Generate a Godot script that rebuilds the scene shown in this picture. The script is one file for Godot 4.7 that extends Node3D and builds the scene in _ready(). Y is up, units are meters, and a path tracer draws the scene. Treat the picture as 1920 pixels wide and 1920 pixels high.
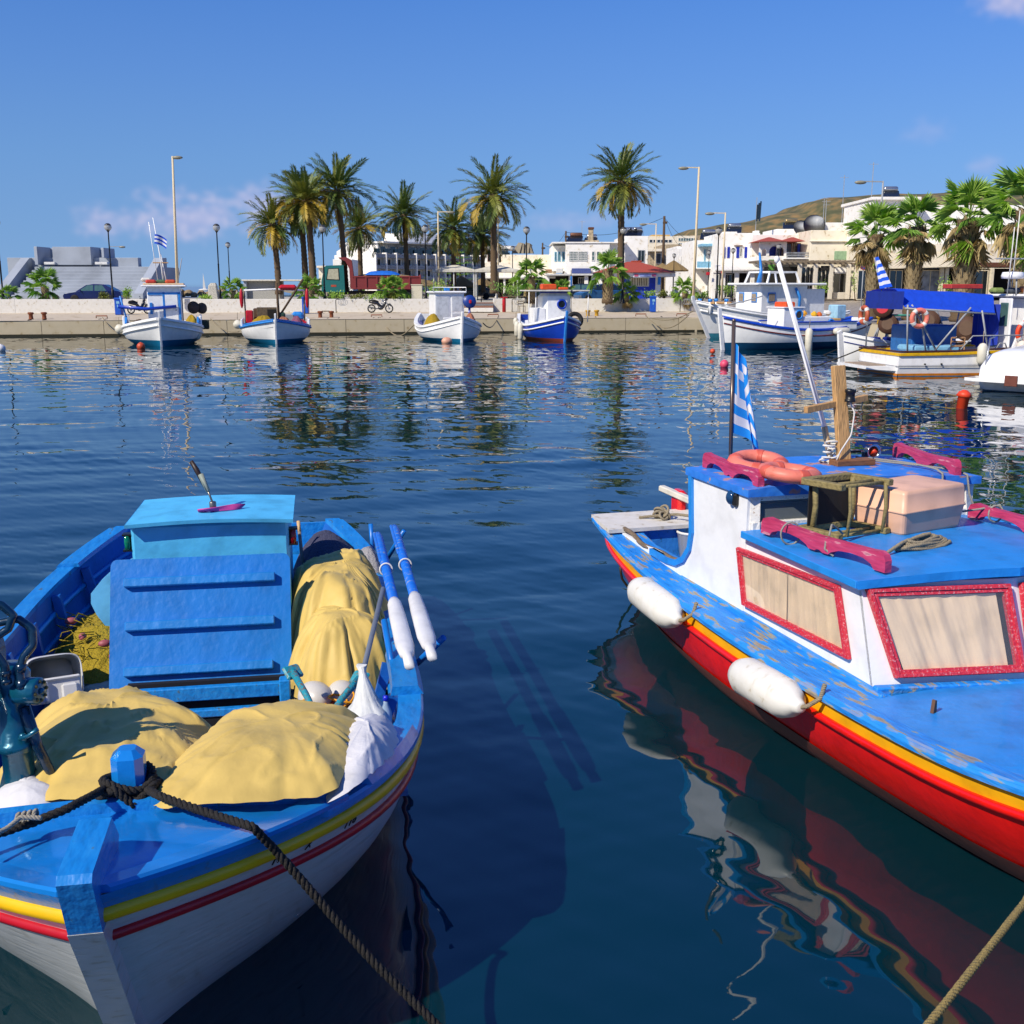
extends Node3D
# A small harbour: two painted wooden boats in the foreground, a quay with moored boats, palms and white houses behind.
# Units are metres, y is up, the sea level is y = 0. Every thing has real coordinates and stands where it stands.

var M := {}
var taken := {}
var T := {}
var rng := RandomNumberGenerator.new()


# ---------------------------------------------------------------- mesh builder
class Mb:
	var st := SurfaceTool.new()
	var col := Color.WHITE

	func _init() -> void:
		st.begin(Mesh.PRIMITIVE_TRIANGLES)
		st.set_smooth_group(-1)

	func flat() -> Mb:
		st.set_smooth_group(-1)
		return self

	func smooth(g := 0) -> Mb:
		st.set_smooth_group(g)
		return self

	func tri(a: Vector3, b: Vector3, c: Vector3) -> void:
		if (b - a).cross(c - a).length_squared() < 1e-16:
			return
		for p in [a, b, c]:
			st.set_color(col)
			st.add_vertex(p)

	func quad(a: Vector3, b: Vector3, c: Vector3, d: Vector3) -> void:
		tri(a, b, c)
		tri(a, c, d)

	func fan(p: Variant) -> void:
		for i in range(1, p.size() - 1):
			tri(p[0], p[i], p[i + 1])

	func loft(rings: Array, closed := true, caps := true) -> Mb:
		for k in rings.size() - 1:
			var a = rings[k]
			var b = rings[k + 1]
			var n: int = a.size()
			for i in (n if closed else n - 1):
				var j: int = (i + 1) % n
				quad(a[i], b[i], b[j], a[j])
		if caps:
			var l: Array = Array(rings[-1]).duplicate()
			l.reverse()
			fan(rings[0])
			fan(l)
		return self

	# a box with chamfered edges
	func box(c: Vector3, s: Vector3, b := 0.0, t := Basis()) -> Mb:
		var h := s * 0.5
		var k := minf(b, 0.45 * minf(s.x, minf(s.y, s.z)))
		var rings := []
		if k <= 0.0:
			for y in [-h.y, h.y]:
				rings.append([c + t * Vector3(-h.x, y, -h.z), c + t * Vector3(h.x, y, -h.z), c + t * Vector3(h.x, y, h.z), c + t * Vector3(-h.x, y, h.z)])
		else:
			for q in [[-h.y, k], [-h.y + k, 0.0], [h.y - k, 0.0], [h.y, k]]:
				var x: float = h.x - q[1]
				var z: float = h.z - q[1]
				var y: float = q[0]
				var m: float = k if q[1] == 0.0 else k * 0.4
				var r := []
				for p in [Vector2(-x + m, -z), Vector2(x - m, -z), Vector2(x, -z + m), Vector2(x, z - m), Vector2(x - m, z), Vector2(-x + m, z), Vector2(-x, z - m), Vector2(-x, -z + m)]:
					r.append(c + t * Vector3(p.x, y, p.y))
				rings.append(r)
		return loft(rings)

	# a box between two points (a bar), w wide and h high
	func bar(a: Vector3, b: Vector3, w: float, h: float, bev := 0.0, up := Vector3.UP) -> Mb:
		var z := (b - a).normalized()
		var x := up.cross(z)
		if x.length() < 0.01:
			x = Vector3.RIGHT.cross(z)
		x = x.normalized()
		var y := z.cross(x)
		return box((a + b) * 0.5, Vector3(w, h, a.distance_to(b)), bev, Basis(x, y, z))

	func tube(p: Array, r: Variant, n := 6, caps := true, closed := false) -> Mb:
		var rings := []
		var x := Vector3.ZERO
		for i in p.size():
			var t: Vector3 = (p[mini(i + 1, p.size() - 1)] - p[maxi(i - 1, 0)])
			if closed:
				t = p[(i + 1) % p.size()] - p[(i - 1 + p.size()) % p.size()]
			t = t.normalized()
			if x == Vector3.ZERO:
				x = Vector3.UP.cross(t)
				if x.length() < 0.05:
					x = Vector3.RIGHT.cross(t)
			x = (x - t * x.dot(t)).normalized()
			var y := t.cross(x)
			var ra: float = r[i] if r is Array else r
			var ring := []
			for k in n:
				var a := TAU * k / n
				ring.append(p[i] + (x * cos(a) + y * sin(a)) * ra)
			rings.append(ring)
		if closed:
			rings.append(rings[0])
		return loft(rings, true, caps and not closed)

	# profile: Vector2(radius, height)
	func lathe(prof: Array, n := 16, at := Vector3.ZERO, t := Basis()) -> Mb:
		var rings := []
		for q in prof:
			var ring := []
			for k in n:
				var a := TAU * k / n
				ring.append(at + t * Vector3(cos(a) * q.x, q.y, sin(a) * q.x))
			rings.append(ring)
		return loft(rings)

	func ball(c: Vector3, r: Vector3, n := 12, m := 8, t := Basis()) -> Mb:
		var rings := []
		for i in m + 1:
			var e := PI * (float(i) / m - 0.5)
			var ring := []
			for k in n:
				var a := TAU * k / n
				ring.append(c + t * Vector3(cos(e) * cos(a) * r.x, sin(e) * r.y, cos(e) * sin(a) * r.z))
			rings.append(ring)
		return loft(rings, true, false)

	func torus(c: Vector3, R: float, r: float, t := Basis(), n := 24, m := 8, from := 0.0, to := TAU, fat := 1.0) -> Mb:
		var rings := []
		for i in n + 1:
			var a := from + (to - from) * i / n
			var d := Vector3(cos(a), 0, sin(a))
			var ring := []
			for k in m:
				var b := TAU * k / m
				ring.append(c + t * (d * (R + r * cos(b) * fat) + Vector3.UP * r * sin(b)))
			rings.append(ring)
		return loft(rings, true, absf(to - from) < TAU - 0.01)

	# grid of f(i, j)
	func grid(nu: int, nv: int, f: Callable) -> Mb:
		var prev := []
		for i in nu + 1:
			var row := []
			for j in nv + 1:
				row.append(f.call(float(i) / nu, float(j) / nv))
			if i > 0:
				for j in nv:
					quad(prev[j], row[j], row[j + 1], prev[j + 1])
			prev = row
		return self

	# an outline in the plane of t.x and t.y, extruded by d along t.z
	func prism(o: Array, d: float, at := Vector3.ZERO, t := Basis()) -> Mb:
		var pk := PackedVector2Array(o)
		var ix := Geometry2D.triangulate_polygon(pk)
		var n := pk.size()
		var a := []
		var b := []
		for q in pk:
			a.append(at + t * Vector3(q.x, q.y, 0))
			b.append(at + t * Vector3(q.x, q.y, d))
		for i in range(0, ix.size(), 3):
			tri(a[ix[i]], a[ix[i + 1]], a[ix[i + 2]])
			tri(b[ix[i]], b[ix[i + 2]], b[ix[i + 1]])
		for i in n:
			var j := (i + 1) % n
			quad(a[i], b[i], b[j], a[j])
		return self

	# a sheet of some thickness on any flat outline
	func slab(o: Array, d: Vector3) -> Mb:
		var b := []
		for p in o:
			b.append(p + d)
		return loft([o, b])

	func done() -> ArrayMesh:
		st.generate_normals()
		return st.commit()


func mb(is_smooth := false) -> Mb:
	var m := Mb.new()
	return m.smooth() if is_smooth else m


# ---------------------------------------------------------------- naming and tagging
func numbered(called: String) -> String:
	taken[called] = taken.get(called, -1) + 1
	return called if taken[called] == 0 else "%s_%03d" % [called, taken[called]]


func tag(o: Node, label: String, category: String, group := "") -> Node:
	o.set_meta("label", label)
	o.set_meta("category", category)
	if group:
		o.set_meta("group", group)
	return o


func thing(called: String, label: String, category: String, at := Vector3.ZERO, turn := 0.0, group := "") -> Node3D:
	var o := Node3D.new()
	o.name = numbered(called)
	add_child(o)
	o.position = at
	o.rotation.y = turn
	tag(o, label, category, group)
	return o


# one named mesh; world = true: its vertices are given in world coordinates
func obj(called: String, m: Variant, mat: Material, parent: Node = null, world := false) -> MeshInstance3D:
	var o := MeshInstance3D.new()
	o.mesh = m.done() if m is Mb else m
	o.material_override = mat
	if parent == null or parent == self:
		o.name = numbered(called)
		add_child(o)
	else:
		o.name = called
		parent.add_child(o, true)
		if world:
			var p := parent
			var t := Transform3D()
			while p is Node3D and p != self:
				t = p.transform * t
				p = p.get_parent()
			o.transform = t.affine_inverse()
	return o


func structure(called: String, m: Variant, mat: Material) -> MeshInstance3D:
	var o := obj(called, m, mat)
	o.set_meta("kind", "structure")
	return o


func copy(o: Node3D, at: Vector3, turn: float, label: String, size := 1.0) -> Node3D:
	var c: Node3D = o.duplicate()
	var base: String = str(o.name)
	if base.right(4).begins_with("_") and base.right(3).is_valid_int():
		base = base.left(-4)
	c.name = numbered(base)
	add_child(c)
	c.position = at
	c.rotation.y = turn
	c.scale = Vector3.ONE * size
	c.set_meta("label", label)
	return c


# ---------------------------------------------------------------- materials
func noise_tex(freq: float, oct: int, stops: Array, type := FastNoiseLite.TYPE_SIMPLEX_SMOOTH, size := 256, sd := 1) -> NoiseTexture2D:
	var n := FastNoiseLite.new()
	n.noise_type = type
	n.frequency = freq
	n.fractal_octaves = oct
	n.seed = sd
	var t := NoiseTexture2D.new()
	t.width = size
	t.height = size
	t.seamless = true
	t.noise = n
	if stops.size():
		var g := Gradient.new()
		var o := PackedFloat32Array()
		var c := PackedColorArray()
		for s in stops:
			o.append(s[0])
			c.append(s[1])
		g.offsets = o
		g.colors = c
		t.color_ramp = g
	return t


func grey(v: float) -> Color:
	return Color(v, v, v)


# hex: the sRGB colour of the paint. o: mott, chip, amt, bump, scale, spec, metal
func paint(id: String, hex: String, rough := 0.5, o := {}) -> StandardMaterial3D:
	if M.has(id):
		return M[id]
	var m := StandardMaterial3D.new()
	m.resource_name = id
	m.cull_mode = BaseMaterial3D.CULL_DISABLED
	var c := Color(hex)
	m.roughness = rough
	m.metallic = o.get("metal", 0.0)
	m.metallic_specular = o.get("spec", 0.5)
	m.uv1_triplanar = true
	var s = o.get("scale", 1.0)
	m.uv1_scale = s if s is Vector3 else Vector3.ONE * s
	if o.has("chip"):
		var a: float = o.get("amt", 0.3)
		var k := Color(o.chip)
		m.albedo_texture = noise_tex(o.get("freq", 0.03), 4, [[0.0, k.darkened(0.25)], [a * 0.75, k], [a, k.lerp(c, 0.3)], [a + 0.02, c.lightened(0.07)], [0.62, c], [1.0, c.darkened(0.14)]], FastNoiseLite.TYPE_SIMPLEX_SMOOTH, 256, o.get("seed", 3))
	else:
		m.albedo_color = c
		m.albedo_texture = T[o.get("tex", "mottle")]
	if o.get("bump", 0.0) > 0.0:
		m.heightmap_enabled = true
		m.heightmap_texture = T[o.get("relief", "grain")]
		m.heightmap_scale = o.bump
	if o.has("sheen"):
		m.rim_enabled = true
		m.rim = o.sheen
	if o.has("coat"):
		m.clearcoat_enabled = true
		m.clearcoat = o.coat
		m.clearcoat_roughness = 0.08
	if o.has("back"):
		m.backlight_enabled = true
		m.backlight = Color(o.back)
	M[id] = m
	return m


func vertex_mat(id: String, rough: float, back := 0.0) -> StandardMaterial3D:
	var m := StandardMaterial3D.new()
	m.resource_name = id
	m.vertex_color_use_as_albedo = true
	m.cull_mode = BaseMaterial3D.CULL_DISABLED
	m.roughness = rough
	m.metallic_specular = 0.3
	if back > 0.0:
		m.backlight_enabled = true
		m.backlight = Color(back, back, back)
	M[id] = m
	return m


func glass(id: String, hex: String, a: float) -> StandardMaterial3D:
	var m := StandardMaterial3D.new()
	m.resource_name = id
	m.transparency = BaseMaterial3D.TRANSPARENCY_ALPHA
	m.albedo_color = Color(Color(hex), a)
	m.roughness = 0.04
	m.cull_mode = BaseMaterial3D.CULL_DISABLED
	M[id] = m
	return m


func make_materials() -> void:
	T.mottle = noise_tex(0.012, 4, [[0.0, grey(0.84)], [0.45, grey(0.95)], [1.0, grey(1.0)]])
	T.clean = noise_tex(0.01, 4, [[0.0, grey(0.93)], [0.5, grey(0.985)], [1.0, grey(1.0)]])
	T.dirt = noise_tex(0.02, 5, [[0.0, Color(0.6, 0.54, 0.46)], [0.14, Color(0.84, 0.8, 0.73)], [0.27, Color(0.965, 0.96, 0.945)], [0.6, grey(0.985)], [1.0, grey(1.0)]], FastNoiseLite.TYPE_SIMPLEX_SMOOTH, 512, 5)
	T.stone = noise_tex(0.03, 5, [[0.0, grey(0.62)], [0.5, grey(0.88)], [1.0, grey(1.0)]], FastNoiseLite.TYPE_SIMPLEX_SMOOTH, 512, 8)
	T.grain = noise_tex(0.05, 4, [])
	T.wrinkle = noise_tex(0.011, 4, [], FastNoiseLite.TYPE_SIMPLEX_SMOOTH, 512, 4)
	(T.wrinkle.noise as FastNoiseLite).fractal_type = FastNoiseLite.FRACTAL_RIDGED
	T.wood = noise_tex(0.03, 3, [[0.0, grey(0.66)], [0.45, grey(0.9)], [1.0, grey(1.0)]], FastNoiseLite.TYPE_SIMPLEX_SMOOTH, 256, 9)
	T.fibre = noise_tex(0.14, 3, [[0.0, grey(0.35)], [0.5, grey(0.8)], [1.0, grey(1.0)]], FastNoiseLite.TYPE_SIMPLEX, 256, 11)


func _ready() -> void:
	rng.seed = 7
	build_world()
	make_materials()
	build_water()
	build_quay()
	build_left_boat()
	build_left_cargo()
	build_right_boat()
	build_right_cargo()
	build_far()


# ---------------------------------------------------------------- camera, sky, sun
func build_world() -> void:
	var cam := Camera3D.new()
	cam.name = "camera"
	cam.position = Vector3(0, 3, 0)
	cam.rotation_degrees.x = -11.737
	cam.fov = 50.5
	cam.near = 0.1
	cam.far = 12000
	add_child(cam)
	var e := Environment.new()
	e.background_mode = Environment.BG_SKY
	e.tonemap_mode = Environment.TONE_MAPPER_LINEAR
	e.tonemap_exposure = 1.1
	e.sdfgi_enabled = true
	e.ssao_enabled = true
	e.ssil_enabled = true
	var sky := Sky.new()
	var pm := PanoramaSkyMaterial.new()
	pm.panorama = sky_picture()
	sky.sky_material = pm
	e.sky = sky
	var we := WorldEnvironment.new()
	we.name = "sky"
	we.environment = e
	add_child(we)
	var sun := DirectionalLight3D.new()
	sun.name = "sun"
	sun.light_energy = 1.6
	sun.light_color = Color(1.0, 0.96, 0.89)
	sun.light_angular_distance = 0.5
	sun.shadow_enabled = true
	add_child(sun)
	sun.look_at_from_position(Vector3.ZERO, Vector3(0.66, -0.78, -0.6), Vector3.UP)


# a clear blue sky that pales a little towards the horizon, with a few thin clouds low over the sea
func sky_picture() -> ImageTexture:
	var w := 2048
	var h := 1024
	var im := Image.create(w, h, false, Image.FORMAT_RGBAF)
	var n := FastNoiseLite.new()
	n.seed = 21
	n.frequency = 1.0
	n.fractal_octaves = 5
	var stops := [[-90.0, Color("5f7fa0")], [-0.5, Color("7d9fcb")], [0.0, Color("86afdc")], [2.0, Color("7ea9db")], [6.0, Color("71a1dc")], [10.0, Color("6294db")], [14.0, Color("5287d6")], [24.0, Color("3d6fc4")], [45.0, Color("2d5cb0")], [90.0, Color("244f9c")]]
	for y in h:
		var el := 90.0 - (y + 0.5) / h * 180.0
		var c := Color.WHITE
		for i in stops.size() - 1:
			if el >= stops[i][0] and el <= stops[i + 1][0]:
				c = stops[i][1].srgb_to_linear().lerp(stops[i + 1][1].srgb_to_linear(), (el - stops[i][0]) / (stops[i + 1][0] - stops[i][0]))
		im.fill_rect(Rect2i(0, y, w, 1), c)
		if el < 0.0 or el > 40.0:
			continue
		for x in w:
			var az := (x + 0.5) / w * 360.0
			az = az - 360.0 if az > 180.0 else az
			# the sky over the sea on the left is a little deeper than over the land
			var k := smoothstep(-30.0, 35.0, az) if absf(az) < 90.0 else smoothstep(270.0, 90.0, absf(az)) * 0.0 + 0.5
			var px := c * lerpf(0.86, 1.06, k) if el < 20.0 else c
			var d := n.get_noise_2d(az * 0.32, el * 0.55) * 0.5 + 0.5
			var f := n.get_noise_2d(az * 1.4 + 70.0, el * 2.2) * 0.5 + 0.5
			var cloud := 0.0
			for b in [[-16.2, 3.1, 4.6, 1.9, 0.85], [-12.4, 3.7, 2.3, 1.9, 0.85], [-20.2, 2.9, 1.5, 1.5, 0.7], [23.2, 12.2, 2.4, 1.5, 0.95], [22.6, 5.4, 1.3, 0.8, 0.35], [3.2, 3.2, 4.2, 0.9, 0.3], [20.0, 7.0, 1.8, 0.9, 0.2], [-40.0, 5.0, 9.0, 2.0, 0.6], [48.0, 9.0, 9.0, 2.5, 0.6], [-80.0, 7.0, 14.0, 2.5, 0.6], [95.0, 6.0, 15.0, 2.5, 0.6], [140.0, 7.0, 14.0, 2.5, 0.6], [-140.0, 6.0, 14.0, 2.5, 0.6]]:
				var q := Vector2((az - b[0]) / b[2], (el - b[1]) / (b[3] if el > b[1] else b[3] * 0.6)).length()
				cloud = maxf(cloud, smoothstep(0.1, 0.85, 1.0 - q + (d - 0.5) * 0.8 + (f - 0.5) * 0.6) * b[4])
			var cc := Color("a9b0d8").srgb_to_linear().lerp(Color("c4c2de").srgb_to_linear(), smoothstep(0.35, 0.75, f))
			im.set_pixel(x, y, px.lerp(cc, cloud * 0.85))
	return ImageTexture.create_from_image(im)


# ---------------------------------------------------------------- water
func wave_set() -> Array:
	var r := RandomNumberGenerator.new()
	r.seed = 3
	var out := []
	for i in 30:
		var len := 0.16 * pow(1.125, i) * r.randf_range(0.9, 1.1)
		var a := r.randfn(0.0, 0.42) + (0.25 if i % 3 else -0.5)
		var k := TAU / len
		out.append([sin(a) * k, cos(a) * k, r.randf() * TAU, len * (0.0021 if len < 0.5 else 0.0026 if len < 2.0 else 0.0018)])
	return out


func build_water() -> void:
	var waves := wave_set()
	var calm := FastNoiseLite.new()
	calm.frequency = 0.07
	calm.seed = 5
	var rows := 520
	var cols := 420
	var pos := PackedVector3Array()
	var nor := PackedVector3Array()
	var ix := PackedInt32Array()
	# finer towards the two near boats, coarser towards the far quay
	for i in rows + 1:
		var d := 1.2 * pow(92.0 / 1.2, float(i) / rows)
		var half := d * 0.62 + 7.0
		for j in cols + 1:
			var x := lerpf(-half, half, float(j) / cols)
			var z: float = -d
			var ruffle := clampf(0.55 + 0.9 * calm.get_noise_2d(x * 0.6, z * 1.5), 0.2, 1.2) * lerpf(0.6, 0.95, smoothstep(5.0, 16.0, d))
			var y := 0.0
			var gx := 0.0
			var gz := 0.0
			var px := 0.0016 * d + 0.01
			for w in waves:
				var p: float = w[0] * x + w[1] * z + w[2]
				var s := sin(p)
				y += w[3] * s
				var c := w[3] * cos(p) as float
				gx += w[0] * c
				gz += w[1] * c
			pos.append(Vector3(x, y * ruffle, z))
			nor.append(Vector3(-gx * ruffle, 1.0, -gz * ruffle).normalized())
	for i in rows:
		for j in cols:
			var a := i * (cols + 1) + j
			var b := a + cols + 1
			ix.append_array([a, b, a + 1, a + 1, b, b + 1])
	var arr := []
	arr.resize(Mesh.ARRAY_MAX)
	arr[Mesh.ARRAY_VERTEX] = pos
	arr[Mesh.ARRAY_NORMAL] = nor
	arr[Mesh.ARRAY_INDEX] = ix
	var m := ArrayMesh.new()
	m.add_surface_from_arrays(Mesh.PRIMITIVE_TRIANGLES, arr)
	var wm := StandardMaterial3D.new()
	wm.resource_name = "harbour_water"
	wm.albedo_color = Color(0.0, 0.018, 0.027).linear_to_srgb()
	wm.roughness = 0.02
	wm.metallic_specular = 0.6
	wm.cull_mode = BaseMaterial3D.CULL_DISABLED
	M.water = wm
	structure("harbour_water", m, wm)
	# the open sea beyond the land and beside the harbour, a hand's breadth lower
	var sea := mb()
	sea.quad(Vector3(-9000, -0.12, 60), Vector3(-9000, -0.12, -9000), Vector3(9000, -0.12, -9000), Vector3(9000, -0.12, 60))
	var sm := wm.duplicate()
	sm.roughness = 0.12
	sm.albedo_color = Color(0.004, 0.03, 0.085).linear_to_srgb()
	structure("open_sea", sea, sm)


# ---------------------------------------------------------------- hulls
# forward is +z from the stern (z = 0) to the bow (z = length); y = 0 is the water
class Hull:
	var length = 6.0
	var beam = 1.3          # half beam at the sheer
	var stern = 0.75        # half beam of the stern as a share of that
	var t0 = 0.35
	var t1 = 0.5
	var pow_bow = 3.0
	var pow_stern = 2.0
	var h_stern = 0.9
	var h_mid = 0.75
	var h_bow = 1.1
	var low = 0.4           # where along the boat the sheer is lowest
	var draft = 0.4
	var full = 2.6         # how round the midship section is
	var vee = 1.1           # how sharp the bow sections are
	var vee_stern = 1.2
	var vee_from = 0.45
	var vee_pow = 2.0
	var rake = 0.6
	var rake_stern = 0.0
	var only = 0.0          # which side is being built, 0 for both

	func sheer(t: float) -> float:
		if t > low:
			return lerpf(h_mid, h_bow, pow((t - low) / (1.0 - low), 2.0))
		return lerpf(h_mid, h_stern, pow((low - t) / low, 2.0))

	func half(t: float) -> float:
		if t < t0:
			return beam * (1.0 - (1.0 - stern) * pow((t0 - t) / t0, pow_stern))
		if t > t1:
			return beam * maxf(0.0, 1.0 - pow((t - t1) / (1.0 - t1), pow_bow))
		return beam

	func at(t: float, y: float, side: float, out := 0.0) -> Vector3:
		var w = clampf((y + draft) / (sheer(t) + draft), 0.0, 1.2)
		var qb = maxf(0.0, (t - vee_from) / (1.0 - vee_from))
		var qs = maxf(0.0, (t0 - t) / t0)
		var e = full + (vee - full) * pow(qb, vee_pow) + (vee_stern - full) * qs * qs
		var x = maxf(0.0, half(t) * (1.0 - pow(maxf(0.0, 1.0 - w), e)) + out)
		var z = length * t + rake * (w - 1.0) * smoothstep(0.7, 1.0, t) - rake_stern * (w - 1.0) * smoothstep(0.3, 0.0, t)
		return Vector3(x * side, y, z)

	func ts(n: int, a := 0.0, b := 1.0) -> Array:
		var r = []
		for i in n + 1:
			var s = 0.5 - 0.5 * cos(PI * i / n)
			r.append(lerpf(a, b, lerpf(float(i) / n, s, 0.8)))
		return r

	# both sides between two levels; each level is a height, or (as a string "-0.1") so much below the sheer
	func level(l: Variant, t: float) -> float:
		return sheer(t) + float(l) if l is String else l

	func skin(m: Mb, lo: Variant, hi: Variant, n := 40, k := 6, out := 0.0, a := 0.0, b := 1.0) -> void:
		for side in ([-1.0, 1.0] if only == 0.0 else [only]):
			var rows = []
			for t in ts(n, a, b):
				var row = []
				for j in k + 1:
					row.append(at(t, lerpf(level(lo, t), level(hi, t), float(j) / k), side, out))
				rows.append(row)
			if side < 0:
				rows.reverse()
			m.loft(rows, false, false)

	# a rail along both sides at a level
	func rail(m: Mb, l: Variant, r: float, out := 0.0, n := 40, a := 0.0, b := 1.0, sides := 8) -> void:
		for side in ([-1.0, 1.0] if only == 0.0 else [only]):
			var p = []
			for t in ts(n, a, b):
				p.append(at(t, level(l, t), side, out))
			m.tube(p, r, sides)

	# a flat cap on the sheer from `outer` outside the skin to `inner` inside it
	func cap(m: Mb, outer: float, inner: float, th: float, lift := 0.0, n := 40, a := 0.0, b := 1.0) -> void:
		for side in ([-1.0, 1.0] if only == 0.0 else [only]):
			var rings = []
			for t in ts(n, a, b):
				var h = half(t)
				var y = sheer(t) + lift
				var z = length * t
				var xo = h + outer
				var xi = maxf(0.0, h - inner)
				rings.append([Vector3(xi * side, y, z), Vector3(xi * side, y + th, z), Vector3((xo - 0.012) * side, y + th, z), Vector3(xo * side, y + th - 0.012, z), Vector3(xo * side, y, z)])
			m.loft(rings)

	# a deck from side to side
	func deck(m: Mb, l: Variant, a: float, b: float, inset := 0.05, crown := 0.0, n := 30, k := 8) -> void:
		var rows = []
		for t in ts(n, a, b):
			var y = level(l, t)
			var p = at(t, y, 1.0, -inset)
			var row = []
			for j in k + 1:
				var s = 2.0 * j / k - 1.0
				row.append(Vector3(p.x * s, y + crown * (1.0 - s * s), length * t))
			rows.append(row)
		m.loft(rows, false, false)


# the same part on either side of a hull, each a mesh of its own
func pair(called: String, b: Node, mat: Material, h: Hull, f: Callable, is_smooth := true) -> void:
	for s in [-1.0, 1.0]:
		h.only = s
		var m = mb(is_smooth)
		f.call(m)
		obj(called, m, mat, b)
	h.only = 0.0


# ---------------------------------------------------------------- the blue open boat on the left
const LEFT_AT := Vector3(-2.53, 0, -9.5)
const LEFT_TURN := 0.1763


func build_left_boat() -> void:
	var b = thing("fishing_boat", "blue open fishing boat with yellow and red rub rails on a white hull", "boat", LEFT_AT, LEFT_TURN)
	var blue = paint("left_boat_blue", "127ac8", 0.34, {"bump": 0.35, "coat": 0.25, "chip": "4a6a88", "amt": 0.14, "freq": 0.03, "scale": Vector3(1.6, 1.6, 0.6)})
	var deck_blue = paint("left_deck_blue", "157dd2", 0.2, {"bump": 0.18, "coat": 0.6, "scale": 0.8})
	var white = paint("left_boat_white", "c6cacb", 0.3, {"bump": 1.2, "relief": "wood", "coat": 0.3, "tex": "dirt", "scale": Vector3(0.7, 2.6, 0.25)})
	var yellow = paint("left_rail_yellow", "e8b800", 0.35, {"bump": 0.2})
	var red = paint("left_rail_red", "b80d22", 0.35, {"bump": 0.2})
	var h = Hull.new()
	h.length = 6.36
	h.beam = 1.3
	h.stern = 0.72
	h.t0 = 0.36
	h.t1 = 0.47
	h.pow_bow = 4.2
	h.pow_stern = 2.4
	h.h_stern = 0.9
	h.h_mid = 0.74
	h.h_bow = 1.0
	h.low = 0.4
	h.draft = 0.42
	h.full = 4.0
	h.vee = 1.2
	h.vee_from = 0.35
	h.vee_pow = 1.0
	h.vee_stern = 1.3
	h.rake = 0.85
	var m = mb(true)
	h.skin(m, -0.4, "-0.05", 64, 10)
	obj("hull", m, white, b)
	pair("sheer_strake", b, blue, h, func(m): h.skin(m, "-0.06", "0.034", 64, 3, 0.016))
	pair("rub_rail", b, yellow, h, func(m): h.rail(m, "-0.065", 0.031, 0.016, 64, 0.0, 0.9998, 10))
	pair("rub_rail", b, red, h, func(m): h.rail(m, "-0.2", 0.022, 0.008, 64, 0.0, 0.9995, 8))
	pair("gunwale", b, blue, h, func(m): h.cap(m, 0.045, 0.09, 0.035, 0.0, 64, 0.0, 0.9), false)
	pair("bulwark", b, paint("inside_blue", "0f5fb8", 0.5, {"bump": 0.3}), h, func(m): h.skin(m, 0.15, "0", 48, 3, -0.09, 0.0, 0.88))
	pair("stringer", b, blue, h, func(m): h.rail(m, "-0.16", 0.022, -0.1, 40, 0.02, 0.84, 6); h.rail(m, "-0.34", 0.022, -0.1, 40, 0.02, 0.84, 6))
	m = mb()
	h.deck(m, 0.18, 0.01, 0.82, 0.12, 0.0)
	obj("floor", m, paint("boat_floor", "8d8f8c", 0.7, {"tex": "dirt", "bump": 0.3}), b)
	# transom
	m = mb()
	var o = []
	for k in 9:
		o.append(h.at(0.0, lerpf(0.9, -0.4, k / 8.0), 1.0))
	for k in 9:
		o.append(h.at(0.0, lerpf(-0.4, 0.9, k / 8.0), -1.0))
	m.slab(o, Vector3(0, 0, -0.04))
	obj("transom", m, blue, b)
	# the foredeck with its raised covering board
	m = mb(true)
	h.deck(m, "0.03", 0.885, 0.998, -0.01, 0.035, 24, 14)
	obj("foredeck", m, deck_blue, b)
	m = mb()
	var edge = []
	for k in 15:
		var s = 2.0 * k / 14.0 - 1.0
		edge.append(Vector3(s * (h.half(0.885) - 0.02), h.sheer(0.885) + 0.052 + 0.035 * (1.0 - s * s), h.length * 0.885))
	for k in 14:
		m.bar(edge[k], edge[k + 1], 0.05, 0.05)
	obj("deck_beam", m, blue, b)
	pair("toe_rail", b, deck_blue, h, func(m): h.cap(m, 0.045, 0.1, 0.03, 0.03, 40, 0.883, 0.996), false)
	# stem post: a squared timber, blue above the yellow rail, white below
	m = mb()
	var prof = [Vector2(6.45, 1.13), Vector2(6.43, 1.155), Vector2(6.08, 1.17), Vector2(5.98, 1.05), Vector2(6.12, 0.9), Vector2(6.36, 0.9)]
	m.prism(prof_zy(prof), 0.11, Vector3(-0.055, 0, 0), Basis(Vector3(0, 0, 1), Vector3(0, 1, 0), Vector3(1, 0, 0)))
	obj("stem_head", m, blue, b)
	m = mb()
	m.prism(prof_zy([Vector2(6.362, 0.898), Vector2(6.13, 0.898), Vector2(5.3, -0.4), Vector2(5.48, -0.4), Vector2(5.8, 0.0)]), 0.114, Vector3(-0.057, 0, 0), Basis(Vector3(0, 0, 1), Vector3(0, 1, 0), Vector3(1, 0, 0)))
	obj("stem", m, white, b)
	# samson post with eight chamfered sides
	m = mb()
	m.box(Vector3(0.02, 1.04, 5.52), Vector3(0.125, 0.3, 0.125), 0.03)
	m.box(Vector3(0.02, 0.9, 5.52), Vector3(0.11, 0.3, 0.11))
	obj("samson_post", m, deck_blue, b)
	# aft deck and thwart
	m = mb()
	h.deck(m, 0.62, 0.005, 0.12, 0.08)
	obj("stern_deck", m, blue, b)
	# engine box with a thin overhanging lid
	var cyan = paint("engine_box_cyan", "55bdee", 0.4, {"bump": 0.12})
	m = mb()
	m.box(Vector3(0.055, 0.86, 1.83), Vector3(1.06, 1.08, 0.76), 0.02)
	obj("engine_box", m, cyan, b)
	m = mb(true)
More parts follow.
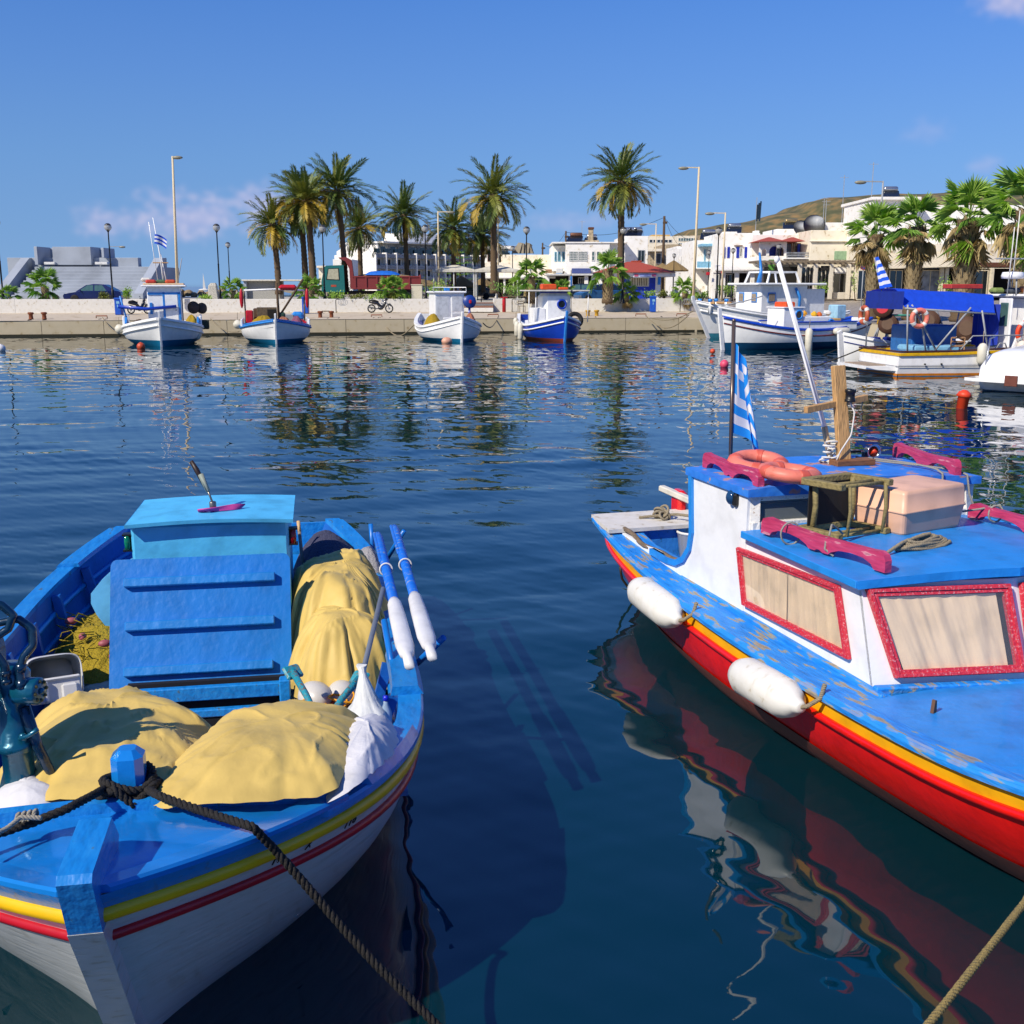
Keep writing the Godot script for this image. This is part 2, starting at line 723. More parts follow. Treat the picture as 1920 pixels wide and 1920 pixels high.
	m.grid(20, 2, func(u, v): return Vector3(lerpf(-0.5, 0.62, u), 1.418 + 0.02 * sin(u * PI), lerpf(1.37, 2.28, v)))
	m.grid(20, 2, func(u, v): return Vector3(lerpf(-0.5, 0.62, u), 1.396 + 0.02 * sin(u * PI), lerpf(2.28, 1.37, v)))
	m.flat()
	var rim = []
	for k in 21:
		var u = k / 20.0
		rim.append([Vector3(lerpf(-0.5, 0.62, u), 1.394 + 0.02 * sin(u * PI), 2.28), Vector3(lerpf(-0.5, 0.62, u), 1.42 + 0.02 * sin(u * PI), 2.285)])
	m.loft(rim, false, false)
	for x in [-0.5, 0.62]:
		m.quad(Vector3(x, 1.396, 2.28), Vector3(x, 1.396, 1.37), Vector3(x, 1.42, 1.37), Vector3(x, 1.42, 2.28))
	obj("lid", m, cyan, b)
	for s in [[-0.505, "starboard_green", "0b7a5c", "green side lamp"], [0.615, "port_red", "7a0b14", "red side lamp"]]:
		m = mb()
		m.box(Vector3(s[0], 1.33, 2.16), Vector3(0.06, 0.012, 0.07))
		m.box(Vector3(s[0], 1.22, 2.16), Vector3(0.06, 0.012, 0.07))
		m.box(Vector3(s[0] * 0.97 + 0.003, 1.275, 2.15), Vector3(0.05, 0.1, 0.02))
		var lamp = obj("side_lamp", m, paint("lamp_black", "161616", 0.4), b)
		m = mb(true)
		m.lathe([Vector2(0.018, -0.05), Vector2(0.022, 0.0), Vector2(0.018, 0.05)], 10, Vector3(s[0], 1.275, 2.18))
		obj("lens", m, paint(s[1], s[2], 0.1), lamp)
	# throttle lever standing in a socket on the lid
	m = mb(true)
	m.lathe([Vector2(0.024, 0), Vector2(0.024, 0.075), Vector2(0.02, 0.08)], 12, Vector3(0.06, 1.43, 2.0))
	m.tube([Vector3(0.06, 1.5, 2.0), Vector3(0.02, 1.6, 1.95)], 0.008, 6)
	obj("lever", m, paint("worn_steel", "8a8780", 0.35, {"metal": 0.8}), b)
	m = mb(true)
	m.tube([Vector3(0.03, 1.575, 1.96), Vector3(-0.02, 1.69, 1.91)], [0.016, 0.02], 8)
	obj("grip", m, paint("grip_grey", "8b9488", 0.6), b)
	m = mb(true)
	m.tube([Vector3(0.01, 1.6, 1.93), Vector3(-0.05, 1.72, 1.88), Vector3(-0.085, 1.78, 1.86)], [0.014, 0.019, 0.014], 8)
	obj("grip", m, paint("grip_brown", "2a1a12", 0.5), b)
	# louvred steps below the hatch cover
	for k in 3:
		m = mb()
		m.box(Vector3(0.05, 0.46 - 0.115 * k, 3.0 + 0.05 * k), Vector3(1.0, 0.05 if k else 0.09, 0.05), 0.006)
		obj("step_board", m, blue, b)
	m = mb()
	m.box(Vector3(0.55, 0.36, 3.12), Vector3(0.07, 0.42, 0.09), 0.008)
	obj("step_post", m, blue, b)
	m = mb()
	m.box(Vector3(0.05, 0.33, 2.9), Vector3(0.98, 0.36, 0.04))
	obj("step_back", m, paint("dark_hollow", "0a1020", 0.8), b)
	# thole pins and rail blocks on the near gunwale
	var bright = paint("thole_blue", "1272cc", 0.35)
	for p in [[Vector3(1.24, 0.72, 0.62), Vector3(1.23, 0.99, 0.55)], [Vector3(1.35, 0.72, 0.75), Vector3(1.49, 1.0, 0.92)], [Vector3(1.29, 0.6, 3.3), Vector3(1.5, 0.97, 3.7)], [Vector3(1.2, 0.78, 3.75), Vector3(1.17, 1.0, 3.4)]]:
		m = mb(true)
		m.tube(p, 0.02, 10)
		obj("thole_pin", m, bright, b)
	for q in [[0.02, 0.16, 0.03], [0.54, 0.66, 0.05], [0.76, 0.86, 0.05]]:
		for side in [-1.0, 1.0]:
			m = mb()
			var rings = []
			for t in h.ts(6, q[0], q[1]):
				var y = h.sheer(t) + 0.034
				rings.append([Vector3((h.half(t) - 0.13) * side, y, h.length * t), Vector3((h.half(t) - 0.12) * side, y + q[2], h.length * t), Vector3((h.half(t) + 0.02) * side, y + q[2], h.length * t), Vector3((h.half(t) + 0.05) * side, y, h.length * t)])
			m.loft(rings)
			obj("rail_block", m, blue, b)
	# frames inside
	for t in [0.14, 0.24, 0.34, 0.44, 0.54, 0.64, 0.74]:
		for side in [-1.0, 1.0]:
			m = mb()
			m.bar(h.at(t, 0.16, side, -0.12), h.at(t, h.sheer(t) - 0.02, side, -0.12), 0.05, 0.06)
			obj("rib", m, M.inside_blue, b)
	# registration letters on the white strake, small and black
	for q in [[0.925, "\u039D."], [0.905, "\u03A7"], [0.87, "116"]]:
		var tm = TextMesh.new()
		var f = SystemFont.new()
		f.font_names = PackedStringArray(["Droid Sans"])
		tm.font = f
		tm.text = q[1]
		tm.font_size = 48
		tm.pixel_size = 0.0013
		tm.depth = 0.004
		var pa = h.at(q[0], h.sheer(q[0]) - 0.13, 1.0, 0.006)
		var pb = h.at(q[0] - 0.02, h.sheer(q[0] - 0.02) - 0.13, 1.0, 0.006)
		var low = h.at(q[0], h.sheer(q[0]) - 0.17, 1.0, 0.006)
		var x = (pb - pa).normalized()
		var y = (pa - low).normalized()
		var z = x.cross(y).normalized()
		var t = obj("letters", tm, paint("letter_black", "0c0c10", 0.5), b)
		t.transform = Transform3D(Basis(x, z.cross(x), z), pa + z * 0.003)
	net_hauler(b)


func prof_zy(p: Array) -> Array:
	return p


# the teal net hauler: a flanged column with a hydraulic motor, hoses and a curved strut
func net_hauler(b: Node3D) -> void:
	var teal = paint("hauler_teal", "0c5a74", 0.28, {"bump": 0.5, "metal": 0.35, "coat": 0.5})
	var dark = paint("hauler_dark", "082c46", 0.25, {"bump": 0.4, "metal": 0.2, "coat": 0.6})
	var m = mb(true)
	var at = Vector3(-0.47, 1.0, 5.25)
	m.lathe([Vector2(0.1, -0.25), Vector2(0.1, -0.2), Vector2(0.062, -0.2), Vector2(0.062, 0.1), Vector2(0.072, 0.105), Vector2(0.072, 0.14), Vector2(0.06, 0.145), Vector2(0.055, 0.3), Vector2(0.075, 0.36), Vector2(0.08, 0.44), Vector2(0.05, 0.48)], 18, at)
	var post = obj("net_hauler", m, teal, b)
	m = mb()
	for k in 4:
		var a = k * PI / 2 + 0.5
		m.prism([Vector2(0.055, -0.2), Vector2(0.13, -0.2), Vector2(0.055, 0.03)], 0.012, at, Basis(Vector3.UP, a))
	obj("fin", m, teal, post)
	m = mb(true)
	var axle = Basis(Vector3(0, -1, 0), Vector3(0.94, 0.05, 0.33).normalized(), Vector3(-0.33, 0, 0.94))
	var mo = at + Vector3(0.0, 0.37, 0.02)
	m.lathe([Vector2(0.05, -0.12), Vector2(0.05, 0.03), Vector2(0.056, 0.035), Vector2(0.056, 0.13), Vector2(0.05, 0.137)], 20, mo, axle)
	m.ball(mo + axle * Vector3(0, 0.142, 0), Vector3(0.014, 0.014, 0.014), 8, 6)
	obj("motor", m, teal, post)
	m = mb()
	for k in 8:
		var a = TAU * k / 8
		m.ball(mo + axle * Vector3(cos(a) * 0.04, 0.139, sin(a) * 0.04), Vector3.ONE * 0.008, 6, 4)
	obj("bolts", m, paint("brass", "5a5534", 0.4, {"metal": 0.6}), post)
	# the big sheave behind it, mostly out of the frame
	m = mb(true)
	m.lathe([Vector2(0.05, -0.07), Vector2(0.2, -0.075), Vector2(0.21, -0.05), Vector2(0.13, -0.01), Vector2(0.13, 0.01), Vector2(0.21, 0.05), Vector2(0.2, 0.075), Vector2(0.05, 0.07)], 28, mo + Vector3(-0.2, 0.1, -0.06), axle)
	obj("sheave", m, dark, post)
	var hoses = [
		[Vector3(-0.14, 0.6, 0), Vector3(-0.08, 0.66, 0), Vector3(-0.02, 0.655, 0), Vector3(0.02, 0.61, 0), Vector3(0.0, 0.56, 0), Vector3(-0.08, 0.51, 0), Vector3(-0.15, 0.46, 0.0)],
		[Vector3(-0.13, 0.5, -0.02), Vector3(-0.05, 0.575, -0.02), Vector3(0.03, 0.59, -0.02), Vector3(0.075, 0.55, -0.02), Vector3(0.075, 0.49, -0.01), Vector3(0.04, 0.45, 0.0), Vector3(0.026, 0.4, 0.01), Vector3(0.03, 0.34, 0.02)],
		[Vector3(-0.16, 0.49, 0.02), Vector3(-0.1, 0.52, 0.02), Vector3(-0.05, 0.49, 0.02), Vector3(-0.02, 0.43, 0.02), Vector3(-0.02, 0.36, 0.02)],
		[Vector3(-0.2, 0.5, 0.05), Vector3(-0.13, 0.46, 0.05), Vector3(-0.09, 0.4, 0.05), Vector3(-0.07, 0.33, 0.05), Vector3(-0.06, 0.28, 0.04)]]
	for q in hoses:
		var c = Curve3D.new()
		for i in q.size():
			var d: Vector3 = (q[mini(i + 1, q.size() - 1)] - q[maxi(i - 1, 0)]) * 0.17
			c.add_point(at + q[i] * 1.12 + Vector3(0.03, 0.02, 0.06), -d, d)
		m = mb(true)
		var l = c.get_baked_length()
		var p = []
		for i in 33:
			p.append(c.sample_baked(l * i / 32.0))
		m.tube(p, 0.017, 9)
		for i in [0, 1]:
			var e: Vector3 = p[-1 - i * 4]
			m.tube([e, p[-3 - i * 4]], 0.022, 8)
		obj("hose", m, dark, post)
	m = mb(true)
	m.tube([at + Vector3(0.05, 0.3, 0.03), at + Vector3(0.09, 0.12, 0.03), at + Vector3(0.14, -0.04, 0.02), at + Vector3(0.21, -0.2, 0.0)], [0.026, 0.022, 0.02, 0.03], 10)
	obj("strut", m, dark, post)
	m = mb(true)
	m.tube([at + Vector3(0.03, 0.17, 0.06), at + Vector3(0.07, 0.19, 0.08), at + Vector3(0.11, 0.22, 0.09)], [0.008, 0.009, 0.011], 7)
	m.ball(at + Vector3(0.045, 0.18, 0.062), Vector3(0.018, 0.018, 0.012), 8, 6)
	obj("handle", m, teal, post)
	m = mb()
	m.box(at + Vector3(0.16, -0.2, 0.02), Vector3(0.14, 0.05, 0.1), 0.01)
	obj("valve_block", m, paint("valve_grey", "20242c", 0.5), post)


# ---------------------------------------------------------------- what lies in the left boat (in the boat's own axes)
# a cloth over a heap: ring = the edge, high = height of the crown above the edge, soft = how square its shoulders are,
# crown = where the crown stands, folds = depth of the hanging folds
func heap(m: Mb, ring: Array, crown: Vector3, soft: float, folds: float, sd: int, fold_n := 7.0, nr := 34, na := 150) -> Mb:
	var c = Curve3D.new()
	var n = ring.size()
	for i in n + 1:
		var d: Vector3 = (ring[(i + 1) % n] - ring[(i - 1 + n) % n]) * 0.17
		c.add_point(ring[i % n], -d, d)
	var l = c.get_baked_length()
	var fn = FastNoiseLite.new()
	fn.seed = sd
	fn.frequency = 1.0
	fn.fractal_octaves = 2
	var edge = []
	for j in na:
		edge.append(c.sample_baked(l * j / na))
	m.smooth()
	var rows = []
	for i in nr + 1:
		var r = float(i) / nr
		var row = []
		for j in na + 1:
			var e: Vector3 = edge[j % na]
			var a = TAU * (j % na) / na
			# the side hangs: it goes out first, then down
			var shift = fn.get_noise_2d(cos(a) * 0.8 + 3.0, sin(a) * 0.8) * 0.35
			var so = soft * (1.0 + shift)
			var out = pow(r, 0.85)
			var down = pow(r, so)
			var p = Vector3(lerpf(crown.x, e.x, out), lerpf(crown.y, e.y, down), lerpf(crown.z, e.z, out))
			var wob = fn.get_noise_2d(cos(a) * 1.1 + 9.0, sin(a) * 1.1)
			var ph = a * fold_n * 0.5 + 4.0 * wob + 0.5 * fn.get_noise_2d(r * 2.0, a * 2.0)
			var amp = 0.35 + 0.9 * clampf(0.5 + 1.4 * fn.get_noise_2d(cos(a) * 1.7 + 20.0, sin(a) * 1.7), 0.0, 1.0)
			var ridge = pow(absf(sin(ph)), 0.7) - 0.6
			var k = smoothstep(0.1, 0.75, r)
			var dir = Vector3(e.x - crown.x, 0.0, e.z - crown.z).normalized() + Vector3(0, 0.35 * (1.0 - r), 0)
			p += dir * folds * amp * ridge * k
			# broad flat dents and a few crisp creases between them
			var d1 = fn.get_noise_2d(p.x * 1.9 + 5.0, p.z * 1.9)
			p.y += folds * 0.7 * d1 * smoothstep(1.0, 0.8, r)
			var d2 = fn.get_noise_2d(p.x * 2.4 + 40.0, p.z * 2.4 + 7.0)
			p.y += folds * 0.3 * exp(-absf(d2) * 14.0) * smoothstep(1.0, 0.85, r)
			row.append(p)
		rows.append(row)
	m.loft(rows, false, false)
	return m


func lying(called: String, label: String, category: String, m: Variant, mat: Material, at: Vector3, turn: float, group := "") -> MeshInstance3D:
	var o = obj(called, m, mat)
	o.position = at
	o.rotation.y = turn
	tag(o, label, category, group)
	return o


# a rope of three twisted strands
func rope(m: Mb, p: Array, r: float, pitch := 0.0, n := 0) -> void:
	var c = Curve3D.new()
	for i in p.size():
		var d: Vector3 = (p[mini(i + 1, p.size() - 1)] - p[maxi(i - 1, 0)]) * 0.17
		c.add_point(p[i], -d, d)
	var l = c.get_baked_length()
	if pitch <= 0.0:
		var q = []
		var k = maxi(6, n if n else int(l / (r * 5.0)))
		for i in k + 1:
			q.append(c.sample_baked(l * i / k))
		m.tube(q, r, 6)
		return
	var k2 = int(l / pitch * 8.0)
	var strands = [[], [], []]
	var x = Vector3.ZERO
	for i in k2 + 1:
		var s = l * i / k2
		var t = (c.sample_baked(minf(s + 0.01, l)) - c.sample_baked(maxf(s - 0.01, 0.0))).normalized()
		if x == Vector3.ZERO:
			x = Vector3.UP.cross(t)
			if x.length() < 0.05:
				x = Vector3.RIGHT.cross(t)
		x = (x - t * x.dot(t)).normalized()
		var y = t.cross(x)
		for j in 3:
			var a = TAU * (s / pitch + j / 3.0)
			strands[j].append(c.sample_baked(s) + (x * cos(a) + y * sin(a)) * r * 0.52)
	for j in 3:
		m.tube(strands[j], r * 0.56, 5)


func build_left_cargo() -> void:
	var at = LEFT_AT
	var turn = LEFT_TURN
	var blue: Material = M.left_boat_blue
	# hatch cover leaning on the engine box
	var hc = thing("hatch_cover", "blue wooden hatch cover with three battens leaning against the cyan box", "hatch cover", at, turn)
	var lean = Basis(Vector3.RIGHT, -0.455)
	var foot = Vector3(0.01, 0.4, 2.86)
	var o = [Vector2(-0.575, 0)]
	for k in 7:
		o.append(Vector2(-0.535 - 0.04 * cos(k * PI / 12), 0.86 + 0.05 * sin(k * PI / 12)))
	for k in 7:
		o.append(Vector2(0.535 + 0.05 * sin(k * PI / 12), 0.86 + 0.05 * cos(k * PI / 12)))
	o.append(Vector2(0.575, 0))
	var panel_paint = paint("hatch_blue", "0f74c8", 0.42, {"bump": 0.3})
	var m = mb()
	m.prism(o, 0.03, foot, lean)
	obj("board", m, panel_paint, hc)
	for k in 3:
		m = mb()
		m.box(foot + lean * Vector3([0.0, 0.0, -0.01][k], [0.745, 0.455, 0.16][k], 0.055), Vector3([0.97, 0.95, 0.94][k], 0.06, 0.05), 0.006, lean)
		obj("batten", m, paint("batten_blue", "147ccc", 0.45, {"bump": 0.4}), hc)
	# the loose cyan board beside it
	m = mb()
	var pz = 2.4
	m.prism([Vector2(-0.45, 1.2), Vector2(-0.56, 1.15), Vector2(-0.66, 1.06), Vector2(-0.735, 0.97), Vector2(-0.74, 0.9), Vector2(-0.71, 0.82), Vector2(-0.66, 0.74), Vector2(-0.6, 0.73), Vector2(-0.45, 0.86)], 0.025, Vector3(0, 0, 2.32), Basis.IDENTITY)
	lying("loose_board", "rounded light blue board half hidden behind the blue hatch cover", "board", m, paint("board_cyan", "6cc4f4", 0.4, {"bump": 0.1}), at, turn)
	# tarpaulins
	var tarp = paint("tarp_yellow", "d0b360", 0.62, {"bump": 0.35, "relief": "wrinkle", "scale": 0.8, "sheen": 0.2})
	var ring = [Vector3(0.6, 0.72, 1.6), Vector3(0.85, 0.75, 1.5), Vector3(1.12, 0.78, 1.55), Vector3(1.24, 0.76, 1.95), Vector3(1.25, 0.68, 2.5), Vector3(1.2, 0.5, 2.95), Vector3(0.95, 0.45, 3.05), Vector3(0.66, 0.45, 2.95), Vector3(0.57, 0.55, 2.4), Vector3(0.56, 0.64, 1.95)]
	m = heap(mb(true), ring, Vector3(0.93, 1.06, 2.08), 3.2, 0.07, 3, 11.0)
	ring = [Vector3(0.68, 0.6, 2.55), Vector3(0.95, 0.7, 2.45), Vector3(1.18, 0.66, 2.6), Vector3(1.24, 0.56, 3.0), Vector3(1.13, 0.48, 3.35), Vector3(0.9, 0.5, 3.38), Vector3(0.68, 0.47, 3.3), Vector3(0.57, 0.46, 2.95)]
	heap(m, ring, Vector3(0.9, 0.92, 2.88), 3.0, 0.06, 17, 10.0)
	ring = [Vector3(0.56, 0.7, 1.95), Vector3(0.6, 0.75, 1.7), Vector3(0.78, 0.8, 1.75), Vector3(0.78, 0.75, 2.15), Vector3(0.6, 0.6, 2.3)]
	heap(m, ring, Vector3(0.66, 1.0, 1.95), 1.8, 0.03, 23, 6.0, 14, 48)
	lying("tarpaulin", "yellow tarpaulin draped over two barrels beside the hatch cover", "tarpaulin", m, tarp, at, turn)
	ring = [Vector3(-0.78, 0.62, 4.7), Vector3(-0.62, 0.66, 4.25), Vector3(-0.2, 0.7, 4.05), Vector3(0.2, 0.72, 4.4), Vector3(0.36, 0.84, 4.9), Vector3(0.3, 0.94, 5.35), Vector3(0.2, 1.0, 5.57), Vector3(-0.14, 1.0, 5.57), Vector3(-0.42, 0.94, 5.42), Vector3(-0.68, 0.78, 5.15)]
	m = heap(mb(true), ring, Vector3(-0.2, 1.06, 4.62), 2.6, 0.06, 14, 8.0)
	lying("tarpaulin", "dull yellow tarpaulin heap behind the blue post, left of the rope knot", "tarpaulin", m, tarp, at, turn)
	ring = [Vector3(0.1, 0.99, 5.64), Vector3(0.16, 0.96, 5.2), Vector3(0.3, 0.96, 4.86), Vector3(0.55, 0.96, 4.76), Vector3(0.96, 0.98, 4.86), Vector3(0.93, 1.0, 5.25), Vector3(0.84, 1.03, 5.68), Vector3(0.78, 1.02, 5.74), Vector3(0.55, 1.03, 5.76), Vector3(0.33, 1.03, 5.74)]
	m = heap(mb(true), ring, Vector3(0.6, 1.13, 5.15), 3.0, 0.034, 31, 8.0)
	lying("tarpaulin", "pale yellow tarpaulin spread over the foredeck beside the white sacking", "tarpaulin", m, tarp, at, turn)
	var sack = paint("white_cloth", "d2d2d6", 0.85, {"bump": 0.5, "relief": "wrinkle", "scale": 1.0})
	ring = [Vector3(0.8, 0.98, 5.72), Vector3(0.84, 0.96, 5.2), Vector3(0.9, 0.9, 4.8), Vector3(1.12, 0.88, 4.8), Vector3(1.13, 0.92, 5.1), Vector3(1.0, 1.0, 5.5), Vector3(0.9, 1.02, 5.7)]
	m = heap(mb(true), ring, Vector3(0.98, 1.06, 5.1), 1.8, 0.035, 8, 7.0, 22, 72)
	lying("sacking", "crumpled white sacking under the edge of the pale yellow tarpaulin", "cloth", m, sack, at, turn)
	ring = [Vector3(-0.66, 0.72, 4.85), Vector3(-0.4, 0.8, 5.05), Vector3(-0.2, 0.9, 5.45), Vector3(-0.36, 0.9, 5.58), Vector3(-0.66, 0.82, 5.35)]
	m = heap(mb(true), ring, Vector3(-0.42, 0.99, 5.35), 1.8, 0.02, 18, 6.0, 16, 48)
	lying("sack", "off white sack under the dull yellow tarpaulin by the teal hauler", "sack", m, sack, at, turn)
	ring = [Vector3(-0.9, 0.24, 2.3), Vector3(-0.5, 0.3, 2.2), Vector3(-0.35, 0.24, 3.0), Vector3(-0.5, 0.22, 3.7), Vector3(-0.95, 0.22, 3.2)]
	m = heap(mb(true), ring, Vector3(-0.62, 0.42, 2.75), 1.6, 0.03, 28, 6.0, 20, 60)
	lying("cloth", "grey white cloth on the boat floor beside the white canister", "cloth", m, paint("grey_cloth", "a9a9a6", 0.9, {"bump": 0.5, "relief": "wrinkle", "scale": 2.0}), at, turn)
	# navy net bag and folded net by the stern
	ring = [Vector3(0.6, 0.66, 1.6), Vector3(0.58, 0.72, 0.9), Vector3(0.7, 0.72, 0.35), Vector3(0.95, 0.74, 0.45), Vector3(1.15, 0.74, 0.9), Vector3(1.15, 0.74, 1.5), Vector3(0.9, 0.7, 1.75)]
	m = heap(mb(true), ring, Vector3(0.85, 1.0, 0.9), 1.8, 0.03, 41, 6.0, 22, 64)
	lying("net_heap", "dark blue fine meshed net heaped near the stern beside the cyan box", "net", m, paint("net_navy", "4a4c68", 0.9, {"tex": "fibre", "bump": 1.0, "scale": 2.0}), at, turn)
	ring = [Vector3(1.05, 0.76, 1.3), Vector3(1.1, 0.78, 0.95), Vector3(1.25, 0.8, 0.95), Vector3(1.27, 0.78, 1.5), Vector3(1.15, 0.74, 1.6)]
	m = heap(mb(true), ring, Vector3(1.17, 0.95, 1.22), 1.6, 0.02, 44, 6.0, 14, 40)
	lying("net_heap", "small white net bundle against the gunwale near the oar ends", "net", m, paint("net_white", "b9b8bd", 0.9, {"tex": "fibre", "bump": 1.0, "scale": 3.0}), at, turn)
	# yellow net with pink floats
	var nety = paint("net_yellow", "b59c08", 0.85, {"tex": "fibre", "bump": 1.4, "scale": 2.4})
	ring = [Vector3(-1.08, 0.42, 1.2), Vector3(-0.8, 0.5, 1.1), Vector3(-0.6, 0.5, 1.6), Vector3(-0.5, 0.45, 2.3), Vector3(-0.72, 0.38, 2.5), Vector3(-1.0, 0.36, 2.2), Vector3(-1.12, 0.4, 1.7)]
	m = heap(mb(true), ring, Vector3(-0.78, 0.62, 1.95), 1.5, 0.06, 51, 14.0, 26, 80)
	rng.seed = 3
	for k in 46:
		var p = Vector3(rng.randf_range(-1.05, -0.55), 0.0, rng.randf_range(1.25, 2.35))
		p.y = 0.5 + 0.1 * exp(-pow((p.z - 2.0) / 0.3, 2.0)) + rng.randf_range(-0.02, 0.06)
		var a = rng.randf() * TAU
		var s = rng.randf_range(0.04, 0.11)
		m.tube([p, p + Vector3(cos(a), 0.3, sin(a)) * s, p + Vector3(cos(a + 0.7), 0.25, sin(a + 0.7)) * s * 1.8, p + Vector3(cos(a + 1.5), -0.2, sin(a + 1.5)) * s * 2.0], 0.004, 4)
	var net = lying("fishing_net", "yellow fishing net with pink floats behind the white canister", "net", m, nety, at, turn)
	for p in [Vector3(-0.86, 0.6, 2.12), Vector3(-0.68, 0.6, 2.3), Vector3(-1.02, 0.6, 1.72), Vector3(-0.76, 0.66, 1.5), Vector3(-0.6, 0.55, 2.42)]:
		m = mb(true)
		m.ball(p, Vector3(0.045, 0.026, 0.028), 10, 6, Basis(Vector3.UP, p.x * 9.0))
		obj("float", m, paint("float_pink", "a3525c", 0.55), net)
	jerrycan()
	# oars: blue looms with white blades, held to the gunwale by white lashings
	for k in 2:
		var lab: String = ["blue oar with white blade, the inner of the pair on the gunwale", "blue oar with white blade, the outer of the pair over the water"][k]
		var oar = thing("oar", lab, "oar", at, turn, "oars on the gunwale")
		var a: Vector3 = [Vector3(1.25, 1.06, 1.3), Vector3(1.4, 1.06, 1.05)][k]
		var c: Vector3 = [Vector3(1.235, 1.1, 4.5), Vector3(1.36, 1.11, 4.42)][k]
		var d = (c - a).normalized()
		var l = a.distance_to(c)
		var s1 = 0.62 if k == 0 else 0.64
		m = mb(true)
		m.tube([a, a.lerp(c, 0.03), a.lerp(c, s1)], [0.028, 0.032, 0.033], 10)
		m.flat()
		m.bar(a, a.lerp(c, 0.3), 0.085, 0.026, 0.008, Vector3(0.5, 1, 0))
		obj("loom", m, paint("oar_blue", "1766cc", 0.4, {"chip": "a89e8c", "amt": 0.2, "freq": 0.05}), oar)
		m = mb(true)
		var rings = []
		for q in [[s1, 0.034, 0.034], [s1 + 0.02, 0.044, 0.038], [s1 + 0.1, 0.05, 0.032], [0.9, 0.052, 0.028], [0.945, 0.04, 0.028], [0.955, 0.026, 0.026], [1.0, 0.028, 0.028]]:
			var ringp = []
			for j in 12:
				var g = TAU * j / 12
				ringp.append(a.lerp(c, q[0]) + Vector3(cos(g) * q[1], sin(g) * q[2], 0))
			rings.append(ringp)
		m.loft(rings)
		obj("blade", m, paint("oar_white", "dcdcdc", 0.5, {"bump": 0.15}), oar)
		m = mb(true)
		m.torus(a.lerp(c, 0.36 if k == 0 else 0.39), 0.043, 0.006, Basis(Vector3.RIGHT, PI / 2 - 0.1), 20, 6)
		obj("lashing", m, paint("cord_white", "d8d6d0", 0.8), oar)
	# poles
	m = mb(true)
	m.tube([Vector3(1.2, 1.05, 2.85), Vector3(0.93, 0.55, 3.95)], 0.017, 10)
	lying("pole", "grey metal pole lying across the yellow tarpaulin", "pole", m, paint("pole_grey", "7d8694", 0.45, {"metal": 0.3}), at, turn)
	m = mb(true)
	m.tube([Vector3(0.655, 0.8, 1.25), Vector3(0.635, 1.07, 1.12)], 0.014, 8)
	var hook = lying("boat_hook", "upright wooden handle beside the red side lamp of the cyan box", "handle", m, paint("weathered_wood", "8c8378", 0.7, {"tex": "wood", "scale": Vector3(6, 1, 6)}), at, turn)
	m = mb(true)
	m.tube([Vector3(0.635, 1.07, 1.12), Vector3(0.629, 1.15, 1.08)], 0.015, 8)
	obj("tip", m, paint("handle_wood", "c9a878", 0.6), hook)
	m = mb(true)
	m.tube([Vector3(0.66, 0.42, 3.75), Vector3(0.58, 0.36, 4.2)], 0.018, 8)
	lying("short_pole", "short white pole end beside the teal anchor", "pole", m, paint("pole_white", "c4c2ba", 0.5), at, turn)
	# anchor, a rusty folding grapnel painted turquoise
	var an = thing("anchor", "rusty turquoise anchor with two flukes lying before the yellow tarpaulin", "anchor", at, turn)
	var rust = paint("anchor_paint", "1a8a9e", 0.5, {"chip": "7a4a2c", "amt": 0.34, "freq": 0.06, "bump": 0.6, "scale": 2.0})
	var hub = Vector3(0.78, 0.62, 4.15)
	for q in [[Vector3(0.62, 0.8, 3.66), 0.6], [Vector3(1.0, 0.78, 3.78), -0.7]]:
		m = mb(true)
		m.tube([hub, hub.lerp(q[0], 0.5) + Vector3(0, 0.03, 0), q[0]], [0.022, 0.02, 0.022], 8)
		m.flat()
		m.box(q[0], Vector3(0.11, 0.025, 0.09), 0.01, Basis(Vector3.UP, q[1]) * Basis(Vector3.RIGHT, 0.7))
		obj("fluke", m, rust, an)
	m = mb(true)
	m.torus(hub + Vector3(0.02, 0.02, 0.06), 0.07, 0.013, Basis(Vector3.RIGHT, 1.1), 20, 7)
	m.ball(hub, Vector3(0.035, 0.03, 0.035), 10, 6)
	obj("ring", m, rust, an)
	# yellow cord coiled by the anchor
	m = mb(true)
	rng.seed = 9
	for k in 9:
		var c = Vector3(0.82 + rng.randf_range(-0.12, 0.1), 0.52 + rng.randf_range(0, 0.05), 3.6 + rng.randf_range(-0.12, 0.12))
		m.torus(c, rng.randf_range(0.08, 0.15), 0.007, Basis(Vector3(rng.randf(), 0.2, rng.randf()).normalized(), rng.randf_range(-0.35, 0.35)), 22, 5)
	lying("cord_coil", "coil of bright orange yellow cord beside the turquoise anchor", "cord", m, paint("cord_orange", "e59a10", 0.6), at, turn)
	m = mb(true)
	m.ball(Vector3(0.74, 0.55, 3.42), Vector3(0.1, 0.09, 0.13), 14, 10, Basis(Vector3.UP, 0.5))
	m.ball(Vector3(0.9, 0.55, 3.4), Vector3(0.09, 0.08, 0.1), 14, 10)
	lying("float_pair", "white plastic floats peeping out under the tarpaulin by the orange cord", "float", m, paint("float_white", "c9c6c0", 0.35), at, turn)
	m = mb(true)
	m.ball(Vector3(0.86, 0.5, 3.5), Vector3(0.04, 0.045, 0.04), 10, 7)
	lying("float", "small orange float between the white floats", "float", m, paint("float_red", "b8461c", 0.5), at, turn)
	m = mb()
	m.box(Vector3(0.86, 0.42, 3.9), Vector3(0.7, 0.03, 1.3))
	obj("side_deck", m, paint("side_deck_grey", "4a6da8", 0.6, {"tex": "dirt"}), get_node("fishing_boat"))
	# tied plastic bag
	m = mb(true)
	var fn = FastNoiseLite.new()
	fn.frequency = 1.0
	fn.seed = 6
	var rg = []
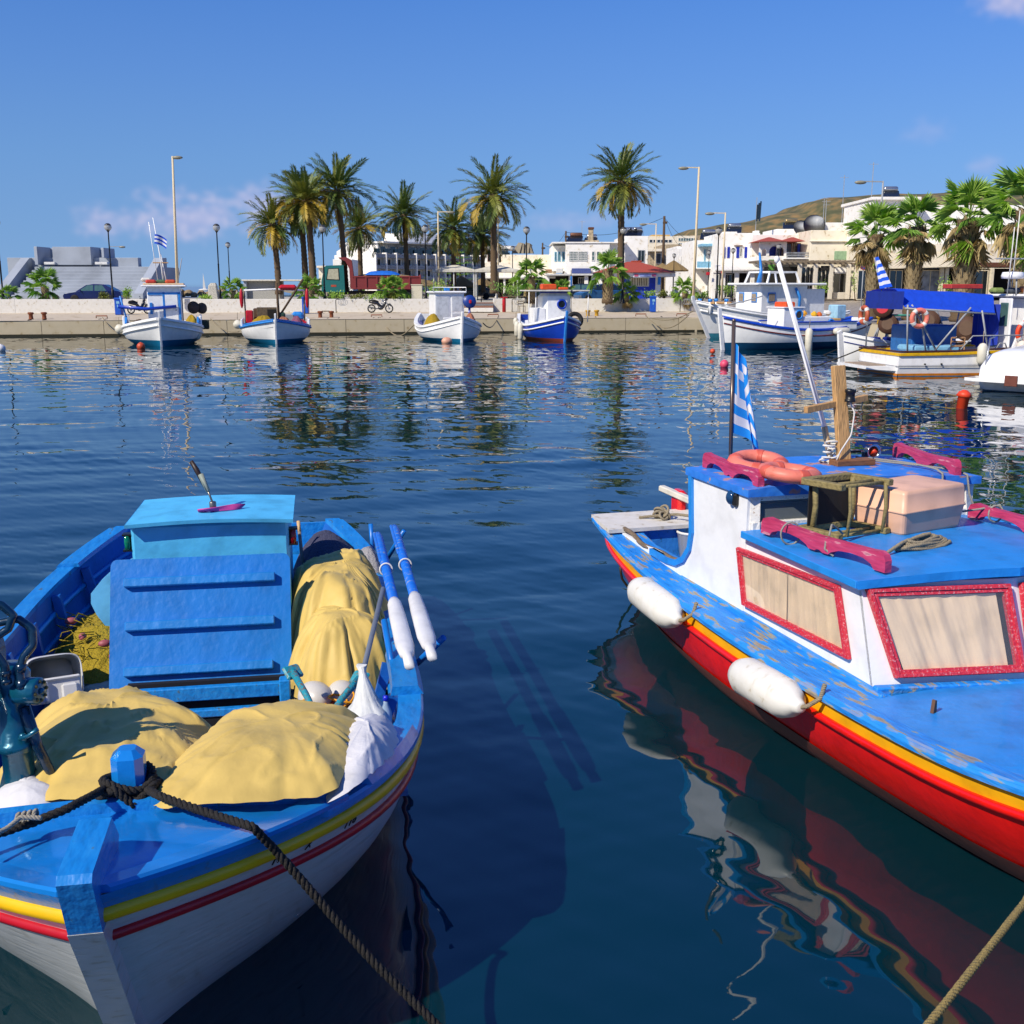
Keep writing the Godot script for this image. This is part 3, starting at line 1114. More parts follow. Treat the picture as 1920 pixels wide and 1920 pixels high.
	for i in 15:
		var y = i / 14.0
		var r = lerpf(0.13, 0.11, y) if y < 0.45 else lerpf(0.11, 0.02, pow((y - 0.45) / 0.45, 0.7)) if y < 0.9 else lerpf(0.02, 0.035, (y - 0.9) / 0.1)
		var ringp = []
		for j in 40:
			var a = TAU * j / 40
			var f = 1.0 + 0.3 * fn.get_noise_2d(cos(a) * 2.6, sin(a) * 2.6 + y) * (0.4 + y)
			ringp.append(Vector3(1.04 - 0.03 * y, 0.56 + 0.36 * y, 4.2 - 0.25 * y) + Vector3(cos(a) * r * f * 0.85, 0, sin(a) * r * f))
		rg.append(ringp)
	m.loft(rg)
	lying("plastic_bag", "white plastic bag tied at the top, standing by the gunwale", "bag", m, paint("bag_white", "d5d8d8", 0.35, {"bump": 0.3, "relief": "wrinkle", "scale": 2.5}), at, turn)
	var bo = thing("water_bottle", "clear plastic bottle with a blue cap wedged beside the white bag", "bottle", at, turn)
	m = mb(true)
	m.lathe([Vector2(0.0, 0.0), Vector2(0.033, 0.005), Vector2(0.034, 0.16), Vector2(0.03, 0.19), Vector2(0.014, 0.23), Vector2(0.013, 0.25)], 14, Vector3(1.13, 0.52, 4.12))
	obj("bottle_body", m, paint("bottle_clear", "93aac4", 0.15), bo)
	m = mb(true)
	m.lathe([Vector2(0.0, 0.275), Vector2(0.016, 0.275), Vector2(0.017, 0.25), Vector2(0.0, 0.249)], 12, Vector3(1.13, 0.52, 4.12))
	obj("cap", m, paint("cap_blue", "1525c8", 0.35), bo)
	# pink cord round the throttle socket
	m = mb(true)
	rng.seed = 4
	for k in 7:
		var y = 1.437 + 0.004 * k
		m.tube([Vector3(-0.04, y, 2.0 + 0.008 * k), Vector3(0.03, y + 0.01, 2.03 + 0.006 * k), Vector3(0.1, y + 0.008, 2.02), Vector3(0.19, y + 0.004, 1.985 - 0.01 * k), Vector3(0.24 + 0.006 * k, y, 1.95 - 0.008 * k)], 0.006, 5)
	lying("cord", "bundle of magenta pink cord round the lever on the cyan lid", "cord", m, paint("cord_pink", "c8489a", 0.7), at, turn)
	mooring_ropes()


func jerrycan() -> void:
	var j = thing("canister", "white plastic canister with its side cut open, used as a bailer", "canister", LEFT_AT, LEFT_TURN)
	var white = paint("canister_white", "e2e3e4", 0.32, {"bump": 0.1, "tex": "clean", "back": "b0b0a8"})
	# lying on its back: an open shell, rounded, mouth towards us
	var c = Vector3(-0.93, 0.52, 2.72)
	var t = Basis(Vector3.UP, 0.3) * Basis(Vector3.RIGHT, -0.3)
	var m = mb(true)
	var rings = []
	for q in [[-0.24, 0.6], [-0.23, 0.85], [-0.19, 1.0], [0.12, 1.0], [0.17, 0.985]]:
		var r = []
		for k in 32:
			var a = TAU * k / 32
			var x = signf(cos(a)) * pow(absf(cos(a)), 0.45) * 0.17
			var y = signf(sin(a)) * pow(absf(sin(a)), 0.45) * 0.15
			r.append(c + t * Vector3(x * q[1], y * q[1], q[0]))
		rings.append(r)
	m.loft(rings, true, false)
	var back: Array = rings[0].duplicate()
	m.fan(back)
	var inner = []
	for q in [[0.168, 0.95], [0.12, 0.95], [-0.19, 0.95], [-0.22, 0.8]]:
		var r = []
		for k in 32:
			var a = TAU * k / 32
			r.append(c + t * Vector3(signf(cos(a)) * pow(absf(cos(a)), 0.45) * 0.17 * q[1], signf(sin(a)) * pow(absf(sin(a)), 0.45) * 0.15 * q[1], q[0]))
		inner.append(r)
	m.loft(inner, true, false)
	m.loft([rings[4], inner[0]], true, false)
	m.fan(inner[3])
	obj("shell", m, white, j)
	m = mb()
	m.box(c + t * Vector3(0, -0.075, 0.175), Vector3(0.3, 0.15, 0.02), 0.01, t)
	m.box(c + t * Vector3(0.0, -0.002, 0.18), Vector3(0.3, 0.02, 0.05), 0.01, t)
	m.box(c + t * Vector3(-0.06, -0.075, 0.2), Vector3(0.03, 0.14, 0.04), 0.012, t)
	m.box(c + t * Vector3(0.08, -0.09, 0.192), Vector3(0.1, 0.1, 0.03), 0.012, t)
	obj("front_face", m, white, j)


func mooring_ropes() -> void:
	var tar = paint("tarred_rope", "211d1a", 0.85, {"tex": "fibre", "scale": 9.0, "bump": 0.4})
	# from beyond the frame over the foredeck to the post, round it, and down over the bow to the quay behind us
	var m = mb(true)
	rope(m, [Vector3(-0.53, 1.08, 6.06), Vector3(-0.36, 1.07, 5.93), Vector3(-0.26, 1.08, 5.89), Vector3(-0.14, 1.1, 5.83), Vector3(-0.06, 1.06, 5.6)], 0.017, 0.075)
	for k in 4:
		var ring = []
		for i in 15:
			var a = TAU * i / 14.0
			ring.append(Vector3(0.02 + cos(a) * (0.095 + 0.012 * sin(k * 2.0 + a)), 1.0 + 0.02 * k + 0.018 * sin(a * 2.0 + k), 5.52 + sin(a) * (0.095 + 0.01 * (k % 2))))
		rope(m, ring, 0.017, 0.075)
	rope(m, [Vector3(-0.09, 1.02, 5.6), Vector3(-0.02, 1.07, 5.64), Vector3(0.05, 1.0, 5.645), Vector3(0.12, 1.05, 5.6), Vector3(0.13, 1.03, 5.5)], 0.017, 0.075)
	rope(m, [Vector3(0.1, 1.04, 5.6), Vector3(0.17, 1.09, 5.77), Vector3(0.38, 1.07, 5.92), Vector3(0.53, 1.07, 6.04), Vector3(0.61, 0.94, 6), Vector3(0.76, 0.74, 6.03), Vector3(0.95, 0.51, 6.1), Vector3(1.18, 0.28, 6.2), Vector3(1.43, 0.08, 6.4)], 0.017, 0.075)
	lying("mooring_rope", "thick black tarred mooring rope knotted round the blue post", "rope", m, tar, LEFT_AT, LEFT_TURN)
	m = mb(true)
	rope(m, [Vector3(-0.42, 1.1, 6.08), Vector3(-0.33, 1.1, 5.96), Vector3(-0.29, 1.12, 5.92), Vector3(-0.22, 1.11, 5.92)], 0.009, 0.04)
	for k in 4:
		var p = Vector3(-0.29, 1.09, 5.88)
		var ring = []
		for i in 11:
			var a = TAU * i / 10.0
			ring.append(p + Vector3(0.018 * k - 0.02, 0.022 * cos(a), 0.024 * sin(a) - 0.006 * k))
		rope(m, ring, 0.008, 0.04)
	lying("thin_rope", "thin grey white rope knotted onto the black mooring rope", "rope", m, paint("rope_white", "b9b2a2", 0.85, {"tex": "fibre", "scale": 9.0}), LEFT_AT, LEFT_TURN)
	m = mb(true)
	rope(m, [Vector3(3.05, 1.06, -4.05), Vector3(2.02, 0.96, -3.65), Vector3(1.67, 1.04, -3.2), Vector3(1.13, 1.04, -2.6), Vector3(0.75, 1.02, -2.2)], 0.012, 0.05)
	var o = obj("mooring_rope", m, paint("rope_straw", "a8935a", 0.85, {"tex": "fibre", "scale": 9.0, "bump": 0.4}))
	tag(o, "straw coloured mooring rope running down from the red boat", "rope")


# ---------------------------------------------------------------- the red, white and blue cabin boat on the right
const RIGHT_AT := Vector3(1.747, 0, -10.623)
const RIGHT_TURN := 0.2912


# a window in a wall: four outer corners, frame width, outward normal
func framed(called: String, p: Array, w: float, n: Vector3, frame: Material, pane: Material, parent: Node, proud := 0.02, at := 0.015) -> MeshInstance3D:
	var q = []
	for i in 4:
		var a: Vector3 = (p[(i + 1) % 4] - p[i]).normalized()
		var b: Vector3 = (p[(i + 3) % 4] - p[i]).normalized()
		var s = maxf(0.3, absf(a.cross(b).length()))
		q.append(p[i] + (a + b) * w / s)
	var m = mb()
	for i in 4:
		var j = (i + 1) % 4
		m.loft([[p[i] + n * 0.003, p[j] + n * 0.003, q[j] + n * 0.003, q[i] + n * 0.003], [p[i] + n * proud, p[j] + n * proud, q[j] + n * proud, q[i] + n * proud]])
		var a: Vector3 = p[i].lerp(q[i], 0.1)
		var b: Vector3 = p[j].lerp(q[j], 0.1)
		var c: Vector3 = p[j].lerp(q[j], 0.5)
		var d: Vector3 = p[i].lerp(q[i], 0.5)
		m.loft([[a + n * proud, b + n * proud, c + n * proud, d + n * proud], [a + n * (proud + 0.01), b + n * (proud + 0.01), c + n * (proud + 0.01), d + n * (proud + 0.01)]])
	var f = obj(called, m, frame, parent)
	m = mb()
	m.loft([[q[0] + n * (at + 0.003), q[1] + n * (at + 0.003), q[2] + n * (at + 0.003), q[3] + n * (at + 0.003)], [q[0] + n * at, q[1] + n * at, q[2] + n * at, q[3] + n * at]])
	obj("pane", m, pane, f)
	return f


# a curtain hanging in a four cornered opening: corners top left, top right, bottom right, bottom left
func curtain(p: Array, n: Vector3, folds: float, depth: float, mat: Material, parent: Node, sd := 1) -> void:
	var fn = FastNoiseLite.new()
	fn.seed = sd
	fn.frequency = 1.0
	var m = mb(true)
	m.grid(70, 8, func(u, v):
		var a: Vector3 = p[0].lerp(p[1], u).lerp(p[3].lerp(p[2], u), v)
		return a + n * (0.004 + depth * 1.3) + n * depth * (fn.get_noise_2d(u * folds, v * 0.5) + 0.4 * sin(u * folds * 3.0 + 2.0 * fn.get_noise_2d(u * 3.0, 5.0))) )
	obj("curtain", m, mat, parent)


func grab_rail(called: String, a: Vector3, b: Vector3, parent: Node, mat: Material) -> Node:
	var l = a.distance_to(b)
	var o = []
	for q in [[0, 0], [0, 0.07], [0.015, 0.105], [0.05, 0.12], [0.12, 0.112], [0.5, 0.1], [0.88, 0.112], [0.95, 0.12], [0.985, 0.105], [1, 0.07], [1, 0], [0.92, 0], [0.9, 0.028], [0.84, 0.052], [0.75, 0.056], [0.66, 0.045], [0.6, 0.02], [0.58, 0.0], [0.53, 0.0], [0.51, 0.012], [0.49, 0.012], [0.47, 0], [0.42, 0], [0.4, 0.02], [0.34, 0.045], [0.25, 0.056], [0.16, 0.052], [0.1, 0.028], [0.08, 0]]:
		o.append(Vector2(q[0] * l, q[1]))
	var x = (b - a).normalized()
	var z = x.cross(Vector3.UP).normalized()
	var m = mb()
	m.prism(o, 0.05, a - z * 0.025, Basis(x, z.cross(x), z))
	return obj(called, m, mat, parent)


func build_right_boat() -> void:
	var b = thing("cabin_boat", "red white and blue wooden cabin boat with curtained windows in red frames", "boat", RIGHT_AT, RIGHT_TURN)
	var blue = paint("right_boat_blue", "2088dc", 0.5, {"bump": 0.3, "coat": 0.1})
	var worn = paint("right_boat_worn_blue", "1a80d8", 0.55, {"chip": "9c917f", "amt": 0.35, "freq": 0.02, "bump": 0.5, "scale": Vector3(2.2, 2.2, 0.5), "seed": 4})
	var white = paint("right_boat_white", "e8e9ea", 0.4, {"bump": 0.15, "tex": "clean"})
	var red = paint("right_boat_red", "e0160c", 0.25, {"bump": 0.3, "coat": 0.4})
	var yellow = paint("right_boat_yellow", "e8a90a", 0.4, {"bump": 0.2})
	var frame = paint("frame_red", "c2283a", 0.55, {"chip": "d6b0ae", "amt": 0.24, "freq": 0.06, "bump": 0.4, "scale": 3.0, "seed": 8})
	var h = Hull.new()
	h.length = 7.7
	h.beam = 1.21
	h.stern = 0.8
	h.t0 = 0.42
	h.t1 = 0.66
	h.pow_bow = 2.6
	h.h_stern = 0.8
	h.h_mid = 0.64
	h.h_bow = 1.05
	h.low = 0.5
	h.draft = 0.4
	h.full = 3.5
	h.vee = 1.0
	h.vee_from = 0.4
	h.vee_pow = 1.0
	h.vee_stern = 0.9
	h.rake = 0.9
	var m = mb(true)
	h.skin(m, 0.21, "-0.165", 60, 8)
	obj("hull", m, red, b)
	pair("boot_top", b, paint("boot_top_brown", "7c4a44", 0.35, {"tex": "dirt", "bump": 0.3, "scale": 0.8}), h, func(m): h.skin(m, -0.38, 0.22, 60, 6, 0.008))
	pair("sheer_strake", b, yellow, h, func(m): h.skin(m, "-0.17", "-0.03", 60, 3, 0.006))
	pair("rub_rail", b, red, h, func(m): h.rail(m, "-0.155", 0.026, 0.014, 60, 0.0, 0.995))
	pair("side_deck", b, worn, h, func(m): h.cap(m, 0.03, 0.31, 0.045, -0.03, 60, 0.0, 0.995), false)
	pair("gunwale", b, worn, h, func(m): h.cap(m, 0.045, -0.02, 0.04, -0.035, 60, 0.0, 0.995), false)
	# stern: transom, white aft board, blue well with its wooden lip
	m = mb()
	var o = []
	for k in 9:
		o.append(h.at(0.0, lerpf(0.78, -0.38, k / 8.0), 1.0))
	for k in 9:
		o.append(h.at(0.0, lerpf(-0.38, 0.78, k / 8.0), -1.0))
	m.slab(o, Vector3(0, 0, -0.04))
	obj("transom", m, red, b)
	m = mb()
	var rows = []
	for t in [0.0, 0.03, 0.06, 0.09]:
		rows.append([Vector3(-h.half(t) - 0.03, 0.82, t * 7.7 - 0.05), Vector3(h.half(t) + 0.03, 0.82, t * 7.7 - 0.05), Vector3(h.half(t) + 0.03, 0.785, t * 7.7 - 0.05), Vector3(-h.half(t) - 0.03, 0.785, t * 7.7 - 0.05)])
	m.loft(rows)
	obj("stern_board", m, paint("stern_white", "d5d1c8", 0.6, {"tex": "dirt", "bump": 0.3, "scale": 0.6}), b)
	m = mb()
	m.box(Vector3(0, 0.44, 1.55), Vector3(1.5, 0.03, 2.0))
	m.box(Vector3(0, 0.62, 0.58), Vector3(1.55, 0.36, 0.03))
	for s in [-1.0, 1.0]:
		m.box(Vector3(s * 0.78, 0.58, 1.55), Vector3(0.03, 0.3, 2.0))
	obj("stern_well", m, paint("well_blue", "2b7fd0", 0.6, {"tex": "dirt", "bump": 0.3}), b)
	m = mb(true)
	var c = []
	for k in 14:
		c.append(Vector3(-0.93 + 0.02 * sin(k), 0.815 - 0.045 * sin(k * PI / 13.0), 0.62 + k * 0.1))
	m.tube(c, 0.022, 7)
	obj("well_lip", m, paint("driftwood", "7d6b55", 0.8, {"tex": "wood", "bump": 0.6, "scale": Vector3(5, 5, 1)}), b)
	# rudder and tiller
	m = mb()
	m.box(Vector3(-0.05, 0.7, -0.08), Vector3(0.1, 0.62, 0.2), 0.03)
	obj("rudder_head", m, red, b)
	m = mb()
	m.bar(Vector3(-0.13, 0.985, -0.34), Vector3(-0.02, 0.93, 0.62), 0.07, 0.06, 0.01)
	obj("tiller", m, paint("tiller_white", "d9d4c6", 0.5), b)
	# aft cabin side panels: high white sheets that sweep down to the gunwale
	var sweep = [Vector2(2.0, 1.6), Vector2(2.03, 1.3), Vector2(2.05, 1.1), Vector2(2.02, 0.97), Vector2(1.93, 0.87), Vector2(1.8, 0.81), Vector2(1.6, 0.79), Vector2(1.3, 0.79), Vector2(0.9, 0.78), Vector2(0.6, 0.78)]
	var outline = sweep.duplicate()
	outline.append_array([Vector2(0.6, 0.68), Vector2(2.92, 0.62), Vector2(2.92, 1.6)])
	for s in [-1.0, 1.0]:
		m = mb()
		m.prism(outline, 0.03, Vector3(s * 0.94 - 0.015, 0, 0), Basis(Vector3(0, 0, 1), Vector3.UP, Vector3(1, 0, 0)))
		var sp = obj("side_panel", m, white, b)
		m = mb()
		var ring = []
		for k in 8:
			var p: Vector2 = sweep[k]
			var d: Vector2 = (sweep[mini(k + 1, 9)] - sweep[maxi(k - 1, 0)]).normalized()
			var nn = Vector2(d.y, -d.x)
			var e = p - nn * 0.05 if k > 0 else p + Vector2(0.055, 0)
			ring.append([Vector3(s * 0.955 - 0.024, p.y, p.x), Vector3(s * 0.955 + 0.024, p.y, p.x), Vector3(s * 0.955 + 0.024, e.y, e.x), Vector3(s * 0.955 - 0.024, e.y, e.x)])
		m.loft(ring)
		obj("trim", m, blue, sp)
	m = mb()
	m.box(Vector3(0, 1.1, 2.15), Vector3(1.84, 0.95, 0.03))
	obj("aft_bulkhead", m, white, b)
	# aft roof, slightly crowned
	var roof_worn = paint("roof_worn_blue", "2a78d8", 0.55, {"chip": "b78c8c", "amt": 0.27, "freq": 0.02, "bump": 0.3, "scale": 0.8, "seed": 15})
	m = mb(true)
	m.grid(16, 4, func(u, v): return Vector3(lerpf(-0.98, 0.98, u), 1.6 + 0.045 * sin(u * PI), lerpf(1.96, 2.97, v)))
	m.flat()
	var loop = []
	for k in 17:
		loop.append(Vector3(lerpf(-0.98, 0.98, k / 16.0), 1.6 + 0.045 * sin(k * PI / 16.0), 2.97))
	for k in 17:
		loop.append(Vector3(lerpf(0.98, -0.98, k / 16.0), 1.6 + 0.045 * sin(k * PI / 16.0), 1.96))
	var lower = []
	for p in loop:
		lower.append(p - Vector3(0, 0.055, 0))
	m.loft([loop, lower], true, false)
	m.fan(lower)
	obj("aft_roof", m, roof_worn, b)
	# the glazed front of the aft cabin over the lower roof
	var clear = glass("window_glass", "9aa6ae", 0.32)
	m = mb()
	m.box(Vector3(0, 1.53, 2.91), Vector3(1.86, 0.05, 0.04), 0.005)
	m.box(Vector3(0, 1.33, 2.935), Vector3(1.86, 0.06, 0.05), 0.005)
	for x in [-0.9, -0.31, 0.31, 0.9]:
		m.bar(Vector3(x, 1.29, 2.94), Vector3(x * 0.985, 1.56, 2.905), 0.065, 0.045)
	var af = obj("window_frame", m, paint("frame_white", "dad8d2", 0.55, {"chip": "9a7a5c", "amt": 0.2, "freq": 0.06, "bump": 0.3, "scale": 2.0}), b)
	for x in [-0.605, 0.0, 0.605]:
		m = mb()
		m.quad(Vector3(x - 0.27, 1.36, 2.93), Vector3(x + 0.27, 1.36, 2.93), Vector3(x + 0.27, 1.51, 2.913), Vector3(x - 0.27, 1.51, 2.913))
		obj("pane", m, clear, af)
	m = mb()
	m.box(Vector3(0, 1.1, 2.3), Vector3(1.8, 0.5, 0.02))
	obj("inner_wall", m, paint("inside_grey", "6d6f70", 0.8), b)
	# lower cabin
	m = mb()
	for s in [-1.0, 1.0]:
		m.prism([Vector2(2.92, 0.6), Vector2(4.5, 0.62), Vector2(4.29, 1.27), Vector2(2.92, 1.27)], 0.03, Vector3(s * 0.93 - 0.015, 0, 0), Basis(Vector3(0, 0, 1), Vector3.UP, Vector3(1, 0, 0)))
		obj("cabin_side", m, white, b)
		m = mb()
	for s in [-1.0, 1.0]:
		m.prism([Vector2(-0.945 if s < 0 else 0.0, 0.62), Vector2(0.0 if s < 0 else 0.945, 0.62), Vector2(0.0 if s < 0 else 0.945, 1.27), Vector2(-0.945 if s < 0 else 0.0, 1.27)], 0.03, Vector3(0, 0.0, 4.846), Basis(Vector3(1, 0, -0.17 * s), Vector3(0, 1, -0.33), Vector3(0, 0, 1)))
	obj("cabin_front", m, white, b)
	# blue lower roof with a thick edge board
	m = mb(true)
	m.grid(16, 4, func(u, v): return Vector3(lerpf(-0.99, 0.99, u), 1.3 + 0.05 * sin(u * PI), lerpf(2.95, 4.5 - 0.34 * absf(u - 0.5), v)))
	m.flat()
	loop = []
	for k in 17:
		loop.append(Vector3(lerpf(-0.99, 0.99, k / 16.0), 1.3 + 0.05 * sin(k * PI / 16.0), 4.5 - 0.34 * absf(k / 16.0 - 0.5)))
	for k in 17:
		loop.append(Vector3(lerpf(0.99, -0.99, k / 16.0), 1.3 + 0.05 * sin(k * PI / 16.0), 2.95))
	lower = []
	for p in loop:
		lower.append(p - Vector3(0, 0.05, 0))
	m.loft([loop, lower], true, false)
	m.fan(lower)
	obj("cabin_roof", m, blue, b)
	m = mb()
	for s in [-1.0, 1.0]:
		m.box(Vector3(s * 1.0, 1.277, 3.64), Vector3(0.022, 0.05, 1.4), 0.004)
		obj("roof_edge", m, blue, b)
		m = mb()
	for k in 16:
		var p = Vector3(lerpf(-1.0, 1.0, k / 16.0), 1.277 + 0.05 * sin(k * PI / 16.0), 4.512 - 0.34 * absf(k / 16.0 - 0.5))
		var q = Vector3(lerpf(-1.0, 1.0, (k + 1) / 16.0), 1.277 + 0.05 * sin((k + 1) * PI / 16.0), 4.512 - 0.34 * absf((k + 1) / 16.0 - 0.5))
		m.bar(p, q, 0.022, 0.052)
	obj("roof_edge", m, blue, b)
	# side window
	var dull = glass("curtain_glass", "c0b8a8", 0.05)
	var cloth = paint("curtain_cloth", "f0d6b2", 0.9, {"bump": 0.2, "relief": "wrinkle", "back": "50483c"})
	for s in [-1.0, 1.0]:
		var x: float = s * 0.947
		var n = Vector3(s, 0, 0)
		framed("side_window", [Vector3(x, 1.155, 2.83), Vector3(x, 1.205, 4.1), Vector3(x, 0.785, 4.26), Vector3(x, 0.755, 2.95)], 0.042, n, frame, dull, b, 0.03, 0.021)
		curtain([Vector3(x + s * 0.004, 1.13, 2.89), Vector3(x + s * 0.004, 1.17, 3.5), Vector3(x + s * 0.004, 0.79, 3.52), Vector3(x + s * 0.004, 0.78, 2.97)], n, 12.0, 0.004, cloth, b, 5)
		curtain([Vector3(x + s * 0.004, 1.17, 3.51), Vector3(x + s * 0.004, 1.18, 4.08), Vector3(x + s * 0.004, 0.81, 4.21), Vector3(x + s * 0.004, 0.79, 3.54)], n, 12.0, 0.004, cloth, b, 6)
	# front windows
	var fb = func(x: float, y: float) -> Vector3: return Vector3(x, y, 4.676 - 0.33 * (y - 0.62) - 0.17 * absf(x))
	for s in [-1.0, 1.0]:
		var fn = Vector3(0.16 * s, 0.31, 0.935)
		var l = [fb.call(s * 0.93, 1.24), fb.call(s * 0.04, 1.24), fb.call(s * 0.02, 0.735), fb.call(s * 0.82, 0.735)]
		framed("front_window", l, 0.048, fn, frame, dull, b, 0.042, 0.034)
		var i = [fb.call(s * 0.87, 1.19) - fn * 0.0, fb.call(s * 0.13, 1.19), fb.call(s * 0.11, 0.78), fb.call(s * 0.76, 0.78)]
		curtain(i, fn, 6.0, 0.011, cloth, b, 11)
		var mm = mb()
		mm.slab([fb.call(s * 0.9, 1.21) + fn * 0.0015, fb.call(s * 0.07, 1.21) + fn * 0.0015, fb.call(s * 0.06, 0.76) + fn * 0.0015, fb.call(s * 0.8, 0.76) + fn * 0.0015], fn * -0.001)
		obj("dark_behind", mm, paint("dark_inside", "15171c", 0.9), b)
	# coaming strip round the cabin and the blue foredeck
	m = mb()
	for s in [-1.0, 1.0]:
		m.bar(Vector3(s * 0.965, 0.675, 1.9), Vector3(s * 0.965, 0.66, 4.62), 0.05, 0.06, 0.008)
		obj("coaming", m, worn, b)
		m = mb()
	m.bar(Vector3(-0.97, 0.675, 4.53), Vector3(0, 0.675, 4.7), 0.06, 0.07, 0.008)
	m.bar(Vector3(0, 0.676, 4.7), Vector3(0.97, 0.675, 4.53), 0.06, 0.07, 0.008)
	obj("coaming", m, worn, b)
	m = mb(true)
	h.deck(m, "0.012", 0.6, 0.995, 0.02, 0.03, 30, 12)
	obj("foredeck", m, blue, b)
	m = mb()
	m.prism([Vector2(6.75, 0.9), Vector2(7.6, 1.3), Vector2(7.75, 1.28), Vector2(7.3, 0.4), Vector2(6.7, -0.38), Vector2(6.4, -0.38)], 0.09, Vector3(-0.045, 0, 0), Basis(Vector3(0, 0, 1), Vector3.UP, Vector3(1, 0, 0)))
	obj("stem", m, blue, b)
	# rails, lamps and rigging
	var pink = paint("rail_crimson", "b5345c", 0.5, {"chip": "d8949c", "amt": 0.2, "freq": 0.025, "bump": 0.3, "scale": Vector3(1.5, 3.0, 0.6)})
	grab_rail("grab_rail", Vector3(-0.93, 1.325, 3.12), Vector3(-0.78, 1.33, 4.32), b, pink)
	grab_rail("grab_rail", Vector3(0.78, 1.325, 3.12), Vector3(0.9, 1.33, 4.32), b, pink)
	grab_rail("grab_rail", Vector3(-0.84, 1.61, 2.02), Vector3(-0.86, 1.61, 2.93), b, pink)
	grab_rail("grab_rail", Vector3(0.93, 1.61, 1.98), Vector3(0.78, 1.61, 2.95), b, pink)
	m = mb(true)
	m.ball(Vector3(-0.975, 1.5, 2.72), Vector3(0.04, 0.055, 0.05), 14, 10)
	var lamp = obj("side_lamp", m, paint("lamp_blue", "1c3f66", 0.12), b)
	m = mb()
	m.box(Vector3(-0.965, 1.49, 2.77), Vector3(0.05, 0.1, 0.05), 0.015)
	obj("bracket", m, M.lamp_black, lamp)
	# wooden cross mast with an anchor lamp
	var pine = paint("pine_wood", "cfa268", 0.6, {"tex": "wood", "bump": 0.4, "scale": Vector3(7, 0.8, 7)})
	m = mb()
	m.bar(Vector3(0.15, 1.64, 2.42), Vector3(0.12, 2.4, 2.3), 0.1, 0.055, 0.004, Vector3(0, 0, 1))
	var mast = obj("mast", m, pine, b)
	m = mb()
	m.bar(Vector3(-0.22, 2.08, 2.42), Vector3(0.42, 2.14, 2.26), 0.04, 0.05, 0.004)
	obj("cross_arm", m, pine, mast)
	m = mb()
	m.box(Vector3(0.2, 1.665, 2.45), Vector3(0.34, 0.045, 0.12), 0.004)
	obj("mast_step", m, paint("step_wood", "8a5b34", 0.65, {"tex": "wood", "scale": Vector3(1, 6, 6)}), mast)
	m = mb(true)
	m.lathe([Vector2(0.0, 0), Vector2(0.042, 0.002), Vector2(0.042, 0.02), Vector2(0.036, 0.022), Vector2(0.036, 0.07), Vector2(0.042, 0.072), Vector2(0.042, 0.095), Vector2(0.0, 0.1)], 16, Vector3(0.165, 2.13, 2.42))
	obj("anchor_lamp", m, M.lamp_black, mast)
	m = mb(true)
	rope(m, [Vector3(0.17, 2.14, 2.4), Vector3(0.2, 2.05, 2.44), Vector3(0.17, 1.88, 2.46), Vector3(0.08, 1.75, 2.46), Vector3(0.06, 1.68, 2.45)], 0.006)
	obj("cable", m, M.cord_white, mast)
	# white pole stepped beside the mast and leaning aft
	m = mb(true)
	m.tube([Vector3(0.1, 1.68, 2.3), Vector3(0.03, 1.93, 2.3)], [0.026, 0.024], 10)
	var pole = obj("pole", m, paint("pole_cream", "d8b98a", 0.5), b)
	m = mb(true)
	m.tube([Vector3(0.03, 1.93, 2.3), Vector3(-0.33, 3.19, 2.1)], [0.021, 0.018], 10)
	m.ball(Vector3(-0.34, 3.2, 2.1), Vector3(0.022, 0.03, 0.022), 8, 6)
	obj("upper_pole", m, paint("pole_bright_white", "f2f2f0", 0.7), pole)
	m = mb(true)
	rng.seed = 12
	for k in 9:
		m.torus(Vector3(0.06 + rng.randf_range(-0.03, 0.03), 1.65 + 0.02 * k, 2.36 + rng.randf_range(-0.03, 0.03)), 0.035 + 0.012 * sin(k), 0.008, Basis(Vector3(rng.randf(), 0.1, rng.randf()).normalized(), rng.randf_range(-0.7, 0.7)), 16, 5)
	obj("lashing", m, M.cord_white, pole)
	# flag pole at the aft edge of the roof
	m = mb(true)
	m.tube([Vector3(-0.6, 1.65, 1.98), Vector3(-0.62, 2.73, 1.98)], 0.016, 10)
	m.ball(Vector3(-0.62, 2.74, 1.98), Vector3(0.017, 0.017, 0.017), 8, 6)
	obj("flag_pole", m, paint("flag_pole_steel", "7a6a62", 0.3, {"metal": 0.6}), b)
	# horn
	m = mb(true)
	var ht = Basis(Vector3(1, 0, 0), Vector3(-0.28, 0.05, 0.95).normalized(), Vector3(0, 1, 0))
	var hp = Vector3(0.54, 1.7, 2.24)
	m.lathe([Vector2(0.02, -0.2), Vector2(0.024, -0.08), Vector2(0.035, -0.03), Vector2(0.062, 0.0), Vector2(0.066, 0.006), Vector2(0.058, 0.008), Vector2(0.04, -0.012), Vector2(0.036, -0.02)], 22, hp, ht)
	var horn = obj("horn", m, paint("chrome", "c8c8c8", 0.15, {"metal": 0.9}), b)
	m = mb(true)
	m.lathe([Vector2(0.036, -0.008), Vector2(0.02, -0.03), Vector2(0.0, -0.035)], 16, hp, ht)
	obj("throat", m, paint("horn_red", "d23a12", 0.5), horn)
	m = mb()
	m.box(hp + Vector3(0, -0.05, -0.12), Vector3(0.03, 0.06, 0.05))
	m.box(hp + Vector3(-0.14, -0.01, -0.2), Vector3(0.05, 0.07, 0.05), 0.01)
	m.box(hp + Vector3(-0.07, -0.02, -0.17), Vector3(0.12, 0.02, 0.02))
	obj("bracket", m, M.lamp_black, horn)
	# little fairleads on the foredeck
	m = mb()
	m.prism([Vector2(0, 0), Vector2(0.035, 0), Vector2(0.03, 0.07), Vector2(0.012, 0.075)], 0.02, Vector3(-0.9, 0.7, 4.94), Basis(Vector3.UP, 0.4))
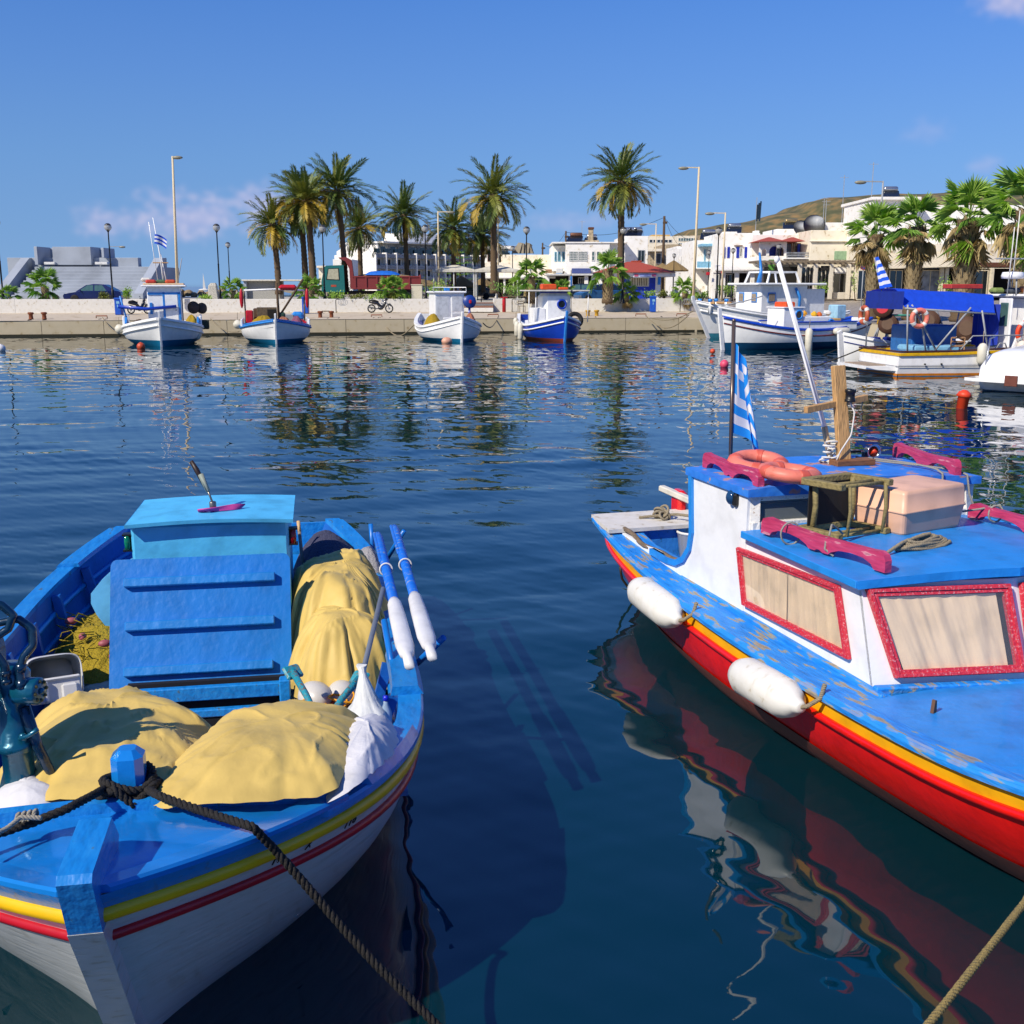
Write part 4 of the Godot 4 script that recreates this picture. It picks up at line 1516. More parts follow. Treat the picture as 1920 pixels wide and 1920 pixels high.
	obj("fairlead", m, paint("old_bronze", "6a4a34", 0.6), b)


func build_right_cargo() -> void:
	var at = RIGHT_AT
	var turn = RIGHT_TURN
	# flag of blue and white stripes hanging slack on its pole
	var m = mb(true)
	var tl = Vector3(-0.63, 2.58, 1.98)
	var bl = Vector3(-0.62, 1.88, 1.98)
	var bands = 9
	var nv = bands * 4
	var f = func(u: float, v: float) -> Vector3:
		# u along the fly, v down the hoist; the slack cloth gathers and falls
		var a = tl.lerp(bl, v)
		var drop = 0.2 * u + 0.1 * u * u * (1.0 - v * 0.3)
		var out = 0.3 * sin(minf(u * 1.9, 1.57)) * (0.45 + 0.55 * v) * (1.0 - 0.25 * u)
		return a + Vector3(out + 0.015 * sin(u * 15.0 + v * 3.0), -drop, 0.05 * sin(u * 11.0 + v * 2.0) * u + 0.06 * u)
	var nu = 26
	for i in nu:
		for j in nv:
			var u0 = float(i) / nu
			var v0 = float(j) / nv
			var u1 = float(i + 1) / nu
			var v1 = float(j + 1) / nv
			var band = j / 4
			var is_blue = band % 2 == 0
			if u0 < 0.37 and band < 5:
				is_blue = not (band == 2 or absf(u0 - 0.17) < 0.045)
			m.col = Color(0.02, 0.3, 0.82) if is_blue else Color(0.78, 0.78, 0.8)
			m.quad(f.call(u0, v0), f.call(u1, v0), f.call(u1, v1), f.call(u0, v1))
	lying("flag", "slack blue and white striped flag on the red boat's pole", "flag", m, vertex_mat("flag_cloth", 0.8, 0.5), at, turn)
	# lifebuoys
	var coral = paint("buoy_coral", "e07a68", 0.5, {"bump": 0.2, "tex": "dirt"})
	var strap = paint("buoy_strap", "d65f4c", 0.5)
	var spots = [[Vector3(-0.63, 1.7, 2.47), Basis(Vector3(1, 0, 0.2).normalized(), 0.16)], [Vector3(-0.64, 1.7, 2.94), Basis(Vector3(0.3, 0, -1).normalized(), 0.1)]]
	for k in 2:
		var l: String = ["coral pink lifebuoy lying behind the other, partly under the flag", "coral pink lifebuoy in front, lying at the roof edge"][k]
		var r = thing("lifebuoy", l, "lifebuoy", at, turn, "lifebuoys on the cabin roof")
		m = mb(true)
		m.torus(spots[k][0], 0.165, 0.05, spots[k][1], 36, 10, 0.0, TAU, 1.25)
		obj("ring", m, coral, r)
		for q in 4:
			var a = q * PI / 2 + 0.4 + k
			m = mb(true)
			m.torus(spots[k][0], 0.165, 0.053, spots[k][1], 6, 10, a, a + 0.34, 1.24)
			obj("band", m, strap, r)
	# peach box with its lid
	var peach = paint("box_peach", "e6b698", 0.45, {"bump": 0.06})
	var bx = thing("storage_box", "peach coloured plastic storage box with a lid on the blue roof", "box", at, turn)
	var c = Vector3(0.1, 1.345, 3.3)
	var t = Basis(Vector3.UP, 0.27)
	m = mb()
	var rg = []
	for q in [[0.0, 0.9, 0.02], [0.015, 0.93, 0.0], [0.155, 1.0, 0.0]]:
		rg.append(rounded_rect(c + Vector3(0, q[0], 0), 0.33 * q[1], 0.225 * q[1], 0.03, t))
	m.loft(rg)
	obj("tub", m, peach, bx)
	m = mb(true)
	rg = []
	for q in [[0.155, 1.02, 1.03], [0.168, 1.02, 1.03], [0.172, 1.0, 1.0], [0.28, 0.985, 0.98], [0.305, 0.96, 0.95], [0.31, 0.9, 0.88]]:
		rg.append(rounded_rect(c + Vector3(0, q[0], 0), 0.33 * q[1], 0.225 * q[2], 0.03, t))
	m.loft(rg)
	obj("lid", m, peach, bx)
	folding_chair()
	# coil of rope before the box
	m = mb(true)
	var p0 = Vector3(-0.2, 1.35, 3.87)
	var pts = []
	rng.seed = 5
	for k in 5:
		for i in 12:
			var a = TAU * i / 12.0
			pts.append(p0 + Basis(Vector3.UP, 0.2 + 0.05 * k) * Vector3(cos(a) * (0.24 - 0.02 * k), 0.006 + 0.011 * k + 0.008 * sin(a * 3.0 + k), sin(a) * (0.075 - 0.006 * k)) + Vector3(rng.randf_range(-0.008, 0.008), 0, rng.randf_range(-0.006, 0.006)))
	pts.append(p0 + Vector3(-0.2, 0.05, 0.06))
	pts.append(p0 + Vector3(-0.34, 0.0, 0.1))
	rope(m, pts, 0.012, 0.045)
	lying("rope_coil", "flat coil of grey rope before the peach box", "rope", m, paint("rope_grey", "b3a58a", 0.85, {"tex": "fibre", "scale": 9.0, "bump": 0.4}), at, turn)
	# ropes on the roofs
	m = mb(true)
	rope(m, [Vector3(0.4, 1.66, 2.2), Vector3(0.62, 1.65, 2.45), Vector3(0.7, 1.645, 2.7), Vector3(0.62, 1.64, 2.98), Vector3(0.6, 1.5, 3.02), Vector3(0.6, 1.4, 3.05)], 0.008, 0.035)
	rope(m, [Vector3(0.35, 1.66, 2.28), Vector3(0.55, 1.65, 2.5), Vector3(0.82, 1.63, 2.72), Vector3(0.84, 1.62, 2.98), Vector3(0.84, 1.48, 3.02), Vector3(0.86, 1.4, 3.05)], 0.008, 0.035)
	lying("rope", "two thin ropes running over the aft roof past the horn", "rope", m, paint("rope_pale", "b5b3aa", 0.85, {"tex": "fibre", "scale": 9.0}), at, turn)
	m = mb(true)
	rope(m, [Vector3(0.44, 1.44, 3.3), Vector3(0.62, 1.4, 3.22), Vector3(0.83, 1.44, 3.3), Vector3(0.86, 1.455, 3.32), Vector3(0.9, 1.36, 3.36)], 0.008, 0.035)
	m.torus(Vector3(0.83, 1.39, 3.32), 0.06, 0.008, Basis(Vector3(1, 0, 0), 1.5), 16, 5)
	lying("rope", "thin rope tying the peach box to the far crimson rail", "rope", m, M.rope_pale, at, turn)
	m = mb(true)
	m.torus(Vector3(-0.9, 1.38, 3.42), 0.075, 0.007, Basis(Vector3.RIGHT, 1.5), 16, 5)
	rope(m, [Vector3(-0.84, 1.44, 3.78), Vector3(-0.8, 1.5, 3.74), Vector3(-0.62, 1.4, 3.6)], 0.007, 0.03)
	rope(m, [Vector3(-0.86, 1.43, 3.78), Vector3(-0.88, 1.36, 3.8), Vector3(-0.84, 1.32, 3.84)], 0.007, 0.03)
	lying("rope", "white cord tied to the near crimson rail by the chair leg", "rope", m, M.rope_pale, at, turn)
	m = mb(true)
	rng.seed = 8
	var kn = Vector3(-0.43, 0.86, 0.37)
	for k in 6:
		m.torus(kn + Vector3(rng.randf_range(-0.04, 0.04), rng.randf_range(0, 0.04), rng.randf_range(-0.05, 0.05)), rng.randf_range(0.04, 0.07), 0.013, Basis(Vector3(rng.randf(), 0.3, rng.randf()).normalized(), rng.randf_range(-1.3, 1.3)), 18, 6)
	rope(m, [kn + Vector3(-0.2, -0.03, -0.1), kn, kn + Vector3(0.2, 0.02, 0.2), Vector3(-0.2, 0.78, 1.1), Vector3(-0.35, 0.6, 1.9)], 0.014, 0.05)
	lying("rope", "knotted grey rope on the white stern board", "rope", m, M.rope_grey, at, turn)
	# bucket in the well
	m = mb(true)
	m.lathe([Vector2(0.0, 0), Vector2(0.11, 0), Vector2(0.14, 0.24), Vector2(0.15, 0.245), Vector2(0.15, 0.265), Vector2(0.135, 0.265), Vector2(0.105, 0.02), Vector2(0.0, 0.02)], 20, Vector3(-0.26, 0.5, 0.66))
	lying("bucket", "white bucket standing in the blue stern well", "bucket", m, paint("bucket_white", "dcdcd6", 0.5, {"tex": "dirt"}), at, turn)
	# fenders
	var fw = paint("fender_white", "dcdbd5", 0.4, {"bump": 0.15, "tex": "dirt", "scale": 0.8})
	var fr = [[Vector3(-1.31, 0.6, 1.91), Vector3(-1.31, 0.57, 2.47)], [Vector3(-1.33, 0.51, 3.67), Vector3(-1.33, 0.54, 4.2)]]
	for k in 2:
		var l: String = ["white sausage fender nearest the stern, hanging against the red hull", "large white sausage fender amidships with its rope tied to the yellow strake"][k]
		var fe = thing("fender", l, "fender", at, turn, "fenders of the red boat")
		var a: Vector3 = fr[k][0]
		var e: Vector3 = fr[k][1]
		var d = (e - a).normalized()
		var y = d
		var x = Vector3.UP.cross(y).normalized()
		var hl = a.distance_to(e) * 0.5 + 0.11
		m = mb(true)
		m.lathe([Vector2(0.0, -hl), Vector2(0.05, -hl + 0.008), Vector2(0.1, -hl + 0.05), Vector2(0.128, -hl + 0.13), Vector2(0.13, 0.0), Vector2(0.125, hl - 0.15), Vector2(0.09, hl - 0.06), Vector2(0.05, hl - 0.015), Vector2(0.035, hl + 0.03), Vector2(0.02, hl + 0.035)], 22, (a + e) * 0.5, Basis(x, y, x.cross(y)))
		obj("body", m, fw, fe)
		m = mb(true)
		var tip = (a + e) * 0.5 + y * (hl + 0.02)
		rope(m, [tip, tip + y * 0.05 + Vector3(0.02, 0.02, 0), tip + y * 0.1 + Vector3(0.07, 0.08, 0), tip + y * 0.09 + Vector3(0.1, 0.16, 0)], 0.014, 0.04)
		obj("rope", m, M.rope_grey, fe)
	m = mb(true)
	rope(m, [Vector3(-0.79, 0.34, 0.2), Vector3(-0.77, 0.22, 0.2), Vector3(-0.62, 0.0, 0.2), Vector3(-0.6, -0.2, 0.2)], 0.012)
	lying("rope", "dark wet rope hanging from the stern into the water", "rope", m, paint("rope_wet", "2c2418", 0.6), at, turn)


func rounded_rect(c: Vector3, hx: float, hz: float, r: float, t: Basis) -> Array:
	var out = []
	for q in [[1, 1, 0.0], [-1, 1, PI / 2], [-1, -1, PI], [1, -1, PI * 1.5]]:
		for k in 4:
			var a: float = q[2] + k * PI / 6.0
			out.append(c + t * Vector3(q[0] * (hx - r) + cos(a) * r, 0, q[1] * (hz - r) + sin(a) * r))
	return out


# an old folding chair lying on its side: two side frames, rods between them, a dark canvas
func folding_chair() -> void:
	var ch = thing("folding_chair", "old wooden folding chair with black canvas lying on its side on the roof", "chair", RIGHT_AT, RIGHT_TURN)
	var wood = paint("chair_wood", "8f8152", 0.7, {"tex": "wood", "bump": 0.4, "scale": Vector3(3, 3, 3)})
	var lo = 1.365
	var hi = 1.70
	var corners = [Vector2(-0.72, 3.25), Vector2(-0.62, 3.58), Vector2(-0.2, 3.5), Vector2(-0.3, 3.18)]
	for y in [lo, hi]:
		for e in [[0, 1], [3, 2], [0, 3]]:
			var m = mb()
			var a: Vector2 = corners[e[0]]
			var b: Vector2 = corners[e[1]]
			m.bar(Vector3(a.x, y, a.y), Vector3(b.x, y + 0.004, b.y), 0.055, 0.045, 0.006)
			obj("rail", m, wood, ch)
		for q in [0.62, 0.86]:
			var m = mb(true)
			var a: Vector2 = corners[0].lerp(corners[1], q)
			var b: Vector2 = corners[3].lerp(corners[2], q)
			m.tube([Vector3(a.x, y, a.y), Vector3(b.x, y, b.y)], 0.013, 8)
			obj("rod", m, wood, ch)
	for q in [[-0.66, 3.3, 0.02], [-0.56, 3.56, 0.012], [-0.31, 3.22, 0.02], [-0.23, 3.48, 0.013]]:
		var m = mb(true)
		m.tube([Vector3(q[0], lo, q[1]), Vector3(q[0] + 0.015, (lo + hi) / 2, q[1]), Vector3(q[0], hi, q[1])], q[2], 8)
		obj("stretcher", m, wood, ch)
	var m = mb()
	m.slab([Vector3(-0.68, lo + 0.02, 3.27), Vector3(-0.3, lo + 0.02, 3.2), Vector3(-0.3, hi - 0.02, 3.2), Vector3(-0.68, hi - 0.02, 3.27)], Vector3(-0.002, 0, -0.008))
	obj("canvas", m, paint("canvas_black", "1b1a1b", 0.8, {"bump": 0.2, "relief": "wrinkle"}), ch)


# ---------------------------------------------------------------- quay, wall, promenade, street, land
func along(p: Array, d: float) -> Array:
	# point and direction at a distance along a polyline in the ground plane
	for i in p.size() - 1:
		var l: float = p[i].distance_to(p[i + 1])
		if d <= l or i == p.size() - 2:
			var t: Vector2 = (p[i + 1] - p[i]) / l
			return [p[i] + t * d, t]
		d -= l
	return []


const QUAY_Y := 0.95
var quay_edge = [Vector2(-75, -61.5), Vector2(-31.4, -66.9), Vector2(12.4, -74.4), Vector2(17.5, -74.9), Vector2(22.6, -52), Vector2(28.5, -32), Vector2(34, -6)]
var wall_line = [Vector2(-75, -70.5), Vector2(-34.2, -76.0), Vector2(13.3, -82.0)]


func build_quay() -> void:
	var concrete = paint("quay_concrete", "bfb295", 0.9, {"tex": "dirt", "bump": 0.6, "scale": 0.12})
	var top = paint("quay_top", "c0b29b", 0.9, {"tex": "dirt", "bump": 0.4, "scale": 0.08})
	# top of the quay, rising a little to the wall
	var m = mb()
	var e = quay_edge
	var w = wall_line
	m.quad(Vector3(e[0].x, QUAY_Y, e[0].y), Vector3(w[0].x, 1.2, w[0].y), Vector3(w[1].x, 1.2, w[1].y), Vector3(e[1].x, QUAY_Y, e[1].y))
	m.quad(Vector3(e[1].x, QUAY_Y, e[1].y), Vector3(w[1].x, 1.2, w[1].y), Vector3(w[2].x, 1.2, w[2].y), Vector3(e[2].x, QUAY_Y, e[2].y))
	m.tri(Vector3(e[2].x, QUAY_Y, e[2].y), Vector3(w[2].x, 1.2, w[2].y), Vector3(e[3].x, QUAY_Y, e[3].y))
	var quay = structure("quay", m, top)
	# its face, cast in lengths with open joints
	var total = 0.0
	for i in e.size() - 1:
		total += e[i].distance_to(e[i + 1])
	var d = 0.0
	while d < total - 1.0:
		var l = 4.4 + 1.3 * sin(d * 1.7)
		var a = along(e, d + 0.015)
		var b = along(e, minf(d + l, total) - 0.015)
		m = mb()
		var n = Vector2(-(b[0] - a[0]).y, (b[0] - a[0]).x).normalized()
		var dz = 0.02 * sin(d * 5.1)
		var p0 = Vector3(a[0].x, 0, a[0].y) + Vector3(n.x, 0, n.y) * dz
		var p1 = Vector3(b[0].x, 0, b[0].y) + Vector3(n.x, 0, n.y) * dz
		var back = Vector3(-n.x, 0, -n.y) * 0.9
		var o = []
		for q in [[0.0, -1.2], [0.0, 0.9], [0.05, QUAY_Y + 0.004]]:
			o.append([p0 + back * q[0] + Vector3(0, q[1], 0), p1 + back * q[0] + Vector3(0, q[1], 0)])
		o.append([p0 + back + Vector3(0, QUAY_Y + 0.004, 0), p1 + back + Vector3(0, QUAY_Y + 0.004, 0)])
		for k in 3:
			m.quad(o[k][0], o[k + 1][0], o[k + 1][1], o[k][1])
		m.quad(o[0][0], o[1][0], o[3][0], p0 + back - Vector3(0, 1.2, 0))
		m.quad(o[0][1], o[1][1], o[3][1], p1 + back - Vector3(0, 1.2, 0))
		obj("wall_block", m, concrete, quay)
		d += l
	m = mb()
	for i in e.size() - 1:
		var n = Vector2(-(e[i + 1] - e[i]).y, (e[i + 1] - e[i]).x).normalized() * 0.035
		m.quad(Vector3(e[i].x + n.x, -0.5, e[i].y + n.y), Vector3(e[i].x + n.x, 0.13, e[i].y + n.y), Vector3(e[i + 1].x + n.x, 0.13, e[i + 1].y + n.y), Vector3(e[i + 1].x + n.x, -0.5, e[i + 1].y + n.y))
	obj("algae_band", m, paint("algae", "2c2a14", 0.8, {"tex": "stone"}), quay)
	# the low white wall behind, with a gap for the steps
	var lime = paint("limewash", "dddad2", 0.8, {"tex": "dirt", "bump": 0.6, "scale": 0.3})
	for q in [[-75.0, -3.49, "long low whitewashed wall along the quay, from the palm to the steps"], [-1.37, 13.3, "low whitewashed wall on the quay beside the red post"]]:
		var wall = thing("quay_wall", q[2], "wall", Vector3(q[0], 1.2, wall_z(q[0])), 0.0)
		m = mb()
		var xs = [q[0]]
		if q[0] < -40.0:
			xs.append(-34.2)
		xs.append(q[1])
		for i in xs.size() - 1:
			var a = Vector3(xs[i], 1.65, wall_z(xs[i]) - 0.17)
			var b = Vector3(xs[i + 1], 1.65, wall_z(xs[i + 1]) - 0.17)
			m.bar(a, b, 0.34, 0.96, 0.02)
		obj("wall", m, lime, wall, true)
	var st = thing("quay_steps", "shallow brown and grey steps in the gap of the white wall", "steps", Vector3(-2.47, 1.15, -80))
	var k = 0
	for q in [[1.22, 1.5, lime], [1.5, 1.64, paint("step_brown", "9a6c55", 0.8, {"tex": "stone"})], [1.64, 1.78, paint("step_grey", "8b8f92", 0.8, {"tex": "stone"})], [1.78, 1.86, M.step_brown]]:
		m = mb()
		m.box(Vector3((-3.51 + -1.37) / 2, (q[0] + q[1]) / 2, -79.1 - 0.5 * k), Vector3(2.2, q[1] - q[0], 0.9), 0.01)
		obj("step", m, q[2], st, true)
		k += 1
	# promenade behind the wall
	var paving = paint("promenade_paving", "c6bfae", 0.9, {"tex": "stone", "bump": 0.3, "scale": 0.2})
	m = mb()
	m.quad(Vector3(-75, 1.8, -70.8), Vector3(-75, 1.8, -132), Vector3(13.3, 1.8, -132), Vector3(-34.2, 1.8, -76.3))
	m.tri(Vector3(-34.2, 1.8, -76.3), Vector3(13.3, 1.8, -132), Vector3(13.3, 1.8, -82.3))
	m.quad(Vector3(13.3, 1.8, -82.3), Vector3(13.3, 1.0, -82.3), Vector3(13.3, 1.0, -132), Vector3(13.3, 1.8, -132))
	structure("promenade", m, paving)
	# street on the right
	m = mb()
	var rows = []
	var dirs = [Vector2(-0.35, -1.0), Vector2(0.35, -0.94), Vector2(0.94, -0.34), Vector2(0.95, -0.3), Vector2(0.98, -0.2)]
	for i in 5:
		var p: Vector2 = [e[2] + Vector2(1.0, -8.0), e[3], e[4], e[5], e[6]][i]
		var row = []
		for q in [[0.0, QUAY_Y], [8.0, 1.1], [20.0, 1.5], [32.0, 1.9], [120.0, 1.92]]:
			var g: Vector2 = p + dirs[i].normalized() * q[0]
			row.append(Vector3(g.x, q[1] + (0.24 if i == 0 and q[0] == 0.0 else 0.0), g.y))
		rows.append(row)
	m.smooth()
	m.loft(rows, false, false)
	structure("street", m, paint("street_asphalt", "a59c92", 0.9, {"tex": "stone", "bump": 0.3, "scale": 0.2}))
	# the land behind the town
	m = mb()
	m.quad(Vector3(-24, 1.74, -131), Vector3(-90, 1.74, -420), Vector3(900, 1.74, -1500), Vector3(300, 1.74, -100))
	m.quad(Vector3(-90, 1.74, -420), Vector3(-60, 1.74, -1500), Vector3(900, 1.74, -1500), Vector3(900, 1.74, -1499))
	structure("land", m, paint("dry_ground", "a89a78", 0.95, {"tex": "stone", "scale": 0.05}))
	# the bare hill behind the houses on the right
	var fn = FastNoiseLite.new()
	fn.seed = 2
	fn.frequency = 0.011
	fn.fractal_octaves = 5
	var ridge = [[40.0, 0.0], [82.0, 22.0], [96.0, 31.0], [118.0, 34.0], [150.0, 40.0], [158.0, 45.0], [168.0, 47.0], [206.0, 49.5], [290.0, 52.0], [420.0, 48.0], [640.0, 20.0]]
	m = mb(true)
	m.grid(150, 60, func(u, v):
		var x = lerpf(40.0, 640.0, u * u * 0.6 + u * 0.4)
		var z = lerpf(-430.0, -820.0, v)
		var h = 0.0
		for i in ridge.size() - 1:
			if x >= ridge[i][0] and x <= ridge[i + 1][0]:
				h = lerpf(ridge[i][1], ridge[i + 1][1], smoothstep(ridge[i][0], ridge[i + 1][0], x))
		var s = smoothstep(-430.0, -600.0, z) * smoothstep(-900.0, -640.0, z)
		return Vector3(x, 1.7 + h * s * (1.0 + 0.03 * fn.get_noise_2d(x * 0.5, z * 0.5)) + fn.get_noise_2d(x * 2.0, z * 2.0) * 3.0 * s * smoothstep(-600.0, -560.0, z), z))
	var hm = StandardMaterial3D.new()
	hm.roughness = 0.95
	hm.cull_mode = BaseMaterial3D.CULL_DISABLED
	hm.albedo_texture = noise_tex(0.012, 5, [[0.0, Color("33381f")], [0.4, Color("4f5032")], [0.56, Color("6a6040")], [0.72, Color("82693f")], [1.0, Color("94774a")]], FastNoiseLite.TYPE_SIMPLEX_SMOOTH, 512, 6)
	hm.uv1_triplanar = true
	hm.uv1_scale = Vector3(0.016, 0.03, 0.016)
	structure("hill", m, hm)


func wall_z(x: float) -> float:
	if x < -34.2:
		return lerpf(-70.5, -76.0, (x + 75.0) / 40.8)
	return lerpf(-76.0, -82.0, (x + 34.2) / 47.5)


# ---------------------------------------------------------------- palms, shrubs
var fronds = []
var fans = []


# a feather leaf one metre long along +z, drooping
func frond_mesh(droop: float, sd: int, width := 0.2) -> ArrayMesh:
	var r = RandomNumberGenerator.new()
	r.seed = sd
	var m = mb()
	var pts = []
	var p = Vector3.ZERO
	var a = 0.0
	for i in 15:
		pts.append(p)
		a -= droop / 14.0 * (0.4 + 1.2 * i / 14.0)
		p += Vector3(0, sin(a), cos(a)) / 14.0
	m.tube(pts, [0.012, 0.012, 0.011, 0.01, 0.009, 0.008, 0.007, 0.006, 0.005, 0.004, 0.004, 0.003, 0.003, 0.002, 0.001], 3, false)
	for i in 40:
		var s = 0.13 + 0.86 * i / 39.0
		var f = s * 14.0
		var k = mini(int(f), 13)
		var o: Vector3 = pts[k].lerp(pts[k + 1], f - k)
		var t: Vector3 = (pts[k + 1] - pts[k]).normalized()
		var up = t.cross(Vector3.RIGHT).normalized()
		var l = width * (0.5 + 0.5 * sin(PI * minf(1.0, 0.15 + s * 0.75))) * (1.0 if s < 0.9 else 0.75)
		for side in [-1.0, 1.0]:
			var dir = (Vector3.RIGHT * side * 0.8 + t * (0.65 + 0.5 * s) + up * r.randf_range(-0.1, 0.5)).normalized()
			var tip = o + dir * l * r.randf_range(0.85, 1.1) + Vector3(0, -0.12 * l, 0)
			var wv = t * 0.019
			var mid = o.lerp(tip, 0.45)
			m.quad(o - wv * 0.6, mid - wv, tip, mid + wv)
	return m.done()


# a fan leaf: a stalk along +z with a fan of pleated blades at its end
func fan_mesh(sd: int, hang: float) -> ArrayMesh:
	var r = RandomNumberGenerator.new()
	r.seed = sd
	var m = mb()
	m.tube([Vector3.ZERO, Vector3(0, -0.04 * hang, 0.3), Vector3(0, -0.12 * hang, 0.56)], [0.014, 0.011, 0.008], 4, false)
	var hub = Vector3(0, -0.12 * hang, 0.56)
	var n = 22
	for i in n:
		var a = lerpf(-1.7, 1.7, (i + 0.5) / n) + r.randf_range(-0.04, 0.04)
		var l = 0.5 * (0.75 + 0.25 * cos(a * 0.6)) * r.randf_range(0.85, 1.08)
		var d = Vector3(sin(a), -0.15 * absf(sin(a)), cos(a))
		var side = Vector3(cos(a), 0, -sin(a)) * 0.027
		var fold = Vector3(0, 0.02 if i % 2 else -0.02, 0)
		var mid = hub + d * l * 0.55 + Vector3(0, -0.07 * hang, 0) + fold
		var tip = hub + d * l + Vector3(0, -(0.1 + 0.34 * hang) * r.randf_range(0.5, 1.4), 0)
		m.quad(hub, mid - side, tip, mid + side)
	return m.done()


func palm_materials() -> void:
	if fronds.size():
		return
	for k in 4:
		fronds.append(frond_mesh([0.5, 0.95, 1.35, 1.75][k], 20 + k, [0.2, 0.22, 0.21, 0.19][k]))
	for k in 4:
		fans.append(fan_mesh(40 + k, [0.1, 0.4, 0.9, 1.5][k]))
	paint("frond_green", "5c7030", 0.5, {"back": "66782c"})
	paint("frond_olive", "7e8438", 0.5, {"back": "787e30"})
	paint("frond_gold", "b49a34", 0.6, {"back": "8a7428"})
	paint("fan_green", "a8c85c", 0.55, {"back": "b8d45c"})
	paint("fan_dark", "84ac4c", 0.55, {"back": "8cb04c"})
	paint("fan_dry", "c4b080", 0.8, {"back": "8c7c54"})
	paint("palm_bark", "6e5a42", 0.95, {"tex": "stone", "bump": 2.0, "scale": 1.2})
	paint("boot_bark", "bca67c", 0.95, {"tex": "stone", "bump": 1.5, "scale": 1.5})


# a trunk with ringed leaf scars; sway bends it
func palm_trunk(h: float, r0: float, r1: float, sway: Vector3, sd: int) -> Mb:
	var r = RandomNumberGenerator.new()
	r.seed = sd
	var m = mb(true)
	var p = []
	var ra = []
	var n = int(h * 6.0)
	for i in n + 1:
		var t = float(i) / n
		p.append(Vector3(0, h * t, 0) + sway * t * t)
		var rad = lerpf(r0 * 1.25, r0, minf(1.0, t * 6.0))
		rad = lerpf(rad, r1, smoothstep(0.1, 0.6, t))
		rad *= 1.0 + 0.35 * smoothstep(0.86, 0.97, t)
		ra.append(rad * (1.0 + (0.06 if i % 2 else -0.05) + r.randf_range(-0.03, 0.03)))
	m.tube(p, ra, 12)
	return m


func date_palm(label: String, at: Vector3, h: float, size: float, sd: int, thick := 0.26, sway := Vector3.ZERO, gold := 0.25) -> Node3D:
	palm_materials()
	var r = RandomNumberGenerator.new()
	r.seed = sd
	var o = thing("date_palm", label, "palm tree", at, 0.0, "date palms on the promenade")
	obj("trunk", palm_trunk(h, thick, thick * 0.86, sway, sd), M.palm_bark, o)
	var top = Vector3(0, h, 0) + sway
	var n = 54
	for i in n:
		var t = (i + 0.5) / n
		# from the upright heart to the hanging skirt
		var el = lerpf(1.4, -0.62, pow(t, 0.75)) + r.randf_range(-0.12, 0.12)
		var k = 0 if t < 0.22 else 1 if t < 0.55 else 2 if t < 0.8 else 3
		var f = MeshInstance3D.new()
		f.name = "frond"
		f.mesh = fronds[k]
		f.material_override = M.frond_gold if t > 0.93 or (t > 0.5 and r.randf() < gold) else M.frond_olive if r.randf() < 0.45 else M.frond_green
		o.add_child(f, true)
		var yaw = i * 2.39996 + r.randf_range(-0.2, 0.2)
		var s = size * r.randf_range(0.88, 1.1) * (0.72 if t > 0.88 else 0.9 if t < 0.12 else 1.0)
		f.transform = Transform3D(Basis(Vector3.UP, yaw) * Basis(Vector3.RIGHT, -el) * Basis(Vector3.BACK, r.randf_range(-0.4, 0.4)) * Basis.from_scale(Vector3.ONE * s), top + Vector3(0, lerpf(0.1, -0.28, t), 0) + Basis(Vector3.UP, yaw) * Vector3(0, 0, 0.1))
	return o


func fan_palm(label: String, at: Vector3, h: float, size: float, sd: int, thick: float, leaves: int, dry: int, group := "") -> Node3D:
	palm_materials()
	var r = RandomNumberGenerator.new()
	r.seed = sd
	var o = thing("fan_palm", label, "palm tree", at, r.randf() * 6.0, group)
	var m = palm_trunk(h, thick, thick * 0.85, Vector3.ZERO, sd)
	obj("trunk", m, M.palm_bark, o)
	m = mb()
	var n = int(h / (thick * 0.42)) * 9
	for i in n:
		var t = (i + 0.5) / n
		if t > 0.99 or (t < 0.12 and h > 3.0):
			continue
		var a = i * 2.39996
		var rad = thick * 0.88
		var c = Vector3(cos(a) * rad, h * t, sin(a) * rad)
		var out = Vector3(cos(a), 0, sin(a))
		var sd2 = Vector3(-sin(a), 0, cos(a)) * thick * 0.3
		var tip = c + out * thick * r.randf_range(0.3, 0.55) + Vector3(0, thick * 0.75, 0)
		m.tri(c - sd2, tip, c + sd2 + Vector3(0, -0.02, 0))
		m.tri(c - sd2 - Vector3(0, thick * 0.3, 0), tip, c + sd2 - Vector3(0, thick * 0.3, 0))
	obj("leaf_bases", m, M.boot_bark, o)
	var total = leaves + dry
	for i in total:
		var t = (i + 0.5) / total
		var is_dry = i >= leaves
		var el = lerpf(1.4, -0.1, (i + 0.5) / leaves) if not is_dry else lerpf(-0.1, -1.15, float(i - leaves + 1) / (dry + 1))
		el += r.randf_range(-0.15, 0.15)
		var f = MeshInstance3D.new()
		f.name = "leaf"
		f.mesh = fans[0 if t < 0.3 else 1 if t < 0.6 else 2 if not is_dry else 3]
		f.material_override = (M.fan_dry if r.randf() < 0.72 else M.fan_green) if is_dry else M.fan_dark if r.randf() < 0.4 else M.fan_green
		o.add_child(f, true)
		var yaw = i * 2.39996 + r.randf_range(-0.25, 0.25)
		var s = size * r.randf_range(0.85, 1.12) * (0.8 if is_dry else 1.0)
		f.transform = Transform3D(Basis(Vector3.UP, yaw) * Basis(Vector3.RIGHT, -el) * Basis(Vector3.BACK, r.randf_range(-0.5, 0.5)) * Basis.from_scale(Vector3.ONE * s), Vector3(0, h + lerpf(0.1, -0.25, t) * size, 0))
	return o


